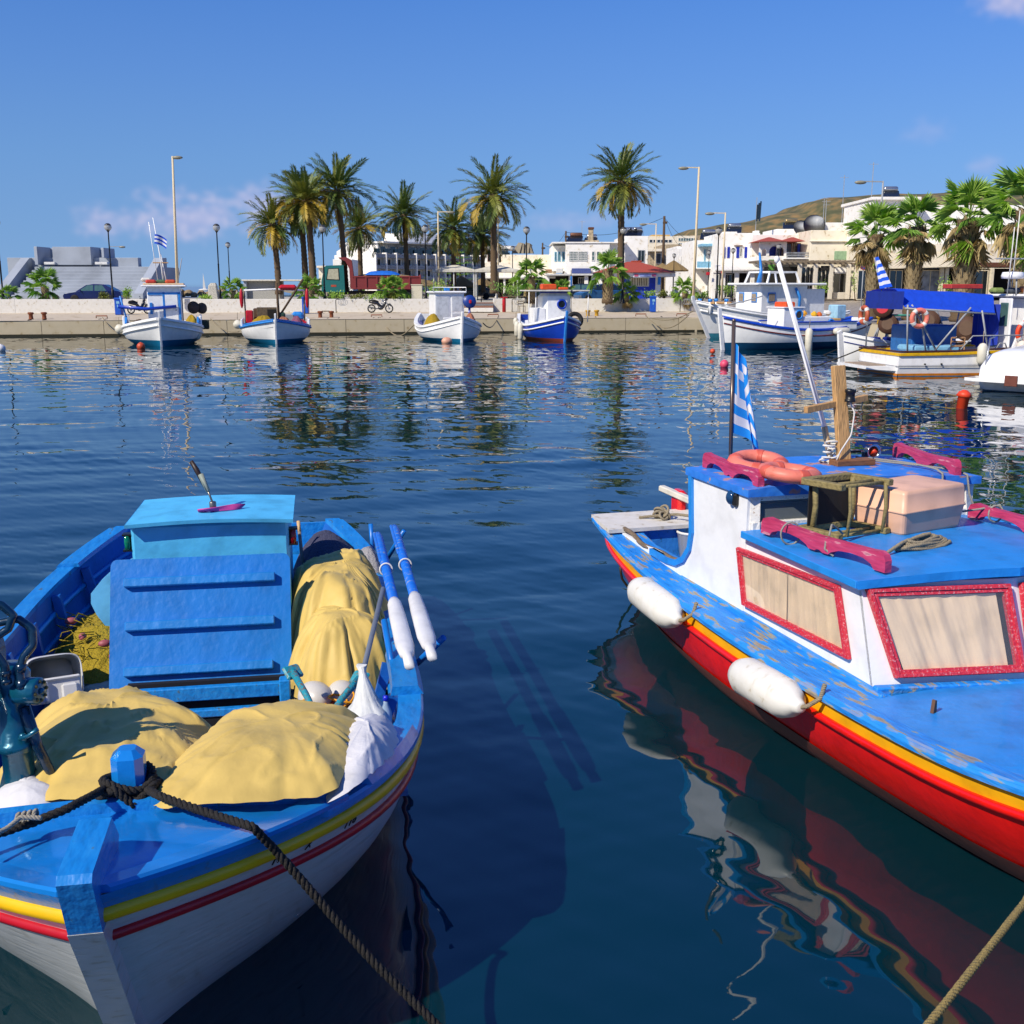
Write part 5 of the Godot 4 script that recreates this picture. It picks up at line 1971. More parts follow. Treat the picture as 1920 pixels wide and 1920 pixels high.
func shrub(label: String, at: Vector3, size: Vector3, sd: int, mat: String, n := 260) -> void:
	var r = RandomNumberGenerator.new()
	r.seed = sd
	var o = thing("shrub", label, "shrub", at, 0.0, "shrubs along the promenade")
	var m = mb()
	var st = mb()
	for k in 9:
		var b = Vector3(r.randf_range(-0.5, 0.5) * size.x, r.randf_range(0.5, 1.0) * size.y, r.randf_range(-0.5, 0.5) * size.z)
		st.tube([Vector3(b.x * 0.2, 0, b.z * 0.2), b], [0.03, 0.012], 4)
		for i in n / 9:
			var p = b + Vector3(r.randfn(0, 0.16) * size.x, r.randfn(-0.06, 0.13) * size.y, r.randfn(0, 0.16) * size.z)
			p.y = maxf(0.03, p.y)
			var d = Vector3(r.randf_range(-1, 1), r.randf_range(0.0, 1.0), r.randf_range(-1, 1)).normalized()
			var s = d.cross(Vector3(r.randf_range(-1, 1), 1, r.randf_range(-1, 1))).normalized()
			var l = 0.17
			m.quad(p, p + d * l * 0.5 + s * l * 0.25, p + d * l, p + d * l * 0.5 - s * l * 0.25)
	obj("foliage", m, M[mat], o)
	obj("stem", st, M.palm_bark, o)


# ---------------------------------------------------------------- the town (world coordinates, fronts face us)
# a block whose front is at z and that runs back by depth
func blk(p: Node, called: String, x0: float, y0: float, x1: float, y1: float, z: float, depth: float, mat: Material, bev := 0.03) -> MeshInstance3D:
	var m = mb()
	m.box(Vector3((x0 + x1) / 2, (y0 + y1) / 2, z - depth / 2), Vector3(absf(x1 - x0), absf(y1 - y0), depth), bev)
	return obj(called, m, mat, p, true)


# a window on a front at z: frame with bars, pane behind
func win(p: Node, x0: float, y0: float, x1: float, y1: float, z: float, frame: Material, nx := 1, ny := 1, pane: Material = null, called := "window") -> MeshInstance3D:
	var w = 0.07
	var m = mb()
	var c = Vector3((x0 + x1) / 2, (y0 + y1) / 2, z + 0.03)
	for i in nx + 1:
		m.box(Vector3(lerpf(x0 + w / 2, x1 - w / 2, float(i) / nx), c.y, c.z), Vector3(w if i == 0 or i == nx else 0.05, y1 - y0, 0.07))
	for j in ny + 1:
		m.box(Vector3(c.x, lerpf(y0 + w / 2, y1 - w / 2, float(j) / ny), c.z - 0.004), Vector3(x1 - x0 - w, w if j == 0 or j == ny else 0.05, 0.07))
	var f = obj(called, m, frame, p, true)
	m = mb()
	m.box(Vector3(c.x, c.y, z + 0.008), Vector3(x1 - x0 - w, y1 - y0 - w, 0.016))
	obj("pane", m, pane if pane else M.pane_dark, f, true)
	return f


func town_materials() -> void:
	paint("house_white", "efede8", 0.8, {"tex": "dirt", "bump": 0.3, "scale": 0.12})
	paint("house_cream", "e9e0cc", 0.85, {"tex": "dirt", "bump": 0.3, "scale": 0.12})
	paint("house_beige", "c2b090", 0.85, {"tex": "stone", "bump": 0.3, "scale": 0.15})
	paint("house_grey", "a2a7ae", 0.85, {"tex": "stone", "bump": 0.2, "scale": 0.1})
	paint("pane_dark", "1c242a", 0.08, {"spec": 0.7})
	paint("pane_green", "4a6a66", 0.08, {"spec": 0.7})
	paint("frame_paint", "d8d8d4", 0.5)
	paint("shutter_blue", "1236b8", 0.5)
	paint("pale_blue", "7db4d2", 0.6)
	paint("roof_red", "b8503a", 0.8, {"tex": "stone", "bump": 0.8, "scale": 0.6})
	paint("timber_brown", "6a3d24", 0.6, {"tex": "wood"})
	paint("timber_grey", "8a7c68", 0.7, {"tex": "wood"})
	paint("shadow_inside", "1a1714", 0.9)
	paint("awning_cream", "dccfb0", 0.8)
	paint("canvas_white", "d2cec2", 0.8)
	paint("iron_black", "101114", 0.4, {"metal": 0.3})
	paint("post_cream", "d8c6a2", 0.6)
	paint("post_white", "d6d6d2", 0.5)
	paint("tank_steel", "b4b6b8", 0.25, {"metal": 0.8})
	paint("solar_dark", "20242c", 0.15)
	paint("dish_grey", "9ea2a6", 0.5)
	paint("bin_blue", "1050b8", 0.45)
	paint("thatch", "a58a5a", 0.95, {"tex": "fibre", "bump": 1.5, "scale": 1.2})
	paint("rust_paint", "8a4a28", 0.8, {"tex": "stone", "scale": 3.0})
	paint("bollard_yellow", "c99a1c", 0.6, {"tex": "stone", "scale": 3.0})
	paint("tyre_black", "141414", 0.8)
	paint("marble", "cfcabd", 0.8, {"tex": "stone", "bump": 0.8, "scale": 0.6})
	paint("terracotta_red", "9c2638", 0.6)
	paint("pole_wood", "5a4632", 0.9, {"tex": "wood"})
	glass("lamp_glass", "b4b4b0", 0.6)


# ------------------------------------------------ lamps, poles, small things
func globe_lamp(label: String, at: Vector3, h: float) -> void:
	var o: Node3D = get_node_or_null("street_lamp")
	if o:
		copy(o, at, 0.0, label, h / 5.9)
		return
	o = thing("street_lamp", label, "street lamp", at, 0.0, "black globe lamps along the promenade")
	var m = mb(true)
	m.lathe([Vector2(0.24, 0), Vector2(0.24, 0.06), Vector2(0.16, 0.12), Vector2(0.11, 0.5), Vector2(0.1, 1.0), Vector2(0.065, 1.04), Vector2(0.06, 2.9), Vector2(0.075, 2.95), Vector2(0.05, 3.0), Vector2(0.045, 5.3), Vector2(0.1, 5.38), Vector2(0.14, 5.46), Vector2(0.12, 5.5)], 12)
	obj("post", m, M.iron_black, o)
	m = mb(true)
	m.ball(Vector3(0, 5.68, 0), Vector3(0.28, 0.28, 0.28), 16, 12)
	obj("globe", m, M.lamp_glass, o)
	m = mb(true)
	m.lathe([Vector2(0.255, 5.8), Vector2(0.2, 5.89), Vector2(0.12, 5.95), Vector2(0.05, 5.968), Vector2(0.0, 5.97)], 16)
	obj("cap", m, paint("smoked_cap", "3c3a36", 0.3), o)
	m = mb(true)
	m.lathe([Vector2(0.03, 5.46), Vector2(0.05, 5.55), Vector2(0.05, 5.68), Vector2(0.0, 5.72)], 10)
	obj("bulb", m, M.post_white, o)


func tall_light(label: String, at: Vector3, h: float, arm: float, mat: Material, lean := 0.0, r := 0.1) -> void:
	var o = thing("street_light", label, "street light", at, 0.0, "tall street lights on plain poles")
	var m = mb(true)
	m.tube([Vector3.ZERO, Vector3(lean * 0.5, h * 0.5, 0), Vector3(lean, h, 0)], [r, r * 0.8, r * 0.62], 10)
	obj("pole", m, mat, o)
	m = mb()
	var e = Vector3(lean + arm, h - 0.03, 0.0)
	m.bar(Vector3(lean, h - 0.05, 0), e, 0.07, 0.07)
	obj("arm", m, mat, o)
	m = mb(true)
	m.ball(e + Vector3(signf(arm) * 0.2, -0.06, 0), Vector3(0.38, 0.12, 0.16), 10, 6)
	obj("lamp_head", m, paint("lamp_head_grey", "8d8a78", 0.4), o)


func solar_heater(p: Node, x: float, y: float, z: float, w: float, tank: Material, dir := -1.0) -> void:
	var m = mb()
	m.slab([Vector3(x - w * 0.5, y + 0.1, z + 0.6), Vector3(x + w * 0.5, y + 0.1, z + 0.6), Vector3(x + w * 0.5 - dir * 0.3, y + 0.75, z - 0.6), Vector3(x - w * 0.5 - dir * 0.3, y + 0.75, z - 0.6)], Vector3(0, 0.06, 0.06))
	var s = obj("solar_panel", m, M.solar_dark, p, true)
	m = mb(true)
	m.lathe([Vector2(0.0, -w * 0.42), Vector2(0.18, -w * 0.4), Vector2(0.24, -w * 0.34), Vector2(0.24, w * 0.34), Vector2(0.18, w * 0.4), Vector2(0.0, w * 0.42)], 14, Vector3(x - dir * 0.35, y + 0.95, z - 0.65), Basis(Vector3(0, 1, 0), Vector3(1, 0, 0), Vector3(0, 0, -1)))
	obj("tank", m, tank, s, true)
	m = mb()
	for q in [-0.35, 0.35]:
		m.bar(Vector3(x + q * w - dir * 0.5, y - 0.05, z - 0.7), Vector3(x + q * w - dir * 0.5, y + 0.8, z - 0.65), 0.05, 0.05)
	obj("stand", m, M.post_white, s, true)


func dish(p: Node, c: Vector3, r: float, t: Basis) -> void:
	var m = mb(true)
	m.lathe([Vector2(0.0, 0.0), Vector2(r * 0.5, r * 0.06), Vector2(r, r * 0.24)], 20, c, t)
	m.tube([c, c + Vector3(0, -r * 1.2, -0.1)], 0.05, 6)
	obj("satellite_dish", m, M.dish_grey, p, true)


func antenna(p: Node, base: Vector3, h: float, bars := 3) -> void:
	var m = mb()
	m.bar(base, base + Vector3(0, h, 0), 0.05, 0.05)
	for k in bars:
		m.bar(base + Vector3(-0.4 + 0.1 * k, h * (0.95 - 0.12 * k), 0), base + Vector3(0.4 - 0.1 * k, h * (0.95 - 0.12 * k), 0.05), 0.03, 0.03)
	obj("antenna", m, M.dish_grey, p, true)


func bin(label: String, at: Vector3) -> void:
	var o = thing("litter_bin", label, "bin", at, 0.0, "blue litter bins on the quay")
	var m = mb()
	m.box(Vector3(0, 0.5, 0), Vector3(0.42, 1.0, 0.5), 0.03)
	obj("body", m, M.bin_blue, o)
	m = mb()
	m.box(Vector3(0, 1.06, 0), Vector3(0.48, 0.14, 0.56), 0.04)
	obj("lid", m, M.bin_blue, o)
	m = mb()
	m.box(Vector3(0.03, 0.82, 0.253), Vector3(0.2, 0.16, 0.006))
	m.box(Vector3(0, 0.6, 0.253), Vector3(0.06, 0.16, 0.006))
	obj("panel", m, M.pale_blue, o)


func bollard(label: String, at: Vector3, mat: Material) -> void:
	var m = mb(true)
	m.lathe([Vector2(0.16, 0.0), Vector2(0.13, 0.05), Vector2(0.12, 0.28), Vector2(0.17, 0.32), Vector2(0.19, 0.38), Vector2(0.14, 0.43), Vector2(0.0, 0.44)], 14)
	var o = obj("mooring_bollard", m, mat)
	o.position = at
	tag(o, label, "bollard", "mooring bollards along the quay")


func hose_rack(label: String, at: Vector3) -> void:
	var o = thing("hose_stand", label, "hose stand", at)
	var m = mb(true)
	m.tube([Vector3(-0.3, 0, 0), Vector3(-0.3, 0.88, 0), Vector3(-0.26, 0.92, 0), Vector3(0.35, 0.92, 0.05)], 0.03, 6)
	obj("pipe", m, M.iron_black, o)
	m = mb(true)
	for k in 3:
		m.torus(Vector3(0.08 + 0.12 * k, 0.72, 0.06), 0.2, 0.018, Basis(Vector3.FORWARD, 0.2 * k) * Basis(Vector3.RIGHT, 1.57), 18, 5)
	obj("hose", m, M.dish_grey, o)


# ------------------------------------------------ vehicles: x is the length, facing -x
func car(label: String, at: Vector3, turn: float, hex: String, kind: int, size := 1.0) -> Node3D:
	var body = paint("car_" + hex, hex, 0.25, {"coat": 0.8, "metal": 0.2})
	var o = thing("parked_car", label, "car", at, turn, "cars parked on the promenade")
	o.scale = Vector3.ONE * size
	var low: Array = [
		[Vector2(-2.15, 0.3), Vector2(-2.2, 0.55), Vector2(-2.1, 0.7), Vector2(-1.1, 0.86), Vector2(0.5, 0.92), Vector2(1.7, 0.94), Vector2(2.15, 0.88), Vector2(2.25, 0.6), Vector2(2.2, 0.3)],
		[Vector2(-1.9, 0.3), Vector2(-1.95, 0.6), Vector2(-1.8, 0.78), Vector2(-1.1, 0.95), Vector2(0.5, 0.98), Vector2(1.8, 1.0), Vector2(1.98, 0.8), Vector2(1.95, 0.3)],
		[Vector2(-2.3, 0.4), Vector2(-2.35, 0.9), Vector2(-2.2, 1.0), Vector2(-1.2, 1.05), Vector2(0.5, 1.06), Vector2(2.4, 1.06), Vector2(2.45, 0.8), Vector2(2.4, 0.4)]][kind]
	var up: Array = [
		[Vector2(-1.25, 0.86), Vector2(-0.45, 1.36), Vector2(0.1, 1.44), Vector2(0.9, 1.41), Vector2(1.75, 0.94)],
		[Vector2(-1.3, 0.95), Vector2(-0.5, 1.44), Vector2(0.2, 1.54), Vector2(1.4, 1.5), Vector2(1.86, 1.0)],
		[Vector2(-1.3, 1.05), Vector2(-0.75, 1.62), Vector2(-0.4, 1.68), Vector2(0.7, 1.68), Vector2(0.85, 1.06)]][kind]
	var m = mb()
	var rings = []
	for q in [[-0.84, 0.9], [-0.8, 1.0], [0.8, 1.0], [0.84, 0.9]]:
		var ring = []
		for p in low:
			ring.append(Vector3(p.x, 0.6 + (p.y - 0.6) * q[1], q[0]))
		rings.append(ring)
	m.loft(rings)
	obj("body", m, body, o)
	m = mb()
	rings = []
	for z in [-0.78, 0.78]:
		var ring = []
		for p in up:
			var k: float = (p.y - up[0].y) / (up[2].y - up[0].y)
			ring.append(Vector3(p.x, p.y, z * (1.0 - 0.2 * k)))
		rings.append(ring)
	m.loft(rings)
	obj("cabin", m, body, o)
	# side windows and windscreens
	var cz = func(p: Vector2, side: float) -> Vector3:
		var k: float = (p.y - up[0].y) / (up[2].y - up[0].y)
		return Vector3(p.x, p.y, side * (0.79 - 0.156 * k))
	for side in [-1.0, 1.0]:
		var y0: float = up[0].y + 0.06
		var y1: float = up[2].y - 0.09
		var cut = 0.15 if kind == 0 else 0.2
		for e in [[up[0].x + 0.25, up[1].x + 0.12, cut - 0.05], [cut + 0.05, cut + 0.05, up[3].x - 0.12]]:
			m = mb()
			if e[2] == cut - 0.05:
				m.fan([cz.call(Vector2(e[0], y0), side), cz.call(Vector2(e[1], y1), side), cz.call(Vector2(e[2], y1), side), cz.call(Vector2(e[2], y0), side)])
			else:
				m.fan([cz.call(Vector2(e[0], y0), side), cz.call(Vector2(e[1], y1), side), cz.call(Vector2(e[2], y1), side), cz.call(Vector2(e[2] + 0.35, y0), side)])
			obj("side_window", m, M.pane_green if kind == 0 else M.pane_dark, o)
	for e in [[0, 1], [4, 3]]:
		m = mb()
		var a: Vector2 = up[e[0]]
		var b: Vector2 = up[e[1]]
		var n = Vector2(-(b - a).y, (b - a).x).normalized() * (0.012 if e[0] == 0 else -0.012)
		a = a.lerp(b, 0.12) + n
		b = b.lerp(up[e[0]], 0.06) + n
		m.quad(Vector3(a.x, a.y, -0.68), Vector3(b.x, b.y, -0.58), Vector3(b.x, b.y, 0.58), Vector3(a.x, a.y, 0.68))
		obj("windscreen", m, M.pane_dark, o)
	for s in [[-1.32, -0.78], [-1.32, 0.78], [1.3, -0.78], [1.3, 0.78]]:
		m = mb(true)
		var t = Basis(Vector3(1, 0, 0), Vector3(0, 0, 1), Vector3(0, -1, 0))
		m.lathe([Vector2(0.2, -0.1), Vector2(0.3, -0.1), Vector2(0.32, -0.06), Vector2(0.32, 0.06), Vector2(0.3, 0.1), Vector2(0.2, 0.1)], 18, Vector3(s[0], 0.32, s[1]), t)
		var w = obj("wheel", m, M.tyre_black, o)
		m = mb()
		m.lathe([Vector2(0.0, -0.09), Vector2(0.2, -0.085), Vector2(0.2, 0.085), Vector2(0.0, 0.09)], 12, Vector3(s[0], 0.32, s[1]), t)
		obj("rim", m, M.tank_steel, w)
	for side in [-1.0, 1.0]:
		m = mb(true)
		m.ball(Vector3(low[2].x + 0.16, 0.68 if kind < 2 else 0.9, side * 0.6), Vector3(0.16, 0.09, 0.17), 10, 6)
		obj("headlight", m, M.post_white, o)
		m = mb()
		m.box(Vector3(low[low.size() - 3].x - 0.05, 0.75, side * 0.68), Vector3(0.2, 0.14, 0.2), 0.03)
		obj("tail_light", m, paint("tail_red", "a01418", 0.3), o)
		m = mb()
		m.box(Vector3(up[0].x + 0.42, up[0].y + 0.08, side * 0.9), Vector3(0.12, 0.12, 0.16), 0.03)
		obj("mirror", m, body, o)
	return o


func dump_truck(at: Vector3) -> void:
	var o = thing("dump_truck", "dump truck with a teal cab and a maroon tipping body", "truck", at, 0.12)
	var teal = paint("truck_teal", "1d6a68", 0.45, {"tex": "dirt"})
	var maroon = paint("truck_maroon", "7a2a2c", 0.7, {"tex": "dirt", "bump": 0.4})
	# local: x to the rear, cab first
	var m = mb()
	var o2 = [Vector2(0, 0.75), Vector2(0.02, 1.55), Vector2(0.3, 2.75), Vector2(0.45, 2.85), Vector2(1.85, 2.9), Vector2(1.9, 0.75)]
	m.prism(o2, 2.2, Vector3(0, 0, -2.2))
	obj("cab", m, teal, o)
	m = mb()
	m.prism([Vector2(0.42, 1.75), Vector2(0.6, 2.62), Vector2(1.45, 2.65), Vector2(1.5, 1.7)], 0.02, Vector3(0, 0, 0.003))
	var f = obj("window_frame", m, M.tyre_black, o)
	m = mb()
	m.prism([Vector2(0.5, 1.8), Vector2(0.64, 2.57), Vector2(1.4, 2.6), Vector2(1.43, 1.75)], 0.02, Vector3(0, 0, 0.012))
	obj("pane", m, paint("truck_pane", "b9b59a", 0.1), f)
	m = mb()
	m.quad(Vector3(0.055, 1.7, -0.15), Vector3(0.28, 2.62, -0.2), Vector3(0.28, 2.62, -2.0), Vector3(0.055, 1.7, -2.05))
	obj("windscreen", m, M.pane_green, o)
	m = mb()
	m.box(Vector3(-0.05, 0.85, -1.1), Vector3(0.2, 0.35, 2.3), 0.04)
	obj("bumper", m, M.post_white, o)
	m = mb()
	m.box(Vector3(1.0, 1.25, 0.012), Vector3(0.42, 0.16, 0.012))
	obj("door_mark", m, paint("mark_red", "b04a30", 0.6), o)
	m = mb()
	m.box(Vector3(4.4, 0.72, -1.1), Vector3(7.4, 0.28, 0.9), 0.02)
	obj("chassis", m, M.tyre_black, o)
	# body with headboard that curves over the cab
	m = mb()
	m.prism([Vector2(2.35, 1.0), Vector2(2.3, 2.6), Vector2(2.0, 3.2), Vector2(1.5, 3.42), Vector2(1.45, 3.5), Vector2(2.1, 3.52), Vector2(2.5, 3.3), Vector2(2.62, 2.2), Vector2(2.62, 1.0)], 2.3, Vector3(0, 0, -2.25))
	obj("headboard", m, maroon, o)
	m = mb()
	m.box(Vector3(5.3, 1.5, 0.03), Vector3(5.5, 1.0, 0.08), 0.01)
	m.box(Vector3(5.3, 1.5, -2.25), Vector3(5.5, 1.0, 0.08), 0.01)
	m.box(Vector3(8.05, 1.6, -1.1), Vector3(0.08, 1.1, 2.2), 0.01)
	m.box(Vector3(5.3, 1.0, -1.1), Vector3(5.4, 0.1, 2.2))
	var b = obj("tipping_body", m, maroon, o)
	for k in 7:
		m = mb()
		m.box(Vector3(2.75 + 0.88 * k, 1.5, 0.1), Vector3(0.12, 1.05, 0.1), 0.01)
		obj("stake", m, maroon, b)
	for y in [1.05, 1.98]:
		m = mb()
		m.box(Vector3(5.3, y, 0.08), Vector3(5.5, 0.12, 0.1), 0.01)
		obj("side_rail", m, maroon, b)
	m = mb(true)
	heap(m, [Vector3(2.9, 1.8, -0.2), Vector3(7.8, 1.8, -0.2), Vector3(7.8, 1.8, -2.0), Vector3(2.9, 1.8, -2.0)], Vector3(4.6, 2.3, -1.1), 1.6, 0.05, 4, 5.0, 10, 30)
	obj("load", m, paint("sand_load", "9c8058", 0.95, {"tex": "stone"}), b)
	m = mb(true)
	heap(m, [Vector3(3.8, 2.12, -0.3), Vector3(6.2, 2.12, -0.3), Vector3(6.2, 2.12, -1.9), Vector3(3.8, 2.12, -1.9)], Vector3(5.0, 2.45, -1.1), 3.0, 0.05, 6, 5.0, 10, 30)
	obj("blue_sheet", m, paint("sheet_blue", "1568d0", 0.6), b)
	for x in [0.95, 5.6, 6.8]:
		for z in [-0.2, -2.0]:
			m = mb(true)
			m.lathe([Vector2(0.25, -0.16), Vector2(0.46, -0.16), Vector2(0.5, -0.1), Vector2(0.5, 0.1), Vector2(0.46, 0.16), Vector2(0.25, 0.16)], 18, Vector3(x, 0.5, z), Basis(Vector3(1, 0, 0), Vector3(0, 0, 1), Vector3(0, -1, 0)))
			var w = obj("wheel", m, M.tyre_black, o)
			m = mb()
			m.lathe([Vector2(0.0, -0.1), Vector2(0.25, -0.08), Vector2(0.25, 0.08), Vector2(0.0, 0.1)], 12, Vector3(x, 0.5, z), Basis(Vector3(1, 0, 0), Vector3(0, 0, 1), Vector3(0, -1, 0)))
			obj("rim", m, M.dish_grey, w)


func motorbike(label: String, at: Vector3, turn: float) -> void:
	var o = thing("motorbike", label, "motorbike", at, turn)
	var black = paint("bike_black", "16161a", 0.3, {"coat": 0.6})
	for x in [-0.62, 0.62]:
		var m = mb(true)
		m.torus(Vector3(x, 0.29, 0), 0.25, 0.045, Basis(Vector3.RIGHT, PI / 2), 26, 8)
		var w = obj("wheel", m, M.tyre_black, o)
		m = mb()
		for k in 6:
			var a = TAU * k / 6
			m.bar(Vector3(x, 0.29, 0), Vector3(x + cos(a) * 0.24, 0.29 + sin(a) * 0.24, 0), 0.02, 0.02)
		m.lathe([Vector2(0.0, -0.05), Vector2(0.06, -0.05), Vector2(0.06, 0.05), Vector2(0.0, 0.05)], 10, Vector3(x, 0.29, 0), Basis(Vector3(1, 0, 0), Vector3(0, 0, 1), Vector3(0, -1, 0)))
		obj("rim", m, M.dish_grey, w)
	var m = mb(true)
	m.tube([Vector3(-0.8, 0.74, 0), Vector3(-0.55, 0.72, 0), Vector3(-0.2, 0.66, 0), Vector3(-0.02, 0.45, 0), Vector3(0.2, 0.42, 0), Vector3(0.36, 0.72, 0), Vector3(0.4, 0.9, 0)], [0.05, 0.1, 0.12, 0.12, 0.12, 0.1, 0.07], 8)
	obj("fairing", m, black, o)
	m = mb(true)
	m.tube([Vector3(-0.75, 0.81, 0), Vector3(-0.45, 0.82, 0), Vector3(-0.12, 0.74, 0)], [0.07, 0.11, 0.07], 8)
	obj("saddle", m, M.tyre_black, o)
	m = mb(true)
	m.tube([Vector3(0.62, 0.29, 0.07), Vector3(0.48, 0.62, 0.07), Vector3(0.38, 0.98, 0.04)], 0.025, 6)
	m.tube([Vector3(0.62, 0.29, -0.07), Vector3(0.48, 0.62, -0.07), Vector3(0.38, 0.98, -0.04)], 0.025, 6)
	obj("fork", m, M.dish_grey, o)
	m = mb(true)
	m.tube([Vector3(0.28, 1.02, 0.32), Vector3(0.38, 0.99, 0.1), Vector3(0.38, 0.99, -0.1), Vector3(0.28, 1.02, -0.32)], 0.02, 6)
	m.ball(Vector3(0.44, 0.92, 0), Vector3(0.1, 0.11, 0.1), 10, 7)
	obj("handlebar", m, black, o)
	for s in [0.26, -0.26]:
		m = mb()
		m.bar(Vector3(0.36, 1.0, s), Vector3(0.32, 1.13, s * 1.2), 0.015, 0.015)
		m.box(Vector3(0.32, 1.15, s * 1.25), Vector3(0.02, 0.07, 0.12), 0.01)
		obj("mirror", m, black, o)
	m = mb(true)
	m.ball(Vector3(0.02, 0.33, 0), Vector3(0.2, 0.14, 0.14), 10, 7)
	m.tube([Vector3(0.1, 0.3, 0.1), Vector3(-0.3, 0.28, 0.14), Vector3(-0.8, 0.42, 0.15)], [0.03, 0.04, 0.06], 7)
	m.tube([Vector3(0.5, 0.58, 0), Vector3(0.66, 0.6, 0), Vector3(0.8, 0.5, 0)], [0.06, 0.07, 0.03], 6)
	obj("engine", m, paint("bike_grey", "55585c", 0.4, {"metal": 0.6}), o)


# ------------------------------------------------ buildings
func build_buildings() -> void:
	var w: Material = M.house_white
	# concrete grandstand on the left
	var g = thing("grandstand", "pale grey concrete grandstand of broad steps by the sea", "grandstand", Vector3(-44.29, 1.8, -112))
	var gm = paint("grandstand_grey", "a0a8b3", 0.85, {"bump": 0.3, "scale": 0.08})
	var x0 = -50.66
	var x1 = -37.7
	for k in 9:
		var y1 = lerpf(1.8, 5.05, (k + 1) / 9.0)
		var y0 = lerpf(1.8, 5.05, k / 9.0)
		var m = mb()
		m.box(Vector3((x0 + x1) / 2, (y0 + y1) / 2 - 0.2, -112.0 - 0.75 * k - 4.0), Vector3(x1 - x0 - 0.004 * k, y1 - y0 + 0.4, 8.0), 0.03)
		obj("step", m, gm, g, true)
	blk(g, "back_wall", -53.93, 1.8, -39.93, 6.01, -119, 1.0, gm)
	# the slanted cheek walls
	for q in [[-51.74, -53.37], [-37.59, -39.37]]:
		var m = mb()
		m.prism([Vector2(0, 1.8), Vector2(0, 2.3), Vector2(7.0, 5.95), Vector2(8.4, 6.01), Vector2(8.4, 1.8)], 0.9, Vector3(q[0] - 0.45, 0, -111.4), Basis(Vector3(0, 0, -1), Vector3.UP, Vector3(1, 0, 0)))
		obj("cheek_wall", m, gm, g, true)
	blk(g, "press_box", -48.77, 5.23, -44.7, 7.12, -118.4, 3.0, gm)
	blk(g, "screen_wall", -50.38, 5.23, -50.03, 7.12, -117.6, 3.4, gm)
	blk(g, "screen_wall", -50.87, 6, -49.59, 7.07, -121.0, 0.4, gm)
	blk(g, "screen_wall", -45.44, 6, -43.99, 7.02, -121.0, 0.4, gm)
	blk(g, "screen_wall", -43.43, 5.95, -43.15, 7.01, -118.0, 3.2, gm)
	blk(g, "ledge", -49.61, 5.27, -48.47, 5.54, -118.0, 0.8, paint("ledge_white", "dcdcd8", 0.8))
	blk(g, "ledge", -44.21, 5.27, -42.9, 5.54, -118.0, 0.8, M.ledge_white)
	# a small concrete hut and a white marble block to its right
	var hut = thing("concrete_hut", "low grey concrete enclosure behind the boat with red floats", "hut", Vector3(-21.05, 2.22, -92))
	blk(hut, "pillar", -22.28, 1.8, -22.02, 3.52, -92, 1.2, gm)
	blk(hut, "wall", -22.02, 1.8, -19.09, 3.48, -92.4, 0.4, paint("hut_wall", "b5b4ae", 0.85, {"tex": "stone"}))
	blk(hut, "roof", -22.37, 3.43, -17.09, 3.56, -91.8, 2.4, M.canvas_white)
	var mo = thing("marble_block", "upright rough white marble block beside the globe lamps", "stone", Vector3(-24.19, 2.32, -90))
	var m = mb()
	m.loft([rounded_rect(Vector3(-24.23, 1.8, -90), 0.42, 0.35, 0.05, Basis()), rounded_rect(Vector3(-24.28, 2.6, -90), 0.36, 0.32, 0.08, Basis(Vector3.UP, 0.1)), rounded_rect(Vector3(-24.28, 3.05, -90), 0.34, 0.3, 0.1, Basis(Vector3.UP, 0.1)), rounded_rect(Vector3(-24.23, 3.28, -90), 0.2, 0.16, 0.08, Basis(Vector3.UP, 0.2))])
	obj("block", m, M.marble, mo, true)
	m = mb()
	m.box(Vector3(-23.36, 2.2, -91), Vector3(1.9, 0.8, 0.8), 0.12, Basis(Vector3.UP, 0.1))
	obj("base", m, M.marble, mo, true)
	rng.seed = 77
	for k in 14:
		m = mb()
		var t = Basis(Vector3(rng.randf(), rng.randf(), rng.randf()).normalized(), rng.randf() * 3.0)
		m.ball(Vector3(-40.72 + 11.0 * k / 14.0, 2.0 + rng.randf() * 0.3, -128.0 - rng.randf()), Vector3(rng.randf_range(0.4, 0.7), rng.randf_range(0.3, 0.5), rng.randf_range(0.4, 0.6)), 7, 5, t)
		var rk = obj("breakwater_rock", m, paint("rock_tan", "a08c6c", 0.95, {"tex": "stone", "bump": 1.0}))
		tag(rk, ["flat tan", "round tan", "sharp tan", "low tan"][k % 4] + " breakwater rock against the sea, " + ["first", "second", "third", "fourth", "fifth", "sixth", "seventh", "eighth", "ninth", "tenth", "eleventh", "twelfth", "thirteenth", "last"][k] + " from the left", "rock", "rocks of the breakwater")
	# ---- hotel
	hotel()
	var lo = thing("white_house", "low cream and white house standing left of the hotel behind the truck", "house", Vector3(-41.3, 1.65, -260))
	blk(lo, "wall", -45.57, 1.7, -41.56, 7.27, -262, 10, M.house_cream)
	blk(lo, "wall", -41.81, 1.7, -37.3, 9.21, -260, 12, w)
	blk(lo, "parapet", -45.82, 7.27, -41.31, 7.76, -261, 11, M.house_cream)
	for q in [[600, 512, 606, 526], [612, 512, 618, 526]]:
		pass
	win(lo, -44.69, 3.86, -43.94, 5.69, -262, M.frame_paint)
	win(lo, -40.56, 5.08, -39.81, 6.78, -260, M.frame_paint)
	# ---- terrace house with big parasols on the roof
	var th = thing("terrace_house", "cream house with a roof terrace and folded parasols left of the white shop house", "house", Vector3(1.18, 1.96, -122))
	blk(th, "wall", -3.06, 1.8, 4.82, 5.57, -122, 12, M.house_cream)
	blk(th, "parapet", -1.47, 5.57, 4.82, 6.43, -123, 0.4, M.house_cream)
	blk(th, "stair_tower", -3.06, 5.57, -1.18, 7.05, -123, 6, w)
	blk(th, "roof_slab", -3.24, 7.05, 0.12, 7.33, -122.6, 8, w)
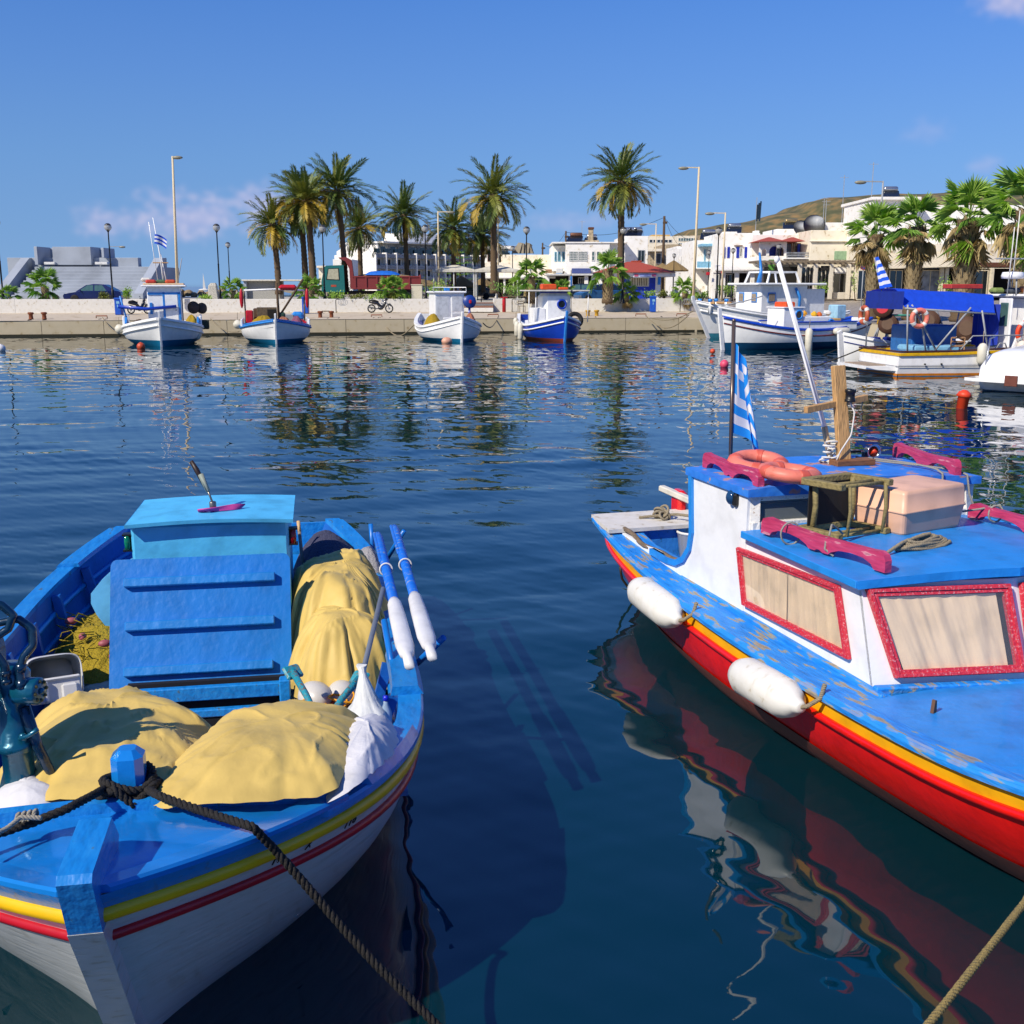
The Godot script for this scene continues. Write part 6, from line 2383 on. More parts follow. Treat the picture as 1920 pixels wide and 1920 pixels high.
	win(th, -2.71, 5.69, -2.24, 6.88, -123, M.timber_brown)
	win(th, -2.06, 6.03, -1.59, 6.71, -123, M.timber_brown)
	for q in [[930, 8.0], [965, 5.0], [985, 5.0]]:
		pass
	for u in [-2.8, -1.75, -0.82, 0.12, 1.05, 1.98, 2.92, 3.85]:
		m = mb()
		m.box(Vector3(u, 3.3, -119.6), Vector3(0.22, 3.0, 0.22), 0.02)
		obj("column", m, w, th, true)
	blk(th, "canopy", -3.21, 3.85, 4.67, 4.08, -119.2, 3.0, w)
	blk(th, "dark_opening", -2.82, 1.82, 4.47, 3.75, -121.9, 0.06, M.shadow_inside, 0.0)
	for q in [[0.42, 0.5], [0.9, 0.2], [1.43, 0.35], [1.97, -0.3]]:
		m = mb()
		m.loft([[Vector3(q[0] - 0.5, 6.6, -124.5), Vector3(q[0] + 0.5, 6.6, -124.5), Vector3(q[0] + 0.4, 6.6, -124.1)], [Vector3(q[0] - 0.2 + q[1], 7.8, -124.5), Vector3(q[0] + 0.5 + q[1], 7.5, -124.5), Vector3(q[0] + 0.2 + q[1], 7.7, -124.2)]])
		obj("folded_parasol", m, paint("parasol_fold", "8f8674", 0.85), th, true)
	# ---- white two storey shop house
	var sh = thing("shop_house", "white two storey house with a wide barred window, shops below and a chimney", "house", Vector3(9.1, 1.94, -118))
	var zf = -118.0
	blk(sh, "wall", 5.69, 4.22, 10.35, 7.46, zf, 9, w)
	blk(sh, "wing", 4.32, 4.61, 5.8, 7.3, zf - 2.0, 9, w)
	blk(sh, "wing", 10.24, 4.22, 12.06, 7.46, zf - 0.6, 9, w)
	blk(sh, "wing", 11.83, 1.8, 14.57, 8.28, zf - 1.6, 10, w)
	blk(sh, "cornice", 4.21, 7.46, 12.18, 7.6, zf + 0.12, 9.4, w)
	blk(sh, "roof_block", 7.51, 7.57, 9.44, 7.9, zf - 3, 4, M.house_beige)
	blk(sh, "chimney", 8.36, 7.85, 8.88, 9.1, zf - 4, 0.6, M.house_beige)
	blk(sh, "chimney_cap", 8.31, 9.1, 8.93, 9.32, zf - 3.9, 0.8, M.timber_brown)
	win(sh, 6.03, 5.65, 7, 6.64, zf, M.frame_paint, 6, 4, M.pane_green)
	win(sh, 7.05, 5.65, 7.97, 6.64, zf, M.frame_paint, 6, 4, M.pane_green)
	for u in [[8.42, 8.76], [8.93, 9.27], [9.5, 9.9]]:
		win(sh, u[0], 5.65, u[1], 6.64, zf, M.frame_paint, 1, 2, M.pane_green)
	for u in [[4.57, 4.8], [4.92, 5.21], [5.38, 5.67]]:
		win(sh, u[0], 5.64, u[1], 6.65, zf - 2.0, M.pale_blue, 1, 1, M.pane_green)
	win(sh, 13.48, 5.53, 14.23, 6.82, zf - 1.6, M.house_grey, 2, 1)
	blk(sh, "shop_roof", 3.53, 4.11, 10.24, 4.3, zf + 2.2, 4.2, M.post_white)
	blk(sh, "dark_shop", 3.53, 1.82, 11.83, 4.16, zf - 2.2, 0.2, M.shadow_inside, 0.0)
	for u in [3.72, 6.15, 7.79, 8.52, 9.08]:
		blk(sh, "shop_post", u - 0.2, 1.82, u + 0.2, 4.11, zf + 1.8, 0.35, w)
	win(sh, 7.05, 1.9, 7.85, 3.94, zf - 0.4, M.frame_paint, 3, 1)
	blk(sh, "banner", 6.32, 4.33, 8.36, 4.88, zf + 0.3, 0.12, paint("banner_blue", "4a5a9c", 0.6, {"tex": "stone", "scale": 0.6}))
	blk(sh, "wooden_front", 3.53, 4.39, 4.21, 4.77, zf + 1.0, 0.3, paint("board_orange", "b58a62", 0.7, {"tex": "wood"}))
	blk(sh, "vent_box", 4.67, 4.39, 5.41, 4.88, zf + 0.4, 0.6, M.frame_paint)
	solar_heater(sh, 6.6, 7.52, zf - 2.5, 1.6, paint("tank_rust", "6e4a38", 0.5, {"metal": 0.4}))
	solar_heater(sh, 8.53, 7.52, zf - 6.0, 1.4, M.tank_steel, -1.0)
	for u in [12.35, 12.92, 13.43]:
		solar_heater(sh, u, 8.17, zf - 4.0, 1.2, M.tank_steel)
	antenna(sh, Vector3(7.62, 7.79, zf - 4), 2.2, 1)
	# ---- kiosk
	var ki = thing("kiosk", "small blue and white kiosk with a red hipped roof", "kiosk", Vector3(11.1, 2.03, -98))
	var kz = -98.0
	blk(ki, "wall", 8.98, 1.8, 12.76, 4.2, kz, 5.5, M.shutter_blue)
	blk(ki, "white_wall", 7.66, 1.8, 9.08, 4.2, kz + 0.1, 5.0, w)
	blk(ki, "white_wall", 12.67, 1.8, 13.14, 4.2, kz + 0.1, 3.0, w)
	blk(ki, "fascia", 7.56, 3.83, 14.28, 4.2, kz + 0.9, 7.0, w)
	m = mb()
	var ry = 4.2
	m.loft([[Vector3(7.38, ry, kz + 1.2), Vector3(14.37, ry, kz + 1.2), Vector3(14.37, ry, kz - 6.5), Vector3(7.38, ry, kz - 6.5)], [Vector3(10.4, 5.18, kz - 2.3), Vector3(11.39, 5.18, kz - 2.3), Vector3(11.39, 5.18, kz - 2.9), Vector3(10.4, 5.18, kz - 2.9)]])
	var kr = obj("roof", m, M.roof_red, ki, true)
	blk(kr, "roof_cap", 10.77, 5.15, 11.69, 5.27, kz - 2.2, 0.9, M.roof_red)
	win(ki, 10.4, 3, 12.1, 3.78, kz, M.frame_paint, 3, 1, M.shadow_inside)
	for k in 10:
		m = mb()
		m.box(Vector3(lerpf(10.54, 11.96, k / 9.0), (3 + 3.74) / 2, kz + 0.09), Vector3(0.09, 3.74 - 3, 0.03))
		obj("window_bar", m, M.awning_cream, ki, true)
	blk(ki, "sign", 10.59, 3.76, 12.67, 4.15, kz + 1.0, 0.08, paint("sign_pale", "c9cfe0", 0.6))
	for q in [[10.68, 11.02, "c25a78"], [11.16, 12.1, "8f9cd8"], [12.2, 12.58, "b0507a"]]:
		blk(ki, "sign_print", q[0], 3.85, q[1], 4.06, kz + 1.03, 0.04, paint("print_" + q[2], q[2], 0.6), 0.0)
	win(ki, 9.22, 2.12, 9.64, 3.83, kz, M.frame_paint)
	blk(ki, "panel", 12.82, 3.14, 13.06, 3.87, kz + 0.6, 0.3, paint("panel_azure", "2c86d8", 0.5))
	# ---- beige blocks up the slope
	var ap = thing("apartment_block", "cream apartment block with a row of small dark windows far up the slope", "building", Vector3(30.98, 2.67, -230))
	blk(ap, "wall", 27.91, 1.7, 33.89, 13.09, -230, 14, M.house_cream)
	blk(ap, "roof_house", 29.02, 13.09, 32.78, 13.51, -232, 8, paint("gable_ochre", "c9a86a", 0.85))
	for k in 6:
		win(ap, lerpf(28.24, 33, k / 6.0), 11.81, lerpf(28.24, 33, k / 6.0) + 0.7, 12.45, -230, M.frame_paint)
	var ap2 = thing("apartment_block", "pale apartment block of many small green windows under the hill", "building", Vector3(40.29, 2.65, -250))
	blk(ap2, "wall", 36.95, 1.7, 41.41, 14.08, -250, 14, M.house_cream)
	blk(ap2, "wall", 40.93, 1.7, 43.33, 14.31, -253, 14, M.house_beige)
	for k in 7:
		for j in 2:
			win(ap2, lerpf(37.2, 41.17, k / 7.0), 12.92 - j * 1.1, lerpf(37.2, 41.17, k / 7.0) + 0.5, 13.62 - j * 1.1, -250, M.frame_paint, 1, 1, M.pane_green)
	var be = thing("stone_house", "plain beige stone walled house behind the kiosk roof", "house", Vector3(21.8, 2.43, -150))
	blk(be, "wall", 18.5, 1.8, 20.96, 7.84, -150, 10, M.house_beige)
	blk(be, "wall", 20.6, 1.8, 26.02, 8.61, -152, 10, M.house_beige)
	blk(be, "balcony", 18.12, 7.57, 19.97, 7.91, -148.6, 3.0, M.house_cream)
	for q in [[19.37, 20.09], [21.17, 21.46]]:
		win(be, q[0], 6.02, q[1], 7.42, -150 if q[0] < 41.0 else -152, M.house_cream)
	var wh = thing("white_house", "blank white house wall with two slit windows right of the kiosk", "house", Vector3(20.66, 2.2, -130))
	blk(wh, "wall", 19.36, 1.8, 21.68, 7.32, -130, 10, w)
	blk(wh, "parapet", 19.36, 7.32, 21.68, 7.62, -131, 9, w)
	for u in [19.8, 20.49]:
		win(wh, u - 0.16, 5.07, u + 0.16, 6.47, -130, M.house_white)
	# ---- row along the street
	var bh = thing("balcony_house", "white house with a pale blue balcony and trim", "house", Vector3(19.69, 2.05, -112))
	blk(bh, "wall", 18.53, 1.8, 21.06, 7.6, -114, 8, w)
	blk(bh, "trim", 18.96, 6.93, 20.74, 7.19, -111.5, 2.8, M.pale_blue)
	blk(bh, "balcony_front", 18.63, 4.79, 20.04, 5.47, -112, 0.15, M.pale_blue)
	blk(bh, "balcony_front", 20.2, 4.84, 20.69, 5.47, -112, 0.15, M.pale_blue)
	blk(bh, "balcony_floor", 18.58, 4.73, 20.74, 4.84, -111.9, 2.2, w)
	blk(bh, "post", 20.04, 4.73, 20.2, 7.03, -112, 0.3, w)
	for q in [[19.62, 19.79], [20.17, 20.39], [20.61, 20.94]]:
		win(bh, q[0], 5.56, q[1], 6.68, -114, M.pale_blue)
	solar_heater(bh, 20.34, 7.68, -117, 1.6, M.tank_steel)
	var sb = thing("shuttered_house", "white house with bright blue shutters above a white awning", "house", Vector3(21.96, 2.03, -108))
	blk(sb, "wall", 20, 1.8, 23.96, 8.04, -108, 9, w)
	blk(sb, "parapet", 20.42, 8.04, 21.77, 8.18, -108.2, 3, w)
	blk(sb, "merlon", 23.49, 8.04, 23.91, 8.28, -108.2, 1.2, w)
	for q in [[20.47, 20.63], [20.83, 21.07], [21.72, 21.98], [22.5, 22.79], [23.02, 23.28]]:
		m = mb()
		for k in 9:
			m.box(Vector3((q[0] + q[1]) / 2, lerpf(5.76, 6.66, k / 8.0), -107.93), Vector3(q[1] - q[0], 0.1, 0.04), 0.0, Basis(Vector3.RIGHT, 0.5))
		m.box(Vector3((q[0] + q[1]) / 2, (5.73 + 6.71) / 2, -107.98), Vector3(q[1] - q[0], 1.06, 0.03))
		obj("shutter", m, M.shutter_blue, sb, true)
	blk(sb, "lintel", 21.46, 6.81, 22.29, 6.89, -107.8, 0.4, M.timber_brown)
	win(sb, 22.03, 5.78, 22.29, 6.69, -108, M.frame_paint)
	m = mb()
	m.slab([Vector3(19.02, 4.54, -104.2), Vector3(23.93, 4.59, -104.2), Vector3(24.17, 5.18, -107.9), Vector3(19.69, 5.08, -107.9)], Vector3(0, -0.1, 0))
	obj("awning", m, paint("awning_white", "e6e4de", 0.8), sb, true)
	blk(sb, "shop_beam", 18.92, 4.24, 23.93, 4.52, -104.6, 0.3, w)
	blk(sb, "dark_shop", 19.48, 1.84, 24.17, 4.27, -107.8, 0.2, M.shadow_inside, 0.0)
	for u in [19.07, 19.94, 21.22, 22.7]:
		blk(sb, "shop_post", u - 0.2, 1.84, u + 0.2, 4.29, -104.7, 0.35, w)
	for q in [[19.4, 20.02], [20.33, 21.26]]:
		win(sb, q[0], 1.9, q[1], 4.16, -107.3, M.frame_paint, 2, 2)
	for q in [[18.21, 18.56, 4.03, 4.32], [19.61, 19.86, 4.17, 4.42]]:
		blk(sb, "red_sign", q[0], q[2], q[1], q[3], -104.2, 0.1, paint("sign_red", "c21e2c", 0.5))
	solar_heater(sb, 22.03, 8.04, -112, 1.5, M.tank_steel)
	antenna(sb, Vector3(23.7, 8.23, -109), 3.2, 0)
	m = mb()
	for k in 3:
		m.bar(Vector3(23.75 + 0.12 * k, 9.18 + 0.2 * (k % 2), -109 + 0.1 * k), Vector3(23.78 + 0.14 * k, 10.76 + 0.15 * k, -109 + 0.1 * k), 0.13, 0.13)
	obj("antenna_panels", m, M.pane_dark, sb, true)
	# arches and timber balcony under red roofs
	var ah = thing("arcade_house", "white house with an arched loggia and a timber balcony under red roofs", "house", Vector3(25.31, 2.03, -103))
	blk(ah, "wall", 22.75, 1.9, 28.02, 7.8, -106, 9, w)
	blk(ah, "roof_room", 25.74, 7.8, 28.02, 8.47, -109, 6, w)
	blk(ah, "loggia_floor", 22.75, 5.27, 25.44, 5.75, -103, 3.0, w)
	# front of the loggia with real arched openings
	m = mb()
	var ax0 = 22.85
	var ax1 = 25.34
	var ay0 = 5.75
	var ay1 = 7.09
	var line = [Vector2(ax0, ay0), Vector2(ax0, ay1), Vector2(ax1, ay1), Vector2(ax1, ay0)]
	for q in [[25.14, 23.75], [23.5, 23.05]]:
		var cx: float = (q[0] + q[1]) / 2
		var rr: float = absf(q[0] - q[1]) / 2
		line.append(Vector2(q[0], ay0))
		for k in 11:
			var a = PI * k / 10.0
			line.append(Vector2(cx + cos(a) * rr, minf(ay1 - 0.15, ay0 + 0.45 + sin(a) * rr * 0.75)))
		line.append(Vector2(q[1], ay0))
	m.prism(line, 0.3, Vector3(0, 0, -103.3))
	obj("arcade", m, w, ah, true)
	blk(ah, "blue_shutter", 24.31, 5.8, 25.52, 6.68, -105.6, 0.2, M.shutter_blue)
	win(ah, 24.92, 5.8, 25.32, 6.58, -105.4, M.frame_paint, 2, 2)
	for q in [[22.39, 25.09, 24.44], [24.7, 26.86, 26.63]]:
		m = mb()
		m.loft([[Vector3(q[0], 7.02, -102.2), Vector3(q[1], 7.05, -102.2), Vector3(q[1], 7.05, -106.5), Vector3(q[0], 7.02, -106.5)], [Vector3(q[2] - 0.2, 7.56, -105.8), Vector3(q[2], 7.56, -105.8), Vector3(q[2], 7.56, -106.4), Vector3(q[2] - 0.2, 7.56, -106.4)]])
		obj("roof", m, M.roof_red, ah, true)
	blk(ah, "balcony_floor", 25.04, 5.44, 27.5, 5.56, -101.8, 4.0, w)
	win(ah, 25.44, 5.56, 26.23, 6.99, -104.8, M.timber_brown, 5, 1)
	win(ah, 26.38, 5.56, 27.67, 6.99, -104.9, M.timber_brown, 7, 1)
	blk(ah, "blue_door", 26.78, 5.56, 27.03, 6.9, -104.7, 0.08, M.shutter_blue)
	m = mb()
	for k in 25:
		m.box(Vector3(lerpf(25.09, 27.45, k / 24.0), 5.77, -101.9), Vector3(0.04, 0.62, 0.04))
	for y in [5.98, 5.77, 5.58]:
		m.box(Vector3((25.09 + 27.45) / 2, y, -101.85), Vector3(27.45 - 25.09, 0.06, 0.05))
	obj("railing", m, M.house_grey, ah, true)
	blk(ah, "dark_shop", 23.35, 1.9, 28.02, 4.79, -102.9, 0.2, M.shadow_inside, 0.0)
	solar_heater(ah, 27.42, 8.42, -111, 1.5, paint("tank_gold", "a89468", 0.3, {"metal": 0.6}))
	dish(ah, Vector3(27.57, 8.42, -107), 0.75, Basis(Vector3.RIGHT, 1.2))
	dish(ah, Vector3(28.01, 8.5, -104), 1.0, Basis(Vector3.FORWARD, -0.4) * Basis(Vector3.RIGHT, 1.2))
	m = mb()
	m.box(Vector3(23.2, 4.88, -99.5), Vector3(0.55, 0.95, 0.12), 0.03)
	obj("green_sign", m, paint("sign_green", "5c9a3c", 0.5), ah, true)
	# plain beige house and the shops below the pergola
	var ph = thing("plain_house", "plain cream walled house above the shop fronts and the timber pergola", "house", Vector3(29.4, 1.91, -100))
	blk(ph, "wall", 27.11, 1.9, 33.77, 7.99, -101.5, 9, M.house_cream)
	blk(ph, "cornice", 27.06, 6.97, 33.86, 7.06, -101.3, 0.4, M.house_cream)
	blk(ph, "roof_room", 29.23, 7.99, 32.8, 8.91, -106, 5, w)
	blk(ph, "green_railing", 29.09, 5.34, 30.87, 6.13, -100.6, 0.1, paint("railing_green", "8fae8a", 0.6))
	solar_heater(ph, 28.36, 7.99, -105, 1.6, M.tank_steel)
	antenna(ph, Vector3(29.04, 8.22, -104), 2.6, 2)
	antenna(ph, Vector3(29.67, 8.91, -107), 2.4, 1)
	antenna(ph, Vector3(31.45, 8.91, -107), 4.4, 1)
	m = mb()
	m.box(Vector3((21.43 + 32.29) / 2, 4.96, -97.2), Vector3(32.29 - 21.43, 0.16, 0.14))
	m.box(Vector3((21.43 + 32.29) / 2, 5.11, -100.9), Vector3(32.29 - 21.43, 0.16, 0.14))
	obj("pergola_beam", m, M.timber_grey, ph, true)
	for k in 24:
		m = mb()
		m.box(Vector3(lerpf(21.53, 32.2, k / 23.0), 5 + 0.16, -98.9), Vector3(0.1, 0.14, 4.6))
		obj("rafter", m, M.timber_grey, ph, true)
	for u in [25.13, 26.53, 27.89, 29.43, 30.09, 31.82]:
		blk(ph, "shop_post", u - 0.17, 1.9, u + 0.17, 4.91, -97.0, 0.35, paint("post_plaster", "cfc8ba", 0.8, {"tex": "dirt"}))
	for q in [[25.53, 26.71], [26.95, 28.08], [28.37, 29.6], [30.54, 32.01]]:
		win(ph, q[0], 1.95, q[1], 4.7, -98.2, M.post_plaster, 2 if q[0] > 27.0 else 3, 1)
	blk(ph, "sill_wall", 28.27, 1.9, 29.69, 2.49, -97.6, 0.25, M.post_plaster)
	blk(ph, "sign", 26.95, 4.37, 27.7, 4.77, -97.0, 0.1, M.shadow_inside)
	blk(ph, "blind", 28.41, 4.1, 29.5, 4.61, -97.9, 0.05, M.house_white)
	for q in [[26.68, 0.24]]:
		m = mb(true)
		m.lathe([Vector2(0.2, 0.0), Vector2(0.3, 0.7), Vector2(0.24, 0.72)], 14, Vector3(q[0], 1.9, -96.2))
		obj("flower_pot", m, M.terracotta_red, ph, true)
	# right end: cafe with a sloping cream awning, white upper storey
	var ca = thing("cafe_house", "white house on the right with a sloping cream awning over dark glass shop fronts", "house", Vector3(36.02, 1.77, -90))
	blk(ca, "wall", 30.18, 1.9, 48.64, 6.45, -92, 9, M.house_cream)
	blk(ca, "upper_storey", 30.41, 6.52, 34.18, 10.2, -95, 8, w)
	blk(ca, "upper_storey", 34.09, 6.52, 49.72, 9.78, -96, 8, w)
	blk(ca, "roof_slab", 30.28, 10.12, 34.4, 10.37, -94.6, 9, w)
	m = mb()
	m.slab([Vector3(28.89, 4.39, -86.5), Vector3(34.64, 4.55, -86.5), Vector3(35.61, 5.82, -91.8), Vector3(30.49, 5.65, -91.8)], Vector3(0, -0.06, 0))
	obj("awning", m, M.awning_cream, ca, true)
	blk(ca, "shop_beam", 34.82, 4.49, 47.56, 4.86, -88, 3.4, M.timber_brown)
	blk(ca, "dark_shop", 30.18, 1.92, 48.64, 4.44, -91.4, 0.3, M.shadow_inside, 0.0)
	for q in [[27.43, 28.88], [29.22, 29.56], [29.94, 31], [32.36, 34.06], [35.67, 37.8]]:
		win(ca, q[0], 1.95, q[1], 4.28, -88.2, M.awning_cream, 2, 1, M.house_grey if q[0] > 31.5 and q[0] < 33.5 else null)
	for u in [29.39, 33.84, 34.22, 37.79]:
		blk(ca, "shop_post", u - 0.15, 1.9, u + 0.15, 4.43, -87.4, 0.3, M.awning_cream)
	solar_heater(ca, 32.41, 10.29, -97, 1.5, M.tank_steel)
	antenna(ca, Vector3(30.94, 10.2, -97), 3.2, 1)


func hotel() -> void:
	var o = thing("hotel", "big white hotel with rows of grey shaded balconies and arches on top", "hotel", Vector3(-37.12, 1.7, -300), 0.785)
	# local: x along the balcony front, z out of it
	var w: Material = M.house_white
	var top = 11.56 - 1.7
	var m = mb()
	m.box(Vector3(27, top / 2, -9.5), Vector3(54, top, 17.0), 0.05)
	obj("wall", m, w, o)
	var step = [[-0.02, 14.8], [12.0, 14.8], [12.0, 12.0]]
	m = mb()
	m.box(Vector3(29, top + 1.5, -10.5), Vector3(50, 3.0, 14.0), 0.05)
	obj("top_storey", m, w, o)
	m = mb()
	m.prism([Vector2(-17, top), Vector2(-17, top + 1.0), Vector2(-12, top + 2.7), Vector2(-4, top + 2.7), Vector2(-1.2, top)], 0.5, Vector3(0.6, 0, 0), Basis(Vector3(0, 0, 1), Vector3.UP, Vector3(-1, 0, 0)))
	obj("side_parapet", m, w, o)
	m = mb()
	m.box(Vector3(29, top + 3.25, -9.0), Vector3(51, 0.5, 17.5), 0.05)
	obj("roof_slab", m, w, o)
	m = mb()
	m.box(Vector3(29, top + 4.9, -13), Vector3(24, 3.0, 8), 0.05)
	obj("penthouse", m, w, o)
	m = mb()
	m.box(Vector3(7.5, top + 4.6, -12), Vector3(1.6, 2.6, 1.6), 0.03)
	obj("chimney", m, w, o)
	m = mb()
	for k in 10:
		m.slab([Vector3(30 + k * 2.1, top + 3.8, -4.0), Vector3(31.8 + k * 2.1, top + 3.8, -4.0), Vector3(31.8 + k * 2.1, top + 5.1, -6.0), Vector3(30 + k * 2.1, top + 5.1, -6.0)], Vector3(0, 0.1, 0.05))
	obj("solar_panels", m, M.solar_dark, o)
	var bay = 3.55
	for i in 16:
		m = mb()
		m.box(Vector3(i * bay, (top + 0.4) / 2, 0.05), Vector3(0.35, top + 0.4, 2.0), 0.02)
		obj("fin", m, w, o)
	for i in 15:
		for j in 4:
			var y = 0.2 + j * 2.9
			m = mb()
			m.box(Vector3((i + 0.5) * bay, y + 0.5, 0.75), Vector3(bay - 0.36, 1.0, 0.15), 0.02)
			m.box(Vector3((i + 0.5) * bay, y, -0.1), Vector3(bay - 0.36, 0.16, 1.7))
			var b = obj("balcony", m, M.house_grey, o)
			m = mb()
			m.box(Vector3((i + 0.5) * bay, y + 1.45, -0.97), Vector3(2.0, 2.1, 0.06))
			m.box(Vector3((i + 0.5) * bay, y + 1.45, -0.94), Vector3(0.08, 2.1, 0.06))
			obj("window", m, M.pane_dark, b)
	for i in 14:
		m = mb()
		var l = [Vector2(0, 0), Vector2(0, 2.9), Vector2(bay, 2.9), Vector2(bay, 0), Vector2(bay - 0.25, 0)]
		for k in 9:
			var a = PI * k / 8.0
			l.append(Vector2(bay / 2 + cos(a) * (bay / 2 - 0.25), 1.5 + sin(a) * 1.0))
		l.append(Vector2(0.25, 0))
		m.prism(l, 0.3, Vector3(4.0 + i * bay, top, -3.2))
		obj("arch", m, M.house_grey, o)
		m = mb()
		m.box(Vector3(4.0 + (i + 0.5) * bay, top + 1.2, -3.46), Vector3(1.7, 2.0, 0.06))
		obj("window", m, M.pane_dark, o)
	# windows in the bright side wall
	for j in 3:
		m = mb()
		m.box(Vector3(-0.03, 2.0 + j * 2.9, -13.0), Vector3(0.1, 1.5, 1.2))
		obj("window", m, M.pane_dark, o)


# ------------------------------------------------ what stands on the quay, the promenade and the street
func build_far() -> void:
	town_materials()
	build_buildings()
	# date palms: trunk foot, height, leaf length
	date_palm("date palm with a forked looking crown at the left end of the palm row", Vector3(-19.36, 2.35, -92), 7.5 - 1.8, 2.7, 1, 0.27, Vector3(-0.3, 0, 0), 0.35)
	date_palm("date palm with a thick trunk, left of the close pair", Vector3(-17.29, 2.34, -93), 9.26 - 1.8, 3.0, 2, 0.27, Vector3(-0.25, 0, 0), 0.35)
	date_palm("date palm with a thick trunk, right of the close pair beside the truck", Vector3(-16.3, 2.36, -91), 9.29 - 1.8, 3.1, 3, 0.31, Vector3(-0.3, 0, 0.2), 0.35)
	date_palm("tallest date palm of the left group, above the truck cab", Vector3(-13.82, 2.35, -92), 10.2 - 1.8, 3.3, 4, 0.25, Vector3(-0.45, 0, 0), 0.25)
	date_palm("short date palm behind the truck in front of the hotel end wall", Vector3(-13.62, 2.48, -100), 7.52 - 1.8, 2.7, 5, 0.24, Vector3(0, 0, 0), 0.25)
	date_palm("slim date palm before the hotel balconies", Vector3(-9.25, 2.49, -98), 8.47 - 1.8, 2.9, 6, 0.23, Vector3(-0.2, 0, 0), 0.25)
	date_palm("dark date palm beside the cream street light and the canopy", Vector3(-5.25, 2.48, -100), 7.52 - 1.8, 2.9, 7, 0.24, Vector3(0, 0, 0), 0.3)
	date_palm("low date palm with hanging yellow fronds behind the white canopies", Vector3(-2.65, 2.47, -102), 7.05 - 1.8, 2.7, 8, 0.22, Vector3(-0.1, 0, 0), 0.4)
	date_palm("tall date palm in the middle behind the white canopies", Vector3(-1.57, 2.41, -96), 10.08 - 1.8, 3.5, 9, 0.3, Vector3(0, 0, 0), 0.25)
	date_palm("tall single date palm above the red roofed kiosk", Vector3(8.8, 2.45, -90), 10.58 - 1.8, 3.3, 10, 0.3, Vector3(-0.1, 0, 0), 0.25)
	# low fan palms by the wall
	var lows = [
		["fan palm with browning outer leaves before the grandstand", 0, Vector3(-33.72, 1.9, -80), 1.15, 1.35, 0.24, 20, 8],
		["tiny yellowish fan palm at the left edge by the wall", 0, Vector3(-36.5, 1.9, -80), 0.3, 1.1, 0.2, 10, 4],
		["small upright fan palm beside the marble block", 0, Vector3(-20.14, 1.9, -80), 0.9, 0.95, 0.18, 18, 2],
		["fresh green fan palm before the truck cab", 0, Vector3(-14.51, 1.9, -80), 0.9, 1.1, 0.2, 20, 2],
		["twin headed low fan palm before the maroon truck body", 0, Vector3(-8.87, 1.9, -80), 0.95, 1.05, 0.14, 18, 2],
		["narrow fan palm to the right of the twin headed one", 0, Vector3(-8.37, 1.9, -80), 1.0, 0.9, 0.12, 14, 2],
		["fan palm with a shaggy trunk left of the blue and white boat's roof", 0, Vector3(1.39, 1.9, -80), 1.9, 1.4, 0.27, 18, 1],
		["fan palm with a stout shaggy trunk before the blue hatchback", 0, Vector3(6.91, 1.9, -80), 2.3, 1.45, 0.36, 18, 0],
		["low fan palm beside the kiosk window", 0, Vector3(8.36, 1.89, -81), 0.7, 0.95, 0.2, 16, 3],
		["low fan palm between the kiosk and the tall cream street light", 0, Vector3(12.81, 1.95, -82), 0.8, 1.05, 0.2, 18, 3],
		["small dark fan palm behind the blue and white boat's roof", 0, Vector3(3.85, 1.93, -84), 1.0, 0.85, 0.15, 14, 2]]
	var sd = 60
	for q in lows:
		sd += 1
		fan_palm(q[0], Vector3(q[2].x, 1.8, q[2].z), q[3], q[4], sd, q[5], q[6], q[7], "low fan palms behind the white wall")
	# big fan palms on the right
	var bigs = [
		["big fan palm at the left end of the right row, by the no stopping sign", Vector3(20.82, 1.33, -64), 5.9, 1.75, 0.4],
		["second big fan palm of the right row, behind the flag of the canopy boat", Vector3(22.42, 1.39, -62), 6.23, 1.8, 0.42],
		["third big fan palm of the right row, with the widest shaggy skirt", Vector3(24.05, 1.46, -59), 6.43, 2.1, 0.52],
		["big fan palm at the right edge of the picture", Vector3(25.79, 1.44, -56), 6.69, 2.3, 0.55]]
	for q in bigs:
		sd += 1
		fan_palm(q[0], Vector3(q[1].x, 1.15, q[1].z), q[2] - 1.15, q[3], sd, q[4], 19, 18, "big fan palms along the street")
